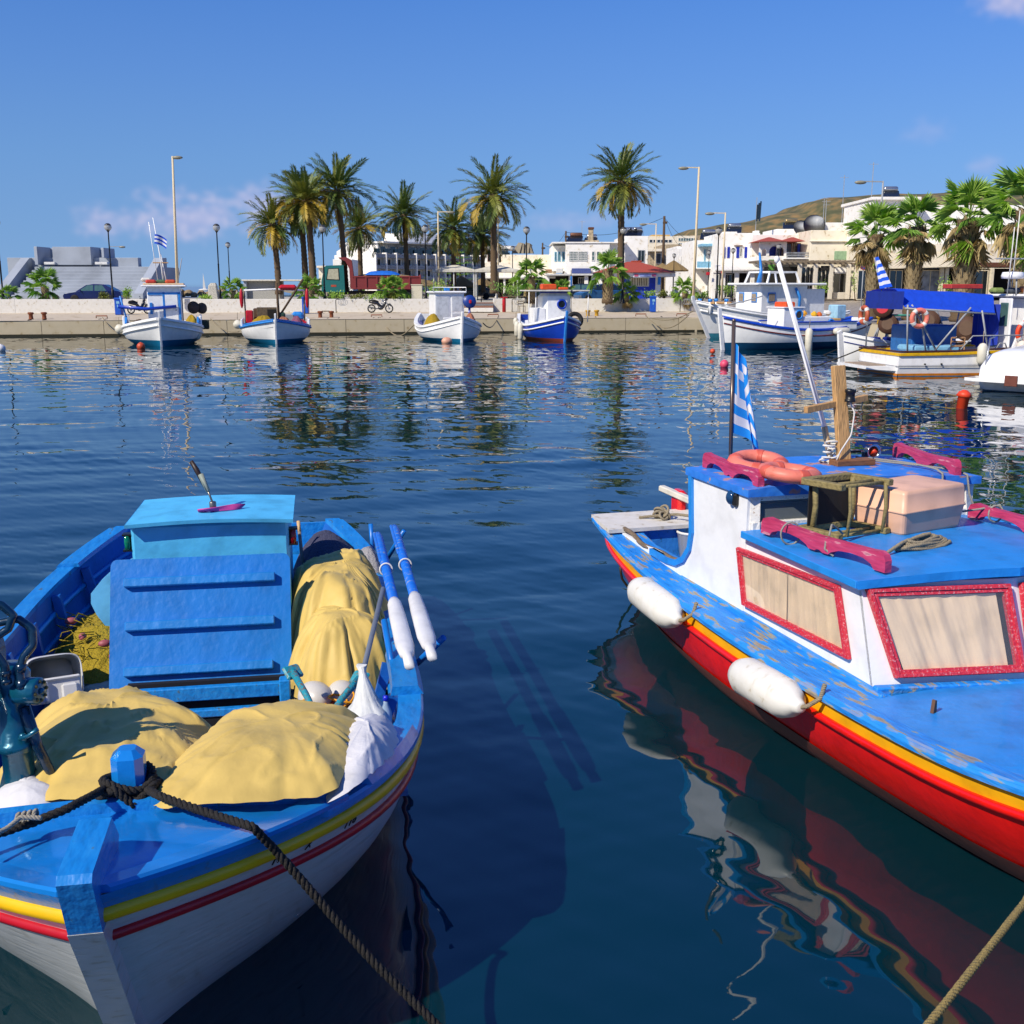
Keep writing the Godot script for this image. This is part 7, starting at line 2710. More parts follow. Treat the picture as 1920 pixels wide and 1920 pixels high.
	# shrubs
	var bushes = [[Vector3(-29.51, 1.9, -80), 0.5, 0.7, "frond_olive"], [Vector3(-28.13, 1.89, -81), 0.5, 1.0, "fan_green"], [Vector3(-23.29, 1.93, -84), 0.7, 0.5, "fan_green"], [Vector3(-12.57, 1.99, -79.5), 0.9, 0.75, "fan_green"], [Vector3(-11.04, 1.99, -79.5), 1.0, 0.6, "frond_olive"], [Vector3(-9.77, 1.99, -79.5), 0.9, 0.6, "fan_green"], [Vector3(-8.52, 1.99, -79.6), 0.9, 0.7, "frond_olive"], [Vector3(-7.44, 1.97, -80.4), 0.6, 0.6, "fan_green"], [Vector3(-5.99, 2.09, -84), 1.5, 1.3, "fan_dark"], [Vector3(-5.98, 2.28, -90), 1.6, 1.6, "fan_green"], [Vector3(-0.61, 2.01, -84), 1.6, 1.4, "fan_dark"], [Vector3(0, 1.98, -86), 1.3, 1.3, "fan_green"], [Vector3(9.09, 2.03, -82), 0.7, 0.8, "frond_olive"], [Vector3(10.14, 2.03, -82.5), 0.9, 0.9, "fan_green"], [Vector3(11.27, 2.03, -82.6), 0.6, 0.8, "frond_olive"], [Vector3(12.21, 2.02, -82.8), 0.6, 0.7, "fan_green"], [Vector3(14.2, 2.02, -83), 0.6, 0.7, "fan_green"], [Vector3(18.27, 2.14, -96), 1.0, 1.2, "fan_green"], [Vector3(19.24, 2.14, -96), 1.4, 1.3, "fan_green"], [Vector3(26.55, 2.15, -95), 0.8, 1.5, "fan_green"], [Vector3(-13.92, 2.31, -98), 2.4, 1.6, "fan_dark"], [Vector3(-9.61, 2.46, -104), 3.0, 2.0, "fan_green"], [Vector3(-8.26, 2.46, -104), 2.4, 1.6, "fan_dark"], [Vector3(28.9, 2.17, -93), 0.7, 2.2, "fan_green"], [Vector3(33.49, 2.07, -86), 0.8, 1.8, "fan_green"]]
	var where = ["beside the dark blue car", "right of the dark blue car", "by the marble block", "under the truck cab door", "under the front of the maroon truck body", "under the middle of the maroon truck body", "at the twin headed fan palm", "left of the cream cabinet", "right of the cream cabinet", "behind the lamp by the white canopy", "left of the red post", "behind the benches", "at the kiosk corner by the lamp", "under the barred kiosk window", "right of the barred kiosk window", "beside the low palm near the cream light pole", "right of the tall cream light pole", "in a pot before the shuttered house", "in a planter before the shuttered house", "in the red pot of the shop fronts", "behind the truck before the hotel", "large, before the hotel balconies", "dark, before the hotel balconies", "climbing by the shop door post", "climbing by the cafe awning post"]
	for k in bushes.size():
		var q = bushes[k]
		shrub("green shrub " + where[k], Vector3(q[0].x, 1.8 if q[0].z > -97 else 1.85, q[0].z), Vector3(q[1], q[2], q[1]), 100 + k, q[3])
	# a slender pine before the hotel
	var pine = thing("pine_tree", "slender tiered pine tree before the hotel, right of the dark palm", "tree", Vector3(-6.54, 2.27, -140))
	var m = mb(true)
	m.tube([Vector3(0, 0, 0), Vector3(0, 7.0, 0)], [0.16, 0.05], 8)
	obj("trunk", m, M.palm_bark, pine)
	m = mb()
	var r = RandomNumberGenerator.new()
	r.seed = 5
	for k in 9:
		var y = 1.4 + k * 0.68
		for i in 9:
			var a = i * TAU / 9.0 + k
			var l = lerpf(2.2, 0.5, k / 8.0)
			for j in 18:
				var p = Vector3(cos(a), 0.12, sin(a)) * l * (j + 1) / 18.0 + Vector3(0, y, 0)
				var d = Vector3(r.randf_range(-1, 1), r.randf_range(0, 1), r.randf_range(-1, 1)).normalized() * 0.3
				m.tri(p, p + d, p + d.cross(Vector3.UP) * 0.4)
	obj("foliage", m, M.fan_dark, pine)
	# globe lamps
	var lamps = [
		["black globe lamp at the left edge, its globe cut by the frame", Vector3(-36.79, 2.06, -80), 470.0], ["black globe lamp behind the dark blue car", Vector3(-28.85, 2.06, -80), 420.0], ["black globe lamp beside the marble block", Vector3(-21.1, 2.06, -80), 421.0], ["smaller black globe lamp farther back, right of the marble block lamp", Vector3(-26.2, 2.08, -103), 455.0], ["black globe lamp before the truck cab", Vector3(-13.54, 2.06, -80), 423.0], ["black globe lamp far back at the palm over the truck cab", Vector3(-16.79, 2.22, -110), 455.0], ["black globe lamp before the hotel, right of the cream cabinet", Vector3(-6.21, 2.06, -80), 423.0], ["black globe lamp far back, at the cream street light by the dark palm", Vector3(-7.48, 2.19, -115), 456.0], ["black globe lamp right of the tall middle palm", Vector3(1.04, 2.06, -80), 426.0], ["black globe lamp far back, left of the shop house", Vector3(0.06, 2.17, -118), 462.0], ["black globe lamp beside the tall single palm over the kiosk", Vector3(7.98, 2.06, -80), 427.0], ["black globe lamp far back above the kiosk roof", Vector3(13.12, 2.15, -120), 467.0], ["black globe lamp far back, right of the kiosk", Vector3(15.71, 2.13, -108), 476.0], ["black globe lamp far back before the balcony house", Vector3(18.74, 2.15, -106), 470.0], ["black globe lamp before the shuttered house, right of the cream pole", Vector3(14.59, 2.07, -79), 427.0], ["black globe lamp before the blue shutters", Vector3(18.24, 1.74, -92), 466.0], ["black globe lamp before the arcade house, behind the white boat's wheelhouse", Vector3(22, 1.91, -92), 458.0]]
	for q in lamps:
		var base = Vector3(q[1].x, 1.8, q[1].z)
		var a = atan((q[2] - 960.0) / 2036.0) + 0.20485
		globe_lamp(q[0], base, 3.0 + q[1].z * tan(a) - base.y)
	tall_light("tall cream street light standing behind the first moored boat on the left", Vector3(-23.25, 1.95, -77), 11.5 - 1.8, 0.12, M.post_cream, 0.22, 0.11)
	tall_light("tall cream street light left of the white caique's bow", Vector3(13.11, 2.06, -80), 11 - 1.8, -0.9, M.post_cream, 0.1, 0.11)
	tall_light("cream street light before the blue shutters", Vector3(16.29, 1.98, -86), 8.36 - 1.8, -1.0, M.post_cream, 0.05, 0.09)
	tall_light("cream street light among the palms before the hotel", Vector3(-6.33, 2.32, -96), 8.76 - 1.8, 0.9, M.post_cream, 0.0, 0.09)
	tall_light("cream pole close behind the tall middle palm", Vector3(-1.25, 2.29, -100), 10.05 - 1.8, 0.5, M.post_cream, 0.0, 0.08)
	tall_light("thin street light over the kiosk with its arm to the left", Vector3(14.4, 2.21, -112), 8.74 - 1.8, -1.1, M.post_cream, 0.0, 0.08)
	tall_light("grey street light above the big fan palms on the right", Vector3(22.99, 1.58, -70), 9.12 - 1.3, -1.2, M.dish_grey, 0.0, 0.08)
	tall_light("street light beside the grandstand, only its arm showing", Vector3(-45.03, 2.12, -125), 7.09 - 1.8, 1.2, M.dish_grey, 0.0, 0.08)
	# wooden utility poles with wires
	var poles = [["dark wooden utility pole above the kiosk", Vector3(16.96, 2.53, -125), 10.67, 0.16], ["wooden utility pole left of the shop house roof", Vector3(6.74, 2.47, -140), 9.79, 0.13], ["short dark utility pole over the terrace house", Vector3(4.11, 2.43, -150), 8.74, 0.13]]
	var tops = []
	for q in poles:
		var o = thing("utility_pole", q[0], "utility pole", Vector3(q[1].x, 1.8, q[1].z))
		m = mb(true)
		m.tube([Vector3.ZERO, Vector3(0, q[2] - 1.8, 0)], [q[3] * 1.2, q[3] * 0.8], 8)
		obj("pole", m, M.pole_wood, o)
		m = mb()
		m.box(Vector3(0.1, q[2] - 2.5, 0), Vector3(0.5, 0.25, 0.25), 0.04)
		obj("insulators", m, M.pole_wood, o)
		tops.append(Vector3(q[1].x, q[2] - 0.15, q[1].z))
	for q in [[tops[0], tops[1], "sagging wire between the kiosk pole and the shop house pole"], [tops[1], tops[2], "sagging wire between the shop house pole and the terrace pole"], [tops[0], Vector3(20.12, 7.52, -114), "wire from the kiosk pole down to the balcony house"], [tops[0], Vector3(20.64, 7.41, -131), "wire from the kiosk pole to the slit windowed house"]]:
		m = mb()
		var l = []
		for k in 13:
			l.append(q[0].lerp(q[1], k / 12.0) - Vector3(0, 1.0 * sin(k * PI / 12.0), 0))
		m.tube(l, 0.022, 4)
		tag(obj("overhead_wire", m, M.iron_black), q[2], "wire")
	# cars
	car("dark blue saloon parked before the grandstand", Vector3(-33.12, 1.63, -88), 0.05, "14205a", 0, 1.02).position.y = 1.72
	car("dark car parked under the left white canopy", Vector3(-3.71, 2.07, -104), 0.1, "1c2030", 0, 0.95).position.y = 1.8
	car("dark green car behind the bushes, right of the benches", Vector3(0.84, 2.09, -102), 0.0, "16302c", 1, 0.85).position.y = 1.8
	car("white pickup with a roof rack behind the fan palm", Vector3(2.66, 2.05, -106), 0.1, "d8d8d6", 2, 0.9).position.y = 1.8
	car("dark blue estate car behind the blue hatchback", Vector3(5.9, 2.12, -98), 0.0, "16263c", 0, 1.0).position.y = 1.8
	car("metallic blue hatchback parked nose left behind the wall", Vector3(6.72, 1.82, -86), 0.35, "2c6090", 1, 0.92).position.y = 1.8
	var tp = Vector3(-15.49, 1.77, -90)
	dump_truck(Vector3(tp.x, 1.8, tp.z))
	var mp = Vector3(-9.25, 1.2, -77.5)
	motorbike("black step through motorbike parked against the white wall", Vector3(mp.x, 1.19, -77.6), 0.0)
	motorbike("motorbike half hidden behind the first moored boat", Vector3(-25.46, 1.17, -75.4), 0.9)
	# bins, bollards, racks
	bin("blue litter bin by the wall at the first moored boat", Vector3(-26.44, 1.13, -74.3))
	bin("blue litter bin behind the boat with red floats", Vector3(-14.31, 1.17, -76.6))
	bin("blue litter bin by the wall between the yellow bollards and the white caique", Vector3(10.23, 1.19, -80.3))
	bin("blue litter bin on the street right of the white caique", Vector3(21.03, 1.1, -76))
	for q in [[-29.93, -68.6, "left one of two rusty bollards at the left end of the quay"], [-29.23, -68.9, "right one of two rusty bollards at the left end of the quay"], [-12.52, -72.0, "left one of two rusty bollards joined by a bar"], [-11.82, -72.2, "right one of two rusty bollards joined by a bar"]]:
		bollard(q[2], Vector3(q[0], 1.0, q[1]), M.rust_paint)
	for q in [[5.18, -75.3, "yellow bollard nearest the blue and white boat"], [5.79, -75.5, "yellow bollard right of the other yellow one"], [20.01, -60.0, "yellow bollard on the street edge below the big palms"]]:
		bollard(q[2], Vector3(q[0], 1.0, q[1]), M.bollard_yellow)
	m = mb()
	m.box(Vector3(-12.17, 1.42, -72.1), Vector3(0.5, 0.08, 0.1), 0.02)
	tag(obj("cross_bar", m, M.timber_grey), "grey bar between the two rusty bollards by the motorbike", "bar")
	hose_rack("black hose stand by the wall left of the motorbike", Vector3(-12.05, 1.19, -77.5))
	hose_rack("black hose stand by the wall beside the wooden chair", Vector3(0.31, 1.19, -79.6))
	hose_rack("black hose stand by the wall at the white caique's bow", Vector3(12.63, 1.19, -81.0))
	var rp = thing("red_post", "red fire post with a flat top in the gap of the wall", "post", Vector3(-0.57, 1.2, -79.4))
	m = mb(true)
	m.lathe([Vector2(0.13, 0), Vector2(0.13, 0.9), Vector2(0.1, 0.98), Vector2(0.0, 1.0)], 14)
	obj("post", m, paint("fire_red", "b81420", 0.4), rp)
	m = mb()
	m.box(Vector3(0, 1.02, 0), Vector3(0.5, 0.08, 0.3), 0.03)
	obj("top", m, M.fire_red, rp)
	var ch = thing("wooden_chair", "plain wooden chair facing the white wall by the blue and white boat", "chair", Vector3(0.68, 1.19, -78.4), 0.3)
	for q in [[-0.2, -0.2, 0.85], [0.2, -0.2, 0.85], [-0.2, 0.2, 0.45], [0.2, 0.2, 0.45]]:
		m = mb()
		m.box(Vector3(q[0], q[2] / 2, q[1]), Vector3(0.04, q[2], 0.04))
		obj("leg", m, M.timber_grey, ch)
	m = mb()
	m.box(Vector3(0, 0.45, 0), Vector3(0.46, 0.04, 0.46), 0.01)
	obj("seat", m, M.timber_grey, ch)
	for y in [0.62, 0.78]:
		m = mb()
		m.box(Vector3(0, y, -0.2), Vector3(0.4, 0.07, 0.03), 0.01)
		obj("slat", m, M.timber_grey, ch)
	for q in [[-2.89, "dark bench left of the bushes behind the steps"], [0.12, "dark bench behind the red post"]]:
		var b = thing("bench", q[1], "bench", Vector3(q[0], 1.86, -82.6))
		for k in 3:
			m = mb()
			m.box(Vector3(0, 0.42, -0.15 + 0.15 * k), Vector3(1.5, 0.04, 0.12), 0.01)
			obj("slat", m, M.timber_grey, b)
		for x in [-0.6, 0.6]:
			m = mb()
			m.box(Vector3(x, 0.2, 0), Vector3(0.06, 0.4, 0.4))
			obj("leg", m, M.iron_black, b)
	var cab = thing("cabinet", "cream electric cabinet behind the wall right of the truck", "cabinet", Vector3(-6.87, 1.8, -80.2))
	m = mb()
	m.box(Vector3(0, 0.65, 0), Vector3(0.78, 1.3, 0.5), 0.02)
	obj("body", m, paint("cabinet_cream", "c9c4ae", 0.7, {"tex": "dirt"}), cab)
	m = mb()
	m.box(Vector3(0, 1.32, 0), Vector3(0.86, 0.06, 0.58), 0.01)
	obj("lid", m, M.cabinet_cream, cab)
	# white canopies
	for q in [[-6.9, -3.21, "left white shade canopy on thin posts"], [-3.23, 0.57, "right white shade canopy on thin posts"]]:
		var c = thing("shade_canopy", q[2], "canopy", Vector3(q[0], 1.8, -98))
		m = mb()
		var y = 4.43
		var cx: float = (q[0] + q[1]) / 2
		m.loft([[Vector3(q[0], y - 0.2, -96.2), Vector3(q[1], y - 0.2, -96.2), Vector3(q[1], y - 0.2, -100.5), Vector3(q[0], y - 0.2, -100.5)], [Vector3(q[0], y, -96.2), Vector3(q[1], y, -96.2), Vector3(q[1], y, -100.5), Vector3(q[0], y, -100.5)], [Vector3(cx - 0.2, y + 0.42, -98.2), Vector3(cx + 0.2, y + 0.42, -98.2), Vector3(cx + 0.2, y + 0.42, -98.6), Vector3(cx - 0.2, y + 0.42, -98.6)]])
		obj("roof", m, M.canvas_white, c, true)
		for px in [q[0] + 0.1, cx, q[1] - 0.1]:
			for pz in [-96.4, -100.3]:
				m = mb()
				m.box(Vector3(px, (y + 1.6) / 2, pz), Vector3(0.09, y - 2.0, 0.09))
				obj("post", m, M.post_white, c, true)
	# thatched parasols
	for q in [[Vector3(-9.55, 2.21, -112), 3.0, 0.75, 3.84, "wide thatched parasol behind the cream cabinet"], [Vector3(-4.71, 2.26, -104), 1.5, 0.95, 3.98, "thatched parasol behind the left white canopy"], [Vector3(-2.86, 2.24, -108), 1.3, 0.8, 3.86, "thatched parasol behind the right white canopy"], [Vector3(16.27, 2.84, -112), 1.5, 0.95, 5.57, "thatched parasol roof above the terrace right of the kiosk"], [Vector3(15.54, 2.84, -115), 1.3, 0.8, 5.37, "thatched parasol roof close to the kiosk roof"]]:
		var o = thing("thatched_parasol", q[4], "parasol", Vector3(q[0].x, 1.8, q[0].z))
		var ty: float = q[3] - 1.8
		m = mb()
		var rings = []
		for e in [[0.03, 0.0], [0.35, 0.3], [0.7, 0.65], [1.0, 1.0], [0.97, 1.08]]:
			var ring = []
			for k in 22:
				var a = TAU * k / 22
				ring.append(Vector3(cos(a) * q[1] * e[0], ty - q[2] * e[1] - (0.06 if k % 2 and e[0] > 0.5 else 0.0), sin(a) * q[1] * e[0]))
			rings.append(ring)
		m.loft(rings)
		obj("thatch", m, M.thatch, o)
		m = mb(true)
		m.tube([Vector3.ZERO, Vector3(0, ty - 0.1, 0)], 0.06, 6)
		obj("pole", m, M.pole_wood, o)
	# no stopping sign
	var sg = thing("road_sign", "round red and blue no stopping sign on a thin pole", "road sign", Vector3(22.74, 1.25, -72))
	var sy = 4.28 - 1.25
	var face = Basis(Vector3(1, 0, 0), Vector3(0, 0, 1), Vector3(0, -1, 0))
	m = mb(true)
	m.tube([Vector3.ZERO, Vector3(0, sy, 0)], 0.035, 8)
	obj("pole", m, M.dish_grey, sg)
	m = mb()
	m.lathe([Vector2(0.0, -0.01), Vector2(0.24, -0.01), Vector2(0.24, 0.01), Vector2(0.0, 0.01)], 26, Vector3(0, sy, 0.05), face)
	var disc = obj("disc", m, paint("sign_rim_red", "c0283a", 0.5), sg)
	m = mb()
	m.lathe([Vector2(0.0, 0.01), Vector2(0.185, 0.01), Vector2(0.185, 0.016), Vector2(0.0, 0.016)], 26, Vector3(0, sy, 0.05), face)
	obj("field", m, paint("sign_field_blue", "2a48a8", 0.5), disc)
	for a in [0.785, -0.785]:
		m = mb()
		m.box(Vector3(0, sy, 0.069 + a * 0.002), Vector3(0.37, 0.05, 0.004), 0.0, Basis(Vector3.BACK, a))
		obj("cross_bar", m, M.sign_rim_red, disc)
	# far sail
	var sail = thing("sailing_boat", "tiny white sailing boat far out at sea", "boat", Vector3(-250.25, -0.1, -900))
	m = mb()
	m.tri(Vector3(-0.8, 1.0, 0), Vector3(0, 14.0, 0), Vector3(1.6, 1.0, 0))
	obj("sail", m, M.post_white, sail)
	m = mb(true)
	m.ball(Vector3(0, 0.4, 0), Vector3(4.5, 0.9, 1.2), 12, 6)
	obj("hull", m, M.post_white, sail)
	build_moored()
	mooring_lines()


# ---------------------------------------------------------------- boats moored along the far quay and on the right
func bx(p: Node, called: String, c: Vector3, s: Vector3, mat: Material, bev := 0.015, t := Basis()) -> MeshInstance3D:
	var m = mb()
	m.box(c, s, bev, t)
	return obj(called, m, mat, p)


func tb(p: Node, called: String, pts: Array, r: Variant, mat: Material, n := 7) -> MeshInstance3D:
	var m = mb(true)
	m.tube(pts, r, n)
	return obj(called, m, mat, p)


func pile(label: String, b: Node3D, ring: Array, crown: Vector3, mat: Material, sd: int, called := "fishing_net") -> void:
	var m = heap(mb(true), ring, crown, 1.5, 0.09, sd, 12.0, 10, 40)
	lying(called, label, "net", m, mat, b.position, b.rotation.y, "nets in the moored boats")


func oval(c: Vector3, rx: float, rz: float, n := 7) -> Array:
	var o = []
	for k in n:
		o.append(c + Vector3(cos(TAU * k / n) * rx, 0, -sin(TAU * k / n) * rz))
	return o


func porthole(p: Node, c: Vector3, r: float, t: Basis, rim: Material) -> void:
	var m = mb(true)
	m.torus(c, r, r * 0.24, t, 20, 6)
	var f = obj("porthole", m, rim, p)
	m = mb()
	m.lathe([Vector2(0, -0.01), Vector2(r, -0.01), Vector2(r, 0.012), Vector2(0, 0.012)], 18, c, t)
	obj("pane", m, M.pane_dark, f)


func hanging_fender(label: String, b: Node3D, at: Vector3, l: float, r: float, mat: Material) -> void:
	var f = thing("fender", label, "fender", b.position, b.rotation.y, "fenders of the moored boats")
	var m = mb(true)
	m.lathe([Vector2(0, -l / 2), Vector2(r * 0.6, -l / 2 + r * 0.2), Vector2(r, -l / 2 + r * 0.8), Vector2(r, l / 2 - r * 0.8), Vector2(r * 0.6, l / 2 - r * 0.2), Vector2(r * 0.2, l / 2)], 14, at)
	obj("body", m, mat, f)
	tb(f, "rope", [at + Vector3(0, l / 2, 0), at + Vector3(0.02, l / 2 + 0.4, 0)], 0.015, M.rope_grey, 5)


# hull, bottom paint, rails, gunwale, bulwarks, deck and stem of a wooden boat
func caique(label: String, at: Vector3, turn: float, h: Hull, c: Dictionary) -> Node3D:
	var b = thing("moored_boat", label, "boat", at, turn, "wooden boats moored in the harbour")
	var wl: float = c.get("wl", 0.22)
	var m = mb(true)
	h.skin(m, -0.45, wl + 0.01, 36, 4, 0.004)
	obj("bottom_paint", m, c.bottom, b)
	m = mb(true)
	h.skin(m, wl, "0", 36, 6)
	obj("hull", m, c.hull, b)
	for q in c.rails:
		pair("rub_rail", b, q[2], h, func(m): h.rail(m, q[0], q[1], q[1] * 0.4, 32, 0.0, 0.99, 6))
	pair("gunwale", b, c.cap, h, func(m): h.cap(m, 0.05, 0.16, 0.05, 0.0, 32, 0.0, 0.99), false)
	pair("bulwark", b, c.inside, h, func(m): h.skin(m, c.get("floor", "-0.35"), "0", 28, 2, -0.12, 0.0, 0.98))
	m = mb()
	h.deck(m, c.get("floor", "-0.35"), 0.01, 0.97, 0.1, 0.04, 22, 6)
	obj("deck", m, c.deck, b)
	m = mb()
	var o = []
	for k in 7:
		o.append(h.at(0.0, lerpf(h.sheer(0.0), -0.4, k / 6.0), 1.0))
	for k in 7:
		o.append(h.at(0.0, lerpf(-0.4, h.sheer(0.0), k / 6.0), -1.0))
	m.slab(o, Vector3(0, 0, 0.05))
	obj("transom", m, c.hull, b)
	var p = []
	for k in 7:
		p.append(h.at(1.0, lerpf(-0.4, h.h_bow, k / 6.0), 1.0) + Vector3(0, 0, 0.06))
	p.append(Vector3(0, h.h_bow + c.get("head", 0.3), h.length + 0.1))
	m = mb()
	for k in 7:
		m.bar(p[k], p[k + 1], 0.1, 0.2, 0.01, Vector3(0, 0.2, 1))
	obj("stem", m, c.stem, b)
	return b


func shaped(l: float, beam: float, st: float, hs: float, hm: float, hb: float, rake: float, draft := 0.5) -> Hull:
	var h = Hull.new()
	h.length = l
	h.beam = beam
	h.stern = st
	h.h_stern = hs
	h.h_mid = hm
	h.h_bow = hb
	h.rake = rake
	h.draft = draft
	h.t0 = 0.4
	h.t1 = 0.5
	h.pow_bow = 2.6
	h.full = 3.0
	h.vee = 1.15
	h.vee_stern = 1.3
	h.low = 0.38
	return h


func build_moored() -> void:
	var white = paint("moored_white", "f0f1f0", 0.35, {"coat": 0.2, "tex": "clean"})
	var teal = paint("bottom_teal", "0b6a94", 0.4)
	var sky = paint("trim_sky_blue", "2f86d8", 0.4)
	var deep = paint("hull_deep_blue", "0c3cb0", 0.35, {"coat": 0.3})
	var grey = paint("deck_grey", "a7a39a", 0.7, {"tex": "dirt"})
	var steel: Material = M.dish_grey
	var dark: Material = M.tyre_black
	var gold = paint("net_gold", "c2a012", 0.9, {"tex": "fibre", "bump": 1.5, "scale": 1.5})
	var pink = paint("net_salmon", "c07a5c", 0.9, {"tex": "fibre", "bump": 1.5, "scale": 1.5})
	var mauve = paint("net_mauve", "9c5a78", 0.9, {"tex": "fibre", "bump": 1.5, "scale": 1.5})
	var fend = paint("fender_far", "d8d4c4", 0.5)
	# --- A: white boat with a wheelhouse, boom and light blue trim
	var h = shaped(8.5, 2.05, 0.7, 1.1, 0.85, 1.45, 0.8)
	var b = caique("white fishing boat with blue trimmed wheelhouse and blue boom, leftmost at the quay", Vector3(-19.92, 0, -63.38), 0.27, h, {"hull": white, "bottom": teal, "rails": [["-0.35", 0.05, white], ["-0.05", 0.06, white]], "cap": white, "inside": white, "deck": grey, "stem": white, "wl": 0.3, "head": 0.35})
	bx(b, "wheelhouse", Vector3(0.15, 1.85, 3.2), Vector3(1.75, 2.3, 2.0), white, 0.03)
	bx(b, "roof", Vector3(0.15, 3.03, 3.2), Vector3(2.3, 0.1, 2.5), white, 0.03)
	bx(b, "roof_rim", Vector3(0.15, 3.12, 3.2), Vector3(2.1, 0.1, 2.3), paint("rim_peach", "d8b890", 0.7), 0.03)
	bx(b, "trim", Vector3(0.15, 2.62, 4.22), Vector3(1.7, 0.12, 0.05), sky)
	for x in [0.12, 0.92]:
		bx(b, "trim", Vector3(x, 1.75, 4.22), Vector3(0.12, 1.9, 0.05), sky)
	var door = bx(b, "door", Vector3(0.5, 1.8, 4.22), Vector3(0.66, 1.6, 0.04), white)
	bx(door, "handle", Vector3(0.72, 1.75, 4.25), Vector3(0.08, 0.06, 0.04), steel)
	bx(b, "window", Vector3(-0.55, 1.85, 4.22), Vector3(0.14, 0.6, 0.05), sky)
	bx(b, "side_door", Vector3(1.04, 1.8, 3.4), Vector3(0.05, 1.9, 0.7), paint("door_navy", "26405e", 0.5))
	tb(b, "boom", [Vector3(-2.2, 1.95, 4.3), Vector3(-0.8, 1.82, 4.4), Vector3(0.75, 1.95, 4.35)], 0.09, deep, 8)
	tb(b, "boat_hook", [Vector3(-1.75, 0.9, 4.2), Vector3(-2.1, 2.5, 4.2)], 0.05, sky)
	for s in [-1.0, 1.0]:
		bx(b, "washboard", Vector3(s * 1.95, 1.2, 3.0), Vector3(0.14, 0.5, 3.6), white, 0.03)
		bx(b, "washboard_panel", Vector3(s * 1.82, 1.08, 4.95), Vector3(0.12, 0.44, 0.7), sky, 0.02, Basis(Vector3.RIGHT, 0.4))
	tb(b, "mast", [Vector3(0.15, 3.1, 3.5), Vector3(0.05, 4.6, 3.5), Vector3(-0.2, 6.6, 3.5)], [0.05, 0.04, 0.02], white)
	tb(b, "stay", [Vector3(0.3, 3.1, 3.2), Vector3(0.08, 4.7, 3.4)], 0.03, white)
	bx(b, "spreader", Vector3(0.05, 4.25, 3.5), Vector3(0.8, 0.06, 0.06), M.pine_wood)
	tb(b, "aerial", [Vector3(-0.15, 3.1, 3.0), Vector3(-0.45, 6.4, 3.0)], 0.02, white, 5)
	tb(b, "aerial", [Vector3(0.85, 3.1, 3.2), Vector3(1.15, 4.5, 3.2)], 0.025, steel, 5)
	var m = mb(true)
	for i in 5:
		for j in 5:
			var f = func(u: float, v: float) -> Vector3: return Vector3(-0.16 + 0.6 * u - 0.05 * v, 5.75 - 0.5 * v - 0.28 * u * u, 3.5 + 0.06 * sin(u * 7.0))
			m.col = Color(0.03, 0.1, 0.6) if j % 2 == 0 else Color(0.8, 0.8, 0.8)
			m.quad(f.call(i / 5.0, j / 5.0), f.call((i + 1) / 5.0, j / 5.0), f.call((i + 1) / 5.0, (j + 1) / 5.0), f.call(i / 5.0, (j + 1) / 5.0))
	lying("flag", "small blue and white striped flag on the leftmost boat's mast", "flag", m, M.flag_cloth, b.position, b.rotation.y)
	for q in [[Vector3(-0.5, 3.25, 3.9), "c23a2c"], [Vector3(0.5, 3.25, 3.9), "c8502c"], [Vector3(-0.75, 3.35, 3.5), "d8d4cc"], [Vector3(0.0, 3.25, 3.7), "4a6e4a"], [Vector3(1.0, 3.05, 3.9), "2a5ca8"]]:
		bx(b, "roof_gear", q[0], Vector3(0.55, 0.22, 0.35), paint("gear_" + q[1], q[1], 0.7), 0.08)
	pile("yellow net on the right side deck of the leftmost boat", b, oval(Vector3(1.5, 0.8, 4.6), 0.45, 1.0), Vector3(1.5, 1.5, 4.5), gold, 3)
	pile("pile of brown and green gear on the left side deck of the leftmost boat", b, oval(Vector3(-1.3, 0.75, 4.4), 0.5, 0.9), Vector3(-1.2, 1.3, 4.2), paint("gear_brown", "5c4634", 0.9, {"tex": "fibre"}), 4, "gear_pile")
	m = mb(true)
	for q in [[Vector3(1.6, 1.85, 2.2), 0.32], [Vector3(2.05, 1.8, 2.0), 0.28]]:
		m.lathe([Vector2(0.05, -0.16), Vector2(q[1], -0.16), Vector2(q[1], -0.1), Vector2(0.14, -0.08), Vector2(0.14, 0.08), Vector2(q[1], 0.1), Vector2(q[1], 0.16), Vector2(0.05, 0.16)], 16, q[0], Basis(Vector3.RIGHT, 1.3))
	obj("net_reel", m, paint("reel_brown", "5e4634", 0.7), b)
	hanging_fender("round white fender on the left side of the leftmost boat", b, Vector3(-2.3, 0.75, 3.6), 0.5, 0.22, fend)
	hanging_fender("long white fender on the right side of the leftmost boat", b, Vector3(1.75, 0.65, 5.6), 0.9, 0.17, fend)
	bx(b, "anchor_box", Vector3(2.15, 0.95, 3.4), Vector3(0.5, 0.5, 0.8), paint("box_moss", "3a4030", 0.8), 0.05)
	# --- B: open boat full of gear, red floats on posts
	h = shaped(7.6, 1.9, 0.72, 1.0, 0.8, 1.3, 0.6)
	b = caique("cluttered open fishing boat with two red floats on posts, second from the left", Vector3(-14.03, 0, -65.38), 0.21, h, {"hull": white, "bottom": teal, "rails": [["-0.08", 0.06, sky]], "cap": sky, "inside": white, "deck": grey, "stem": white, "wl": 0.22, "head": 0.3})
	for s in [-1.0, 1.0]:
		tb(b, "post", [Vector3(s * 1.62, 0.9, 3.2), Vector3(s * 1.65, 2.8, 3.2)], 0.045, M.timber_grey)
		m = mb(true)
		m.ball(Vector3(s * 1.8, 2.35, 3.4), Vector3(0.11, 0.55, 0.11), 10, 8)
		obj("red_float", m, paint("float_scarlet", "c01c2c", 0.4), b)
		bx(b, "washboard", Vector3(s * 1.8, 1.05, 3.2), Vector3(0.12, 0.4, 4.2), white, 0.03)
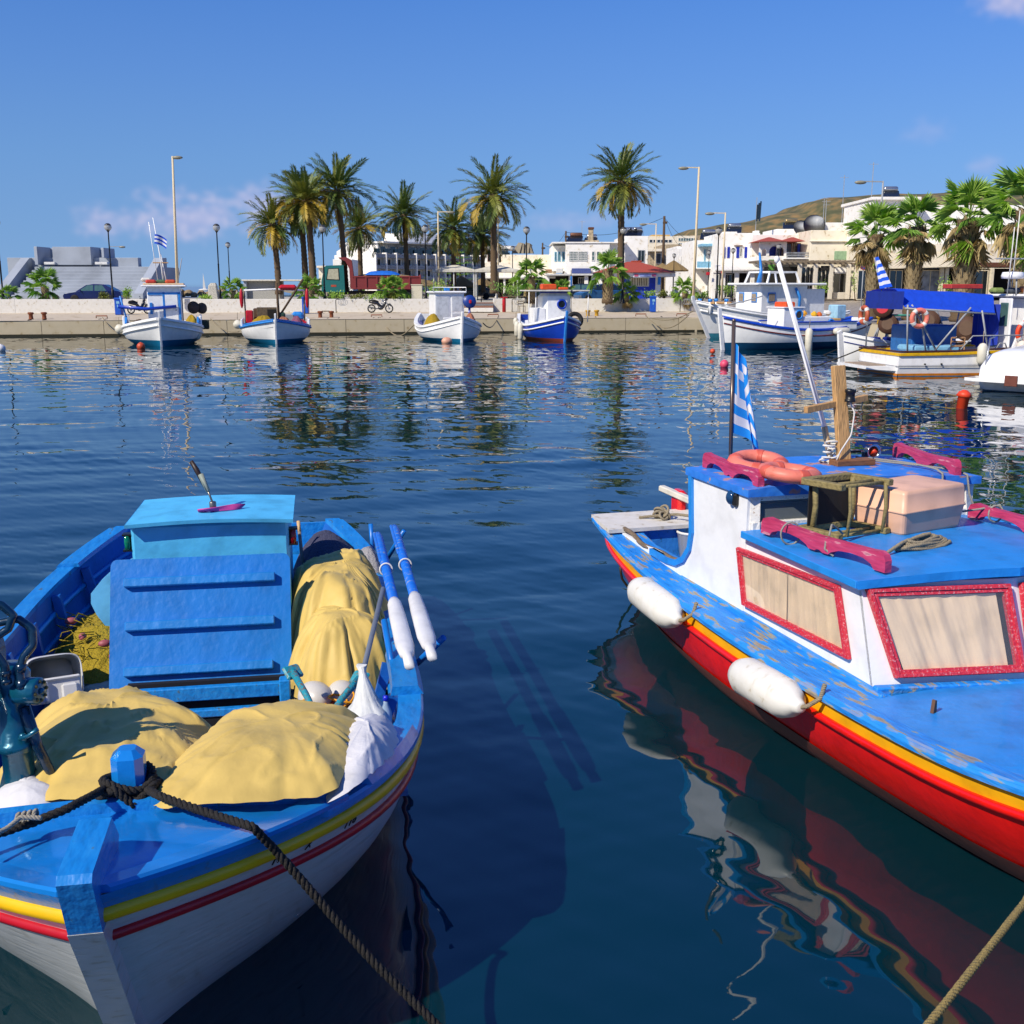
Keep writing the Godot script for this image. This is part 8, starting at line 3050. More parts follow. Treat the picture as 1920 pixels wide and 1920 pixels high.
	tb(b, "mast", [Vector3(0.2, 0.8, 4.4), Vector3(0.15, 3.2, 4.4)], 0.07, M.pole_wood)
	tb(b, "boom", [Vector3(0.3, 1.5, 4.3), Vector3(1.6, 3.4, 4.2)], 0.06, M.pole_wood)
	tb(b, "cross_pole", [Vector3(-1.65, 2.78, 3.2), Vector3(0.1, 2.85, 3.4), Vector3(1.65, 2.78, 3.2)], 0.05, white)
	bx(b, "red_roll", Vector3(0.75, 2.95, 3.6), Vector3(1.0, 0.3, 0.3), M.float_scarlet, 0.12)
	bx(b, "engine_box", Vector3(-0.45, 1.3, 3.2), Vector3(1.1, 1.1, 0.9), paint("box_brown", "6e5c44", 0.7, {"tex": "wood"}))
	bx(b, "engine_hatch", Vector3(-0.18, 1.3, 3.66), Vector3(0.5, 0.9, 0.04), M.shadow_inside)
	bx(b, "winch", Vector3(-1.4, 1.25, 3.6), Vector3(0.4, 0.9, 0.4), M.float_scarlet, 0.05)
	bx(b, "winch_frame", Vector3(-1.0, 1.35, 3.0), Vector3(0.4, 0.9, 0.4), M.reel_brown, 0.05)
	bx(b, "crate", Vector3(0.75, 1.1, 3.3), Vector3(0.5, 0.7, 0.5), steel)
	bx(b, "blue_sheet", Vector3(1.25, 1.35, 3.0), Vector3(0.7, 0.5, 0.7), sky, 0.15)
	bx(b, "red_crate", Vector3(1.35, 1.15, 3.9), Vector3(0.75, 0.16, 0.4), M.float_scarlet, 0.02, Basis(Vector3.BACK, -0.45))
	bx(b, "green_pump", Vector3(0.35, 1.35, 4.2), Vector3(0.4, 0.5, 0.4), paint("pump_green", "2a4a3c", 0.6), 0.08)
	pile("yellow net on the foredeck of the boat with red floats", b, oval(Vector3(-0.75, 0.75, 5.3), 0.85, 0.6), Vector3(-0.6, 1.45, 5.2), gold, 5)
	pile("salmon pink net on the foredeck of the boat with red floats", b, oval(Vector3(0.45, 0.75, 5.3), 0.5, 0.55), Vector3(0.45, 1.4, 5.2), pink, 6)
	pile("mauve net at the right rail of the boat with red floats", b, oval(Vector3(1.15, 0.75, 4.9), 0.5, 0.6), Vector3(1.15, 1.4, 4.8), mauve, 7)
	hanging_fender("round white fender on the left side of the boat with red floats", b, Vector3(-2.05, 0.95, 4.4), 0.5, 0.24, fend)
	# --- C: white boat with a plain white cabin and a blue reel
	h = shaped(7.0, 1.72, 0.62, 1.4, 0.8, 1.4, 0.3)
	h.low = 0.55
	b = caique("small white boat with plain white cabin and blue reel, third from the left", Vector3(-4.58, 0, -66.59), 0.27, h, {"hull": white, "bottom": teal, "rails": [["-0.3", 0.03, white], ["-0.05", 0.05, white]], "cap": white, "inside": white, "deck": grey, "stem": white, "wl": 0.18, "head": 0.25})
	bx(b, "cabin", Vector3(0, 1.7, 3.0), Vector3(1.7, 1.9, 1.7), white, 0.03)
	bx(b, "roof", Vector3(0, 2.68, 3.0), Vector3(1.95, 0.12, 2.0), white, 0.04)
	for q in [[-0.42, 1.75, 0.75, 1.4], [0.42, 2.05, 0.56, 0.85], [0.42, 1.25, 0.56, 0.5]]:
		var f = bx(b, "door_frame", Vector3(q[0], q[1], 3.86), Vector3(q[2] + 0.1, q[3] + 0.1, 0.04), white, 0.01)
		bx(f, "panel", Vector3(q[0], q[1], 3.875), Vector3(q[2], q[3], 0.03), paint("panel_white", "cdd2d8", 0.4), 0.01)
	tb(b, "roof_rail", [Vector3(-0.95, 2.72, 4.0), Vector3(-0.95, 2.95, 3.9), Vector3(0.95, 2.95, 3.9), Vector3(0.95, 2.72, 4.0)], 0.025, white, 5)
	bx(b, "roof_box", Vector3(-0.1, 2.85, 3.6), Vector3(0.3, 0.18, 0.2), sky)
	bx(b, "coaming", Vector3(0.1, 1.25, 5.2), Vector3(1.5, 0.12, 0.1), white)
	tb(b, "reel_post", [Vector3(1.15, 0.8, 3.9), Vector3(1.15, 2.0, 3.9)], 0.07, deep)
	m = mb(true)
	m.lathe([Vector2(0.04, -0.1), Vector2(0.36, -0.12), Vector2(0.38, 0.0), Vector2(0.36, 0.12), Vector2(0.04, 0.1)], 18, Vector3(1.15, 2.15, 3.95), Basis(Vector3.RIGHT, 1.35))
	obj("net_reel", m, paint("reel_blue", "1c3c8c", 0.4), b)
	bx(b, "reel_motor", Vector3(1.15, 2.15, 4.12), Vector3(0.14, 0.2, 0.12), M.float_scarlet, 0.03)
	pile("bright yellow net on the side deck of the white cabin boat", b, oval(Vector3(-1.05, 0.8, 4.1), 0.5, 1.0), Vector3(-1.05, 1.5, 4.1), gold, 8)
	pile("salmon net with blue cloth beside the blue reel", b, oval(Vector3(0.95, 0.8, 4.6), 0.45, 0.7), Vector3(1.05, 1.5, 4.5), pink, 9)
	bx(b, "orange_buoys", Vector3(-0.1, 1.25, 6.2), Vector3(0.35, 0.25, 0.3), pink, 0.1)
	bx(b, "navy_panel", Vector3(-1.52, 0.9, 3.0), Vector3(0.04, 0.35, 1.2), paint("panel_navy", "1a2a7c", 0.4), 0.01, Basis(Vector3.BACK, 0.2))
	m = mb(true)
	m.ball(Vector3(-0.9, 0.1, 7.2), Vector3(0.3, 0.22, 0.24), 12, 8)
	lying("mooring_buoy", "pale peach buoy floating at the bow of the white cabin boat", "buoy", m, paint("buoy_peach", "dca488", 0.5), b.position, b.rotation.y)
	# --- D: blue hull, white wheelhouse with a porthole and flat canopy
	h = shaped(7.0, 1.55, 0.7, 1.35, 0.85, 1.4, 0.5)
	h.low = 0.5
	b = caique("blue hulled boat with a white round windowed wheelhouse under a flat canopy", Vector3(1.44, 0, -67.1), 0.22, h, {"hull": deep, "bottom": paint("bottom_rust", "7c3428", 0.5), "rails": [["-0.28", 0.045, white], ["-0.03", 0.05, white]], "cap": white, "inside": deep, "deck": white, "stem": sky, "wl": 0.16, "head": 0.3})
	bx(b, "wheelhouse", Vector3(0.3, 1.7, 3.2), Vector3(1.65, 2.0, 1.6), white, 0.25)
	bx(b, "locker", Vector3(-0.75, 1.25, 3.3), Vector3(0.7, 1.1, 1.3), white, 0.03)
	bx(b, "canopy", Vector3(0.35, 2.76, 3.1), Vector3(3.6, 0.08, 2.4), M.canvas_white, 0.02)
	bx(b, "canopy_edge", Vector3(0.0, 2.68, 4.2), Vector3(1.6, 0.1, 0.05), M.panel_navy)
	for x in [-1.4, -1.0, 2.1]:
		tb(b, "canopy_post", [Vector3(x, 0.9 if x < 0 else 1.0, 4.0), Vector3(x, 2.74, 4.1)], 0.03, white, 5)
	porthole(b, Vector3(0.55, 2.0, 4.03), 0.24, Basis(Vector3.RIGHT, PI / 2), deep)
	bx(b, "liferaft_box", Vector3(-0.1, 2.98, 3.4), Vector3(0.9, 0.32, 0.5), paint("box_orange", "d8521c", 0.5), 0.06)
	bx(b, "orange_roll", Vector3(0.75, 2.88, 3.5), Vector3(0.6, 0.16, 0.3), M.box_orange, 0.06)
	tb(b, "flag_staff", [Vector3(1.0, 1.1, 4.4), Vector3(1.0, 3.9, 4.3)], 0.02, dark, 5)
	bx(b, "furled_flag", Vector3(1.02, 3.3, 4.3), Vector3(0.1, 0.6, 0.1), sky, 0.04)
	m = mb(true)
	m.torus(Vector3(1.1, 1.15, 4.9), 0.36, 0.13, Basis(Vector3.RIGHT, 1.2), 20, 8)
	obj("tyre", m, dark, b)
	bx(b, "blue_box", Vector3(-0.45, 1.05, 5.2), Vector3(0.22, 0.2, 0.2), deep)
	pile("red and green rope heap on the foredeck of the blue hulled boat", b, oval(Vector3(0.7, 0.95, 5.2), 0.35, 0.4, 6), Vector3(0.7, 1.2, 5.2), paint("rope_heap", "8c3a34", 0.9, {"tex": "fibre"}), 10, "rope_heap")
	for k in 3:
		hanging_fender(["long white fender farthest aft on the blue hulled boat", "long white fender in the middle on the blue hulled boat's side", "short white fender hanging over the blue hulled boat's stern quarter"][k], b, [Vector3(-1.72, 0.55, 2.4), Vector3(-1.72, 0.45, 3.3), Vector3(-1.6, 0.95, 1.6)][k], [0.9, 1.0, 0.5][k], 0.16, fend)
	# --- E: big white caique
	h = shaped(11.0, 1.75, 0.75, 1.5, 1.25, 2.2, 1.6, 0.7)
	h.low = 0.35
	b = caique("big all white caique with a high bow and a flybridge, behind the flag", Vector3(20.53, 0, -70.18), -1.1, h, {"hull": white, "bottom": paint("bottom_turquoise", "3a8ca0", 0.4), "rails": [["-0.12", 0.07, white], ["-0.55", 0.07, white]], "cap": white, "inside": white, "deck": grey, "stem": white, "wl": 0.25, "head": 0.25})
	bx(b, "wheelhouse", Vector3(0, 2.05, 5.2), Vector3(2.4, 2.1, 3.6), white, 0.06)
	bx(b, "roof", Vector3(0, 3.14, 4.8), Vector3(2.9, 0.14, 5.4), white, 0.05)
	bx(b, "aft_cabin", Vector3(0, 1.9, 2.8), Vector3(2.2, 1.9, 1.8), white, 0.05)
	for q in [[Vector3(-0.6, 2.35, 7.02), Vector3(0.5, 0.6, 0.05)], [Vector3(0.6, 2.35, 7.02), Vector3(0.5, 0.6, 0.05)], [Vector3(1.22, 2.35, 6.2), Vector3(0.05, 0.6, 0.6)]]:
		var f = bx(b, "window", q[0], q[1], sky, 0.02)
		bx(f, "pane", q[0] + Vector3(0.015 if q[0].x > 1.0 else 0.0, 0, 0.015), q[1] * Vector3(0.78 if q[0].x < 1.0 else 1.0, 0.76, 0.78 if q[0].x > 1.0 else 1.0), paint("pane_tan", "9a8c7c", 0.15), 0.005)
	for x in [-1.0, 1.0]:
		for z in [4.2, 6.2]:
			m = mb()
			m.bar(Vector3(x * 1.05, 3.2, z + (0.25 if z > 5 else -0.25)), Vector3(x * 0.95, 3.85, z), 0.1, 0.1)
			obj("flybridge_post", m, white, b)
		bx(b, "flybridge_rail", Vector3(x * 0.95, 3.85, 5.2), Vector3(0.1, 0.1, 2.1), white)
	for z in [4.2, 6.2]:
		bx(b, "flybridge_rail", Vector3(0, 3.85, z), Vector3(1.9, 0.1, 0.1), white)
	tb(b, "blue_crane", [Vector3(0.2, 3.2, 6.4), Vector3(0.25, 3.9, 6.3), Vector3(-0.2, 5.0, 6.1)], [0.16, 0.1, 0.06], sky)
	tb(b, "blue_pipe", [Vector3(1.24, 2.9, 4.4), Vector3(1.3, 2.4, 4.1), Vector3(1.3, 1.4, 4.1)], 0.09, sky)
	for z in [9.0, 10.2]:
		for x in [-0.5, 0.5]:
			tb(b, "bitt", [Vector3(x, 1.4, z), Vector3(x, 2.2, z)], 0.12, white)
			tb(b, "bitt_cap", [Vector3(x, 2.1, z), Vector3(x, 2.28, z)], 0.13, sky)
		bx(b, "bitt_bar", Vector3(0, 2.05, z), Vector3(1.9, 0.12, 0.12), M.pine_wood)
	bx(b, "hatch", Vector3(0, 1.4, 8.3), Vector3(1.1, 0.6, 0.9), white)
	# --- F: white boat with blue gunwale
	h = shaped(8.6, 1.45, 0.55, 1.45, 0.95, 1.6, 0.3)
	h.low = 0.45
	b = caique("white boat with blue gunwales, a red line and a small square wheelhouse", Vector3(17.86, 0, -56.34), -1.15, h, {"hull": white, "bottom": paint("bottom_navy", "0a4a70", 0.4), "rails": [["-0.3", 0.035, paint("line_maroon", "6c2028", 0.5)], ["-0.04", 0.05, deep]], "cap": paint("cap_bright_blue", "124cc8", 0.4), "inside": M.cap_bright_blue, "deck": grey, "stem": white, "wl": 0.34, "head": 0.4})
	bx(b, "wheelhouse", Vector3(0.25, 1.4, 5.0), Vector3(1.3, 1.15, 1.2), white, 0.03)
	bx(b, "wheelhouse_roof", Vector3(0.25, 2.0, 5.0), Vector3(1.4, 0.06, 1.3), white, 0.02)
	bx(b, "low_cabin", Vector3(0.2, 1.2, 3.6), Vector3(1.4, 0.7, 1.8), white, 0.03)
	bx(b, "engine_casing", Vector3(0.3, 1.15, 2.5), Vector3(1.2, 0.6, 0.9), paint("casing_tan", "c29a5c", 0.7, {"tex": "dirt"}), 0.04)
	bx(b, "stove_box", Vector3(0.3, 2.12, 5.1), Vector3(0.9, 0.3, 0.6), M.box_orange, 0.05)
	porthole(b, Vector3(0.91, 1.65, 4.7), 0.2, Basis(Vector3.BACK, -PI / 2), sky)
	porthole(b, Vector3(0.92, 1.2, 2.7), 0.2, Basis(Vector3.BACK, -PI / 2), sky)
	for s in [-1.0, 1.0]:
		bx(b, "washboard", Vector3(s * 1.35, 1.12, 3.4), Vector3(0.1, 0.36, 3.8), white, 0.02)
		bx(b, "washboard_cap", Vector3(s * 1.37, 1.32, 3.4), Vector3(0.16, 0.06, 3.9), M.cap_bright_blue)
	for q in [[Vector3(0.2, 1.65, 3.2), "d8a812"], [Vector3(-0.2, 1.68, 3.5), "d89a1c"], [Vector3(0.1, 1.62, 2.8), "c8601c"], [Vector3(0.3, 1.7, 2.4), "d8d8d4"], [Vector3(0.0, 1.65, 3.9), "d8b81c"]]:
		bx(b, "deck_gear", q[0], Vector3(0.3, 0.28, 0.3), paint("gear_" + q[1], q[1], 0.6), 0.1)
	bx(b, "ice_box", Vector3(0.0, 1.75, 1.6), Vector3(0.7, 0.7, 0.6), paint("box_ice_blue", "9cc8e0", 0.5), 0.05)
	hanging_fender("tall cream fender on the side of the boat with blue gunwales", b, Vector3(1.62, 0.45, 4.6), 1.2, 0.18, fend)
	var lf = thing("fender", "cream fender lying along the side of the boat with blue gunwales", "fender", b.position, b.rotation.y, "fenders of the moored boats")
	m = mb(true)
	m.lathe([Vector2(0, -0.5), Vector2(0.14, -0.45), Vector2(0.19, -0.3), Vector2(0.19, 0.3), Vector2(0.14, 0.45), Vector2(0, 0.5)], 14, Vector3(1.6, 0.85, 2.6), Basis(Vector3.RIGHT, PI / 2))
	obj("body", m, fend, lf)
	tb(b, "bow_line", [Vector3(0, 2.1, 8.6), Vector3(0.4, 2.3, 7.6), Vector3(0.9, 2.55, 6.9)], 0.03, steel, 5)
	# --- G: small white boat, net reels on its deck
	h = shaped(6.0, 1.1, 0.6, 1.05, 0.8, 1.3, 0.2, 0.4)
	b = caique("small white double ended boat with brown net reels, half hidden by the canopy boat", Vector3(17.86, 0, -43.14), -1.2, h, {"hull": white, "bottom": paint("bottom_black", "16222a", 0.4), "rails": [["-0.3", 0.02, M.panel_navy], ["-0.04", 0.045, white]], "cap": white, "inside": M.cap_bright_blue, "deck": paint("deck_blue", "1a3cb0", 0.5), "stem": white, "wl": 0.15, "head": 0.08})
	for q in [[Vector3(0.2, 2.2, 4.3), 0.36, "float_scarlet"], [Vector3(0.3, 1.6, 4.1), 0.36, "reel_brown"], [Vector3(0.5, 1.7, 2.4), 0.42, "reel_brown"], [Vector3(0.6, 1.4, 0.6), 0.46, "reel_brown"]]:
		var t = Basis(Vector3.UP, 0.7) * Basis(Vector3.RIGHT, 1.45)
		m = mb(true)
		m.lathe([Vector2(0.03, -0.2), Vector2(q[1], -0.2), Vector2(q[1], -0.15), Vector2(q[1] * 0.5, -0.12), Vector2(q[1] * 0.5, 0.12), Vector2(q[1], 0.15), Vector2(q[1], 0.2), Vector2(0.03, 0.2)], 18, q[0], t)
		var rl = obj("net_reel", m, paint("reel_rusty", "5a3c2a", 0.7, {"tex": "stone", "scale": 2.0}), b)
		m = mb()
		m.lathe([Vector2(0.0, 0.2), Vector2(q[1] * 0.6, 0.2), Vector2(q[1] * 0.6, 0.22), Vector2(0.0, 0.22)], 16, q[0], t)
		obj("hub", m, M[q[2]], rl)
		tb(rl, "stand", [q[0] + Vector3(0, -0.1, 0), q[0] + Vector3(-0.2, -1.2, 0.1)], 0.04, steel, 5)
	for q in [[Vector3(0.0, 0.9, 4.6), Vector3(0.1, 2.6, 3.8)], [Vector3(0.4, 0.9, 2.8), Vector3(0.3, 2.9, 3.0)], [Vector3(0.6, 0.9, 1.4), Vector3(0.4, 2.8, 2.4)]]:
		tb(b, "frame_bar", q, 0.035, steel, 5)
	tb(b, "green_boom", [Vector3(0.1, 1.95, 4.4), Vector3(0.4, 1.9, 2.0)], 0.05, paint("boom_green", "4c9a84", 0.5), 6)
	tb(b, "green_hose", [Vector3(0.5, 1.5, 3.0), Vector3(0.6, 1.0, 2.2), Vector3(0.7, 0.85, 0.8)], 0.07, M.boom_green, 6)
	for q in [Vector3(0.3, 1.0, 4.8), Vector3(0.6, 1.0, 4.2)]:
		bx(b, "deck_box", q, Vector3(0.5, 0.3, 0.4), M.panel_navy, 0.03)
	canopy_boat(white, steel, fend)
	motor_yacht()
	buoys()


func canopy_boat(white: Material, steel: Material, fend: Material) -> void:
	var b = thing("motor_boat", "white motor boat with a yellow stripe under a bright blue canvas canopy", "boat", Vector3(12.88, 0, -38.46), 1.72)
	# square sterned hull, forward is +z, the near side is -x
	var o = func(z: float, w: float, y: float) -> Array: return [Vector3(-w * 0.82, -0.4, z), Vector3(-w * 0.95, 0.05, z), Vector3(-w, y * 0.55, z), Vector3(-w, y, z), Vector3(w, y, z), Vector3(w, y * 0.55, z), Vector3(w * 0.95, 0.05, z), Vector3(w * 0.82, -0.4, z)]
	var rings = []
	for q in [[0.0, 1.45, 0.7], [2.0, 1.55, 0.72], [5.0, 1.6, 0.85], [8.0, 1.3, 1.05], [10.0, 0.6, 1.3], [10.8, 0.08, 1.45]]:
		rings.append(o.call(q[0], q[1], q[2]))
	var m = mb()
	m.loft(rings)
	var yw = paint("yacht_white", "eeeeee", 0.2, {"coat": 0.6, "tex": "clean"})
	obj("hull", m, yw, b)
	for e in [[0.02, 0.1, 0.03, "trim_orange_line", "d8801c"], [-0.35, 0.02, 0.02, "bottom_teal", "0b6a94"], [0.33, 0.36, 0.025, "groove_grey", "8a8e94"]]:
		m = mb()
		for s in [-1.0, 1.0]:
			var lo = []
			for q in [[-0.02, 1.45], [2.0, 1.55], [5.0, 1.6], [8.0, 1.3], [10.0, 0.6]]:
				var k: float = q[1] + e[2]
				lo.append([Vector3(s * k * (0.96 if e[0] < 0.1 else 1.0), e[0], q[0]), Vector3(s * k * (0.97 if e[0] < 0.1 else 1.0), e[1], q[0])])
			m.loft(lo, false, false)
		m.quad(Vector3(-1.46, e[0], -0.03), Vector3(-1.46, e[1], -0.03), Vector3(1.46, e[1], -0.03), Vector3(1.46, e[0], -0.03))
		obj("waterline", m, paint(e[3], e[4], 0.4), b)
	for e in [[0.74, 0.1, "stripe_yellow", "e0b000"], [0.835, 0.06, "stripe_brown", "4a2a20"]]:
		m = mb()
		for s in [-1.0, 1.0]:
			for k in 4:
				var a: Array = [[0.0, 1.48, 0.0], [2.0, 1.58, 0.02], [5.0, 1.63, 0.14], [8.0, 1.33, 0.36], [10.0, 0.62, 0.6]][k]
				var c: Array = [[0.0, 1.48, 0.0], [2.0, 1.58, 0.02], [5.0, 1.63, 0.14], [8.0, 1.33, 0.36], [10.0, 0.62, 0.6]][k + 1]
				m.bar(Vector3(s * a[1], e[0] + a[2], a[0]), Vector3(s * c[1], e[0] + c[2], c[0]), 0.07, e[1], 0.01)
		m.bar(Vector3(-1.5, e[0], 0.0), Vector3(1.5, e[0], 0.0), 0.07, e[1], 0.01)
		obj("rub_rail", m, paint(e[2], e[3], 0.4), b)
	m = mb()
	m.loft([[Vector3(-1.3, 0.18, 0), Vector3(1.3, 0.18, 0), Vector3(1.3, 0.34, 0), Vector3(-1.3, 0.34, 0)], [Vector3(-1.15, 0.24, -1.0), Vector3(1.15, 0.24, -1.0), Vector3(1.15, 0.34, -1.0), Vector3(-1.15, 0.34, -1.0)]])
	var plat = obj("swim_platform", m, yw, b)
	bx(plat, "teak_pad", Vector3(0, 0.352, -0.5), Vector3(1.7, 0.02, 0.7), paint("teak", "a5927c", 0.7, {"tex": "wood"}), 0.0)
	for z in [0.9, 1.5, 3.4]:
		bx(b, "scupper", Vector3(-1.56, 0.42, z), Vector3(0.06, 0.05, 0.07), M.tyre_black)
	# blue locker, wheelhouse
	bx(b, "blue_locker", Vector3(0.5, 1.2, 1.9), Vector3(1.5, 0.95, 1.7), paint("locker_blue", "1a5fa0", 0.5), 0.04)
	bx(b, "deck_mattress", Vector3(-0.6, 0.92, 1.5), Vector3(1.2, 0.2, 1.7), M.pale_blue, 0.06)
	bx(b, "wheelhouse", Vector3(0.1, 1.7, 6.2), Vector3(2.2, 1.9, 2.2), yw, 0.08)
	bx(b, "wheelhouse_roof", Vector3(0.1, 2.68, 6.1), Vector3(2.5, 0.12, 2.8), yw, 0.05)
	m = mb()
	m.prism([Vector2(4.3, 0.9), Vector2(4.75, 0.9), Vector2(5.35, 2.6), Vector2(4.9, 2.6)], 0.1, Vector3(-1.2, 0, 0), Basis(Vector3(0, 0, 1), Vector3.UP, Vector3(1, 0, 0)))
	obj("side_wing", m, yw, b)
	var door = bx(b, "door", Vector3(-0.75, 1.75, 4.2), Vector3(0.75, 1.7, 0.08), yw, 0.03)
	bx(door, "door_pane", Vector3(-0.75, 2.05, 4.15), Vector3(0.45, 0.8, 0.04), M.pane_green, 0.02)
	var w = bx(b, "window", Vector3(-1.01, 2.15, 6.2), Vector3(0.04, 0.6, 1.1), M.pane_dark)
	# canopy on steel poles
	var blue = paint("canopy_blue", "0c4cd8", 0.75, {"bump": 0.2, "relief": "wrinkle", "back": "0830a0"})
	m = mb(true)
	m.grid(16, 10, func(u, v): return Vector3(lerpf(1.35, -1.4, u), lerpf(2.82, 2.62, v) + 0.12 * sin(u * PI) - 0.5 * smoothstep(0.75, 1.0, u) + 0.03 * sin(v * 12.0) * (1.0 - u), lerpf(0.1, 4.6 - 1.2 * u, v)))
	var cv = obj("canopy", m, blue, b)
	m = mb(true)
	m.grid(10, 4, func(u, v): return Vector3(lerpf(1.4, -1.35, u), 2.84 - 0.6 * v, 0.08 - 0.02 * v))
	obj("back_curtain", m, paint("canopy_navy", "0a2a8c", 0.75), cv)
	m = mb(true)
	m.grid(12, 8, func(u, v): return Vector3(lerpf(0.4, -1.1, u), lerpf(2.4, 0.85 + 0.3 * absf(u - 0.4), v), 3.7 + 0.08 * sin(u * 14.0)))
	obj("side_curtain", m, paint("curtain_navy", "0c2f9c", 0.75), cv)
	for q in [[Vector3(-1.42, 0.85, 0.3), Vector3(-1.4, 2.4, 0.2)], [Vector3(1.4, 0.85, 0.2), Vector3(1.38, 2.85, 0.15)], [Vector3(-1.45, 0.85, 1.35), Vector3(-1.3, 2.4, 0.4)], [Vector3(-1.45, 0.85, 0.95), Vector3(-1.2, 2.3, 0.75)], [Vector3(-1.45, 0.9, 1.3), Vector3(-1.4, 2.3, 2.5)], [Vector3(-1.5, 0.9, 3.2), Vector3(-1.42, 2.2, 2.9)], [Vector3(1.45, 0.9, 3.6), Vector3(1.35, 2.7, 3.8)]]:
		tb(b, "canopy_pole", q, 0.032, steel, 6)
	tb(b, "tie_bar", [Vector3(-1.42, 2.28, 0.1), Vector3(-1.42, 2.08, 3.4)], 0.03, steel, 6)
	tb(b, "rail", [Vector3(-1.5, 0.9, 2.2), Vector3(-1.5, 1.35, 2.6), Vector3(-1.55, 1.38, 5.2)], 0.025, steel, 6)
	tb(b, "rail", [Vector3(-1.5, 0.9, 3.5), Vector3(-1.52, 1.1, 3.6), Vector3(-1.52, 1.1, 3.8), Vector3(-1.5, 0.9, 3.9)], 0.025, steel, 6)
	for k in 3:
		var q: Array = [[Vector3(-1.48, 1.95, 0.62), "salmon and white lifebuoy hung on the canopy boat's near pole", -1.57], [Vector3(1.1, 2.0, -0.1), "orange lifebuoy hung at the canopy boat's far stern corner", 0.0], [Vector3(-1.32, 1.45, 4.72), "orange lifebuoy with white bands on the canopy boat's wheelhouse wing", -1.57]][k]
		var r = thing("lifebuoy", q[1], "lifebuoy", b.position, b.rotation.y)
		var t = Basis(Vector3.BACK, q[2]) if q[2] != 0.0 else Basis(Vector3.RIGHT, 1.57)
		var big = 0.36 if k == 2 else 0.27
		m = mb(true)
		m.torus(q[0], big, 0.085, t, 28, 8)
		obj("ring", m, [M.buoy_coral, paint("ring_rust", "b85a38", 0.5), paint("ring_orange", "e0431c", 0.5)][k], r)
		for j in 4:
			m = mb(true)
			var a = j * PI / 2 + 0.5
			m.torus(q[0], big, 0.089, t, 6, 8, a, a + 0.4)
			obj("band", m, M.post_white, r)
		if k == 2:
			m = mb()
			m.lathe([Vector2(0, -0.02), Vector2(0.28, -0.02), Vector2(0.28, 0.0), Vector2(0, 0.0)], 20, q[0] + Vector3(0.06, 0, 0), t)
			obj("disc", m, yw, r)
	hanging_fender("white fender with a dark blue end on the canopy boat's side", b, Vector3(-1.75, 0.75, 2.85), 0.75, 0.17, fend)
	hanging_fender("second white fender hanging nearer the canopy boat's wheelhouse", b, Vector3(-1.75, 0.95, 4.3), 0.5, 0.2, fend)
	# roof gear: radar, whips, red box
	m = mb(true)
	m.lathe([Vector2(0, 0), Vector2(0.36, 0.02), Vector2(0.38, 0.12), Vector2(0.34, 0.24), Vector2(0, 0.26)], 20, Vector3(-0.2, 3.25, 4.7))
	obj("radar", m, yw, b)
	tb(b, "radar_frame", [Vector3(-0.5, 2.7, 4.7), Vector3(-0.45, 3.25, 4.7)], 0.03, steel, 6)
	tb(b, "radar_frame", [Vector3(0.15, 2.7, 4.9), Vector3(0.1, 3.25, 4.8)], 0.03, steel, 6)
	for q in [[Vector3(-0.6, 2.7, 4.3), 5.0], [Vector3(0.1, 2.7, 4.9), 5.6], [Vector3(-0.5, 2.7, 5.0), 5.3]]:
		tb(b, "whip_aerial", [q[0], Vector3(q[0].x, q[1], q[0].z + 0.05)], 0.02, M.post_white, 5)
	bx(b, "spreader", Vector3(-0.2, 3.95, 4.7), Vector3(0.05, 0.05, 1.4), steel)
	bx(b, "red_box", Vector3(0.4, 3.0, 3.2), Vector3(0.6, 0.16, 1.2), paint("red_case", "b8382c", 0.5), 0.02)
	for q in [[Vector3(0.2, 2.85, 4.4), "7a8c4a"], [Vector3(-0.1, 2.9, 5.3), "b0642c"], [Vector3(-0.5, 2.85, 5.6), "9c3a2c"], [Vector3(0.0, 2.85, 4.9), "3c4450"]]:
		bx(b, "roof_gear", q[0], Vector3(0.4, 0.22, 0.45), paint("gear_" + q[1], q[1], 0.7), 0.08)
	var ch = thing("deck_chair", "small wooden chair on the canopy boat's deck", "chair", b.position, b.rotation.y)
	for y in [1.0, 1.15, 1.28]:
		bx(ch, "slat", Vector3(-1.2, y, 2.25), Vector3(0.03, 0.06, 0.5), M.board_orange)
	for z in [2.0, 2.5]:
		bx(ch, "leg", Vector3(-1.2, 1.05, z), Vector3(0.04, 0.5, 0.04), M.board_orange)
	# flag at the stern
	m = mb(true)
	for i in 6:
		for j in 9:
			var f = func(u: float, v: float) -> Vector3: return Vector3(1.0 - 0.3 * v, 3.95 - 1.05 * v + 0.1 * u, 0.1 + 0.12 * u * (1.0 - v) + 0.45 * v * (0.3 + u) + 0.04 * sin(u * 9.0))
			m.col = Color(0.02, 0.12, 0.7) if j % 2 == 0 else Color(0.8, 0.8, 0.82)
			m.quad(f.call(i / 6.0, j / 9.0), f.call((i + 1) / 6.0, j / 9.0), f.call((i + 1) / 6.0, (j + 1) / 9.0), f.call(i / 6.0, (j + 1) / 9.0))
	lying("flag", "blue and white striped flag drooping at the canopy boat's stern", "flag", m, M.flag_cloth, b.position, b.rotation.y)
	tb(b, "flag_staff", [Vector3(0.7, 2.7, 0.35), Vector3(1.0, 4.0, 0.1)], 0.02, steel, 5)


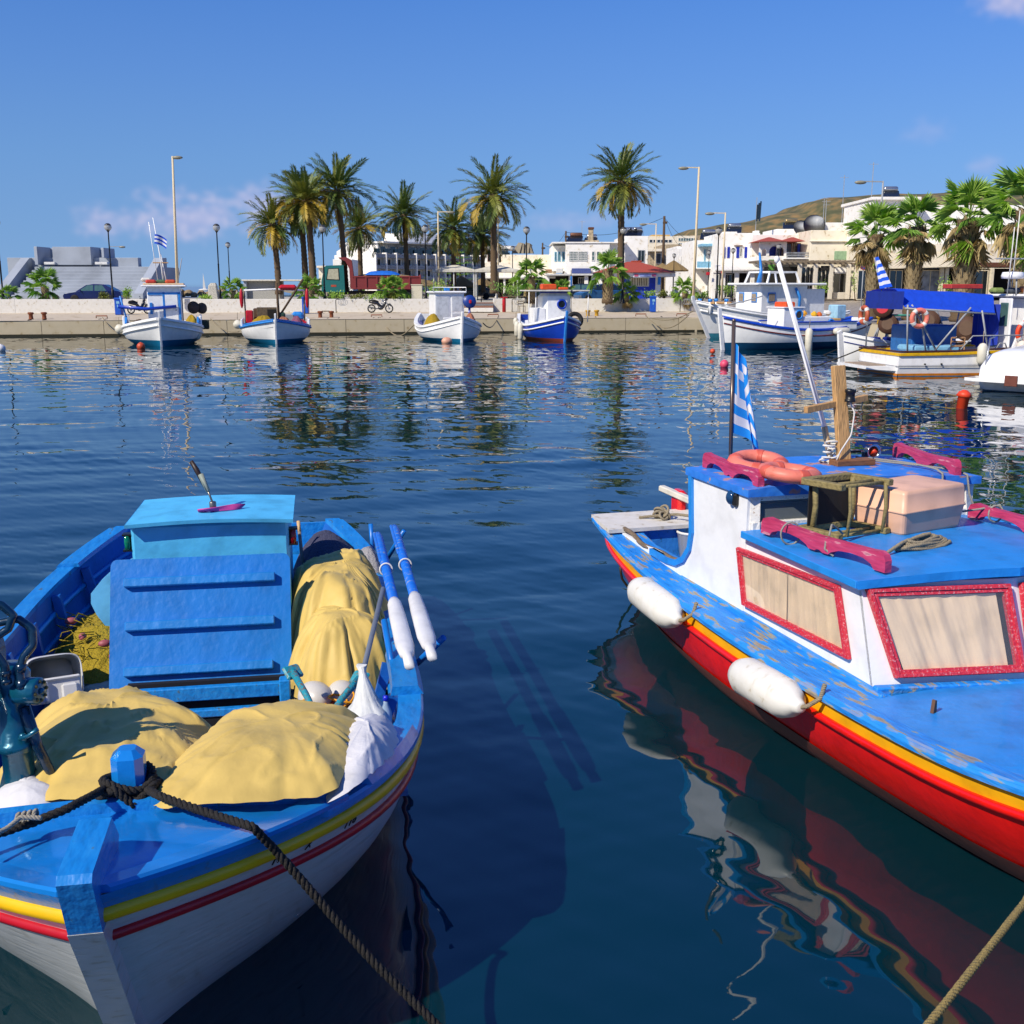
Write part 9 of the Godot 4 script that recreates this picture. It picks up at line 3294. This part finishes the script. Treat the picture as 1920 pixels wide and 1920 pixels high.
func motor_yacht() -> void:
	var b = thing("motor_yacht", "white motor yacht stern with a low bathing platform at the right edge", "boat", Vector3(14.07, 0, -30.49), 2.3)
	var yw: Material = M.yacht_white
	var rings = []
	for q in [[0.75, 1.2, 0.45], [0.8, 1.4, 0.55], [1.0, 1.5, 0.85], [1.35, 1.52, 1.12], [2.0, 1.55, 1.22], [5.0, 1.6, 1.4], [8.0, 1.1, 1.6]]:
		var r = []
		for k in 18:
			var a = PI * k / 17.0
			var x = cos(a)
			r.append(Vector3(signf(x) * pow(absf(x), 0.35) * q[1], lerpf(0.3, q[2], pow(sin(a), 0.3)), q[0]))
		r.append(Vector3(-q[1] * 0.95, 0.05, q[0]))
		r.append(Vector3(q[1] * 0.95, 0.05, q[0]))
		rings.append(r)
	var m = mb(true)
	m.loft(rings)
	obj("hull", m, yw, b)
	bx(b, "bottom", Vector3(0, -0.05, 4.2), Vector3(2.7, 0.5, 6.6), paint("bottom_petrol", "0e4a6c", 0.4), 0.05)
	m = mb()
	m.slab([Vector3(-1.5, 0.42, 0.85), Vector3(1.5, 0.42, 0.85), Vector3(1.5, 0.42, 0.1), Vector3(1.2, 0.42, 0.0), Vector3(-1.2, 0.42, 0.0), Vector3(-1.5, 0.42, 0.1)], Vector3(0, -0.09, 0))
	obj("bathing_platform", m, yw, b)
	bx(b, "ladder_pad", Vector3(0.1, 0.4, -0.01), Vector3(0.36, 0.3, 0.05), paint("pad_brown", "6c3a2c", 0.6), 0.01)
	bx(b, "outdrive", Vector3(-0.6, 0.1, 0.35), Vector3(0.5, 0.7, 0.5), yw, 0.08)
	for x in [1.0, 0.5]:
		m = mb(true)
		m.ball(Vector3(x, 0.12, 0.88), Vector3(0.1, 0.1, 0.04), 10, 6)
		obj("exhaust", m, M.dish_grey, b)
	tb(b, "rail", [Vector3(1.3, 0.45, 0.9), Vector3(1.35, 1.5, 1.2), Vector3(1.35, 1.55, 1.5)], 0.025, M.tank_steel, 6)


func buoys() -> void:
	for q in [[Vector3(-18.23, 0.05, -53.87), "orange round buoy floating before the leftmost boat", "c04a24", 0.2], [Vector3(8.05, 0.05, -41.44), "pink round buoy floating before the boat with blue gunwales", "e04a6c", 0.17], [Vector3(9.14, 0.05, -49.91), "tiny orange buoy floating near the white caique", "d04a28", 0.12], [Vector3(-24.25, 0.05, -52.04), "white round buoy cut by the left edge of the picture", "d8d8d8", 0.2]]:
		var m = mb(true)
		m.ball(Vector3(0, 0.06, 0), Vector3(q[3], q[3], q[3]), 14, 10)
		m.lathe([Vector2(q[3] * 0.3, q[3] * 0.9), Vector2(q[3] * 0.25, q[3] * 1.35), Vector2(0, q[3] * 1.4)], 8)
		var o = obj("mooring_buoy", m, paint("buoy_" + q[2], q[2], 0.5))
		o.position = q[0]
		tag(o, q[1], "buoy")
	var m = mb(true)
	m.lathe([Vector2(0.0, -0.2), Vector2(0.13, -0.18), Vector2(0.14, 0.28), Vector2(0.2, 0.3), Vector2(0.14, 0.4), Vector2(0.05, 0.46), Vector2(0.0, 0.46)], 16, Vector3.ZERO, Basis(Vector3.BACK, -0.12))
	var o = obj("spar_buoy", m, paint("spar_orange", "e04420", 0.5))
	o.position = Vector3(11.33, 0, -27.32)
	tag(o, "tilted bright orange spar buoy with a pointed cap, right of centre water", "buoy")


func mooring_lines() -> void:
	var rope_mat = paint("line_grey", "8c8068", 0.9)
	var wet = paint("line_wet", "2a2418", 0.8)
	var k = 0
	for q in [
		[Vector3(-25.44, 1.12, -68.5), Vector3(-22.31, 0.94, -64), "slack line from the quay ring to the leftmost boat", 0.7],
		[Vector3(-18.86, 1.01, -69), Vector3(-16.39, 0.34, -66), "line from the quay to the boat with red floats", 0.3],
		[Vector3(-8.63, 1.06, -72), Vector3(-6, 0.68, -67), "rope loops from the quay ring to the white cabin boat", 0.9],
		[Vector3(-0.88, 1.1, -73), Vector3(-1.78, 0.84, -67), "line from the quay to the white cabin boat's right side", 0.5],
		[Vector3(8.96, 1.05, -73.5), Vector3(11.23, 1.24, -70), "pale rope sagging from the quay ring to the white caique", 0.8],
		[Vector3(9.33, 0.91, -73.6), Vector3(11.5, 1.48, -70), "second pale rope from the quay to the white caique", 0.3],
		[Vector3(9.84, 0.07, -38), Vector3(11.8, 1.04, -36.5), "dark taut line from the water to the canopy boat's stern", 0.05],
		[Vector3(12.19, -0.51, -48), Vector3(15.83, 0.65, -50), "thin dark line running to the boat with blue gunwales", 0.05]]:
		var m = mb()
		var l = []
		for i in 13:
			l.append(q[0].lerp(q[1], i / 12.0) - Vector3(0, q[3] * sin(i * PI / 12.0), 0))
		m.tube(l, 0.035 if k < 6 else 0.022, 5)
		tag(obj("mooring_line", m, rope_mat if k < 6 else wet), q[2], "rope")
		k += 1
	var low = ["first from the left edge", "below the right rusty bollard at the left end", "left of the pair at the leftmost boat's ring", "right of the pair at the leftmost boat's ring", "below the left barred bollard", "below the right barred bollard", "leftmost of three by the motorbike", "middle one of three by the motorbike", "rightmost of three by the motorbike", "below the yellow bollards", "near the white caique's bow"]
	var n = 0
	for u in [[-29.63, -67.6, 1.0], [-28.84, -67.9, 0.9], [-25.83, -69.0, 1.1], [-25.47, -69.1, 1.1], [-11.93, -71.3, 0.8], [-11.25, -71.5, 0.7], [-9.04, -71.9, 1.1], [-8.73, -72.0, 1.1], [-8, -72.2, 1.1], [5.61, -74.0, 0.8], [10.14, -74.7, 0.8]]:
		var m = mb()
		m.tube([Vector3(u[0], 0.98, u[1] - 0.3), Vector3(u[0], 0.98, u[1] + 0.12), Vector3(u[0] + 0.15, 0.4, u[1] + 0.2), Vector3(u[0] + 0.22, -0.3, u[1] + 0.2)], 0.05, 5)
		tag(obj("hanging_rope", m, wet), "dark wet rope hanging down the quay, " + low[n], "rope", "ropes hanging down the quay face")
		n += 1
	n = 0
	for u in [[-26.2, -70.4], [-8.95, -72.9], [-1.27, -74.3], [8.81, -75.4], [11.67, -75.8]]:
		var m = mb(true)
		m.tube([Vector3(u[0] - 0.35, 1.0, u[1]), Vector3(u[0] - 0.35, 1.16, u[1]), Vector3(u[0] + 0.35, 1.16, u[1]), Vector3(u[0] + 0.35, 1.0, u[1])], 0.04, 6)
		tag(obj("mooring_hoop", m, M.rust_paint), "low rusty mooring hoop on the quay " + ["left of the leftmost boat", "by the motorbike", "by the wooden chair", "right of the yellow bollards", "at the white caique"][n], "mooring hoop", "mooring hoops on the quay")
		n += 1
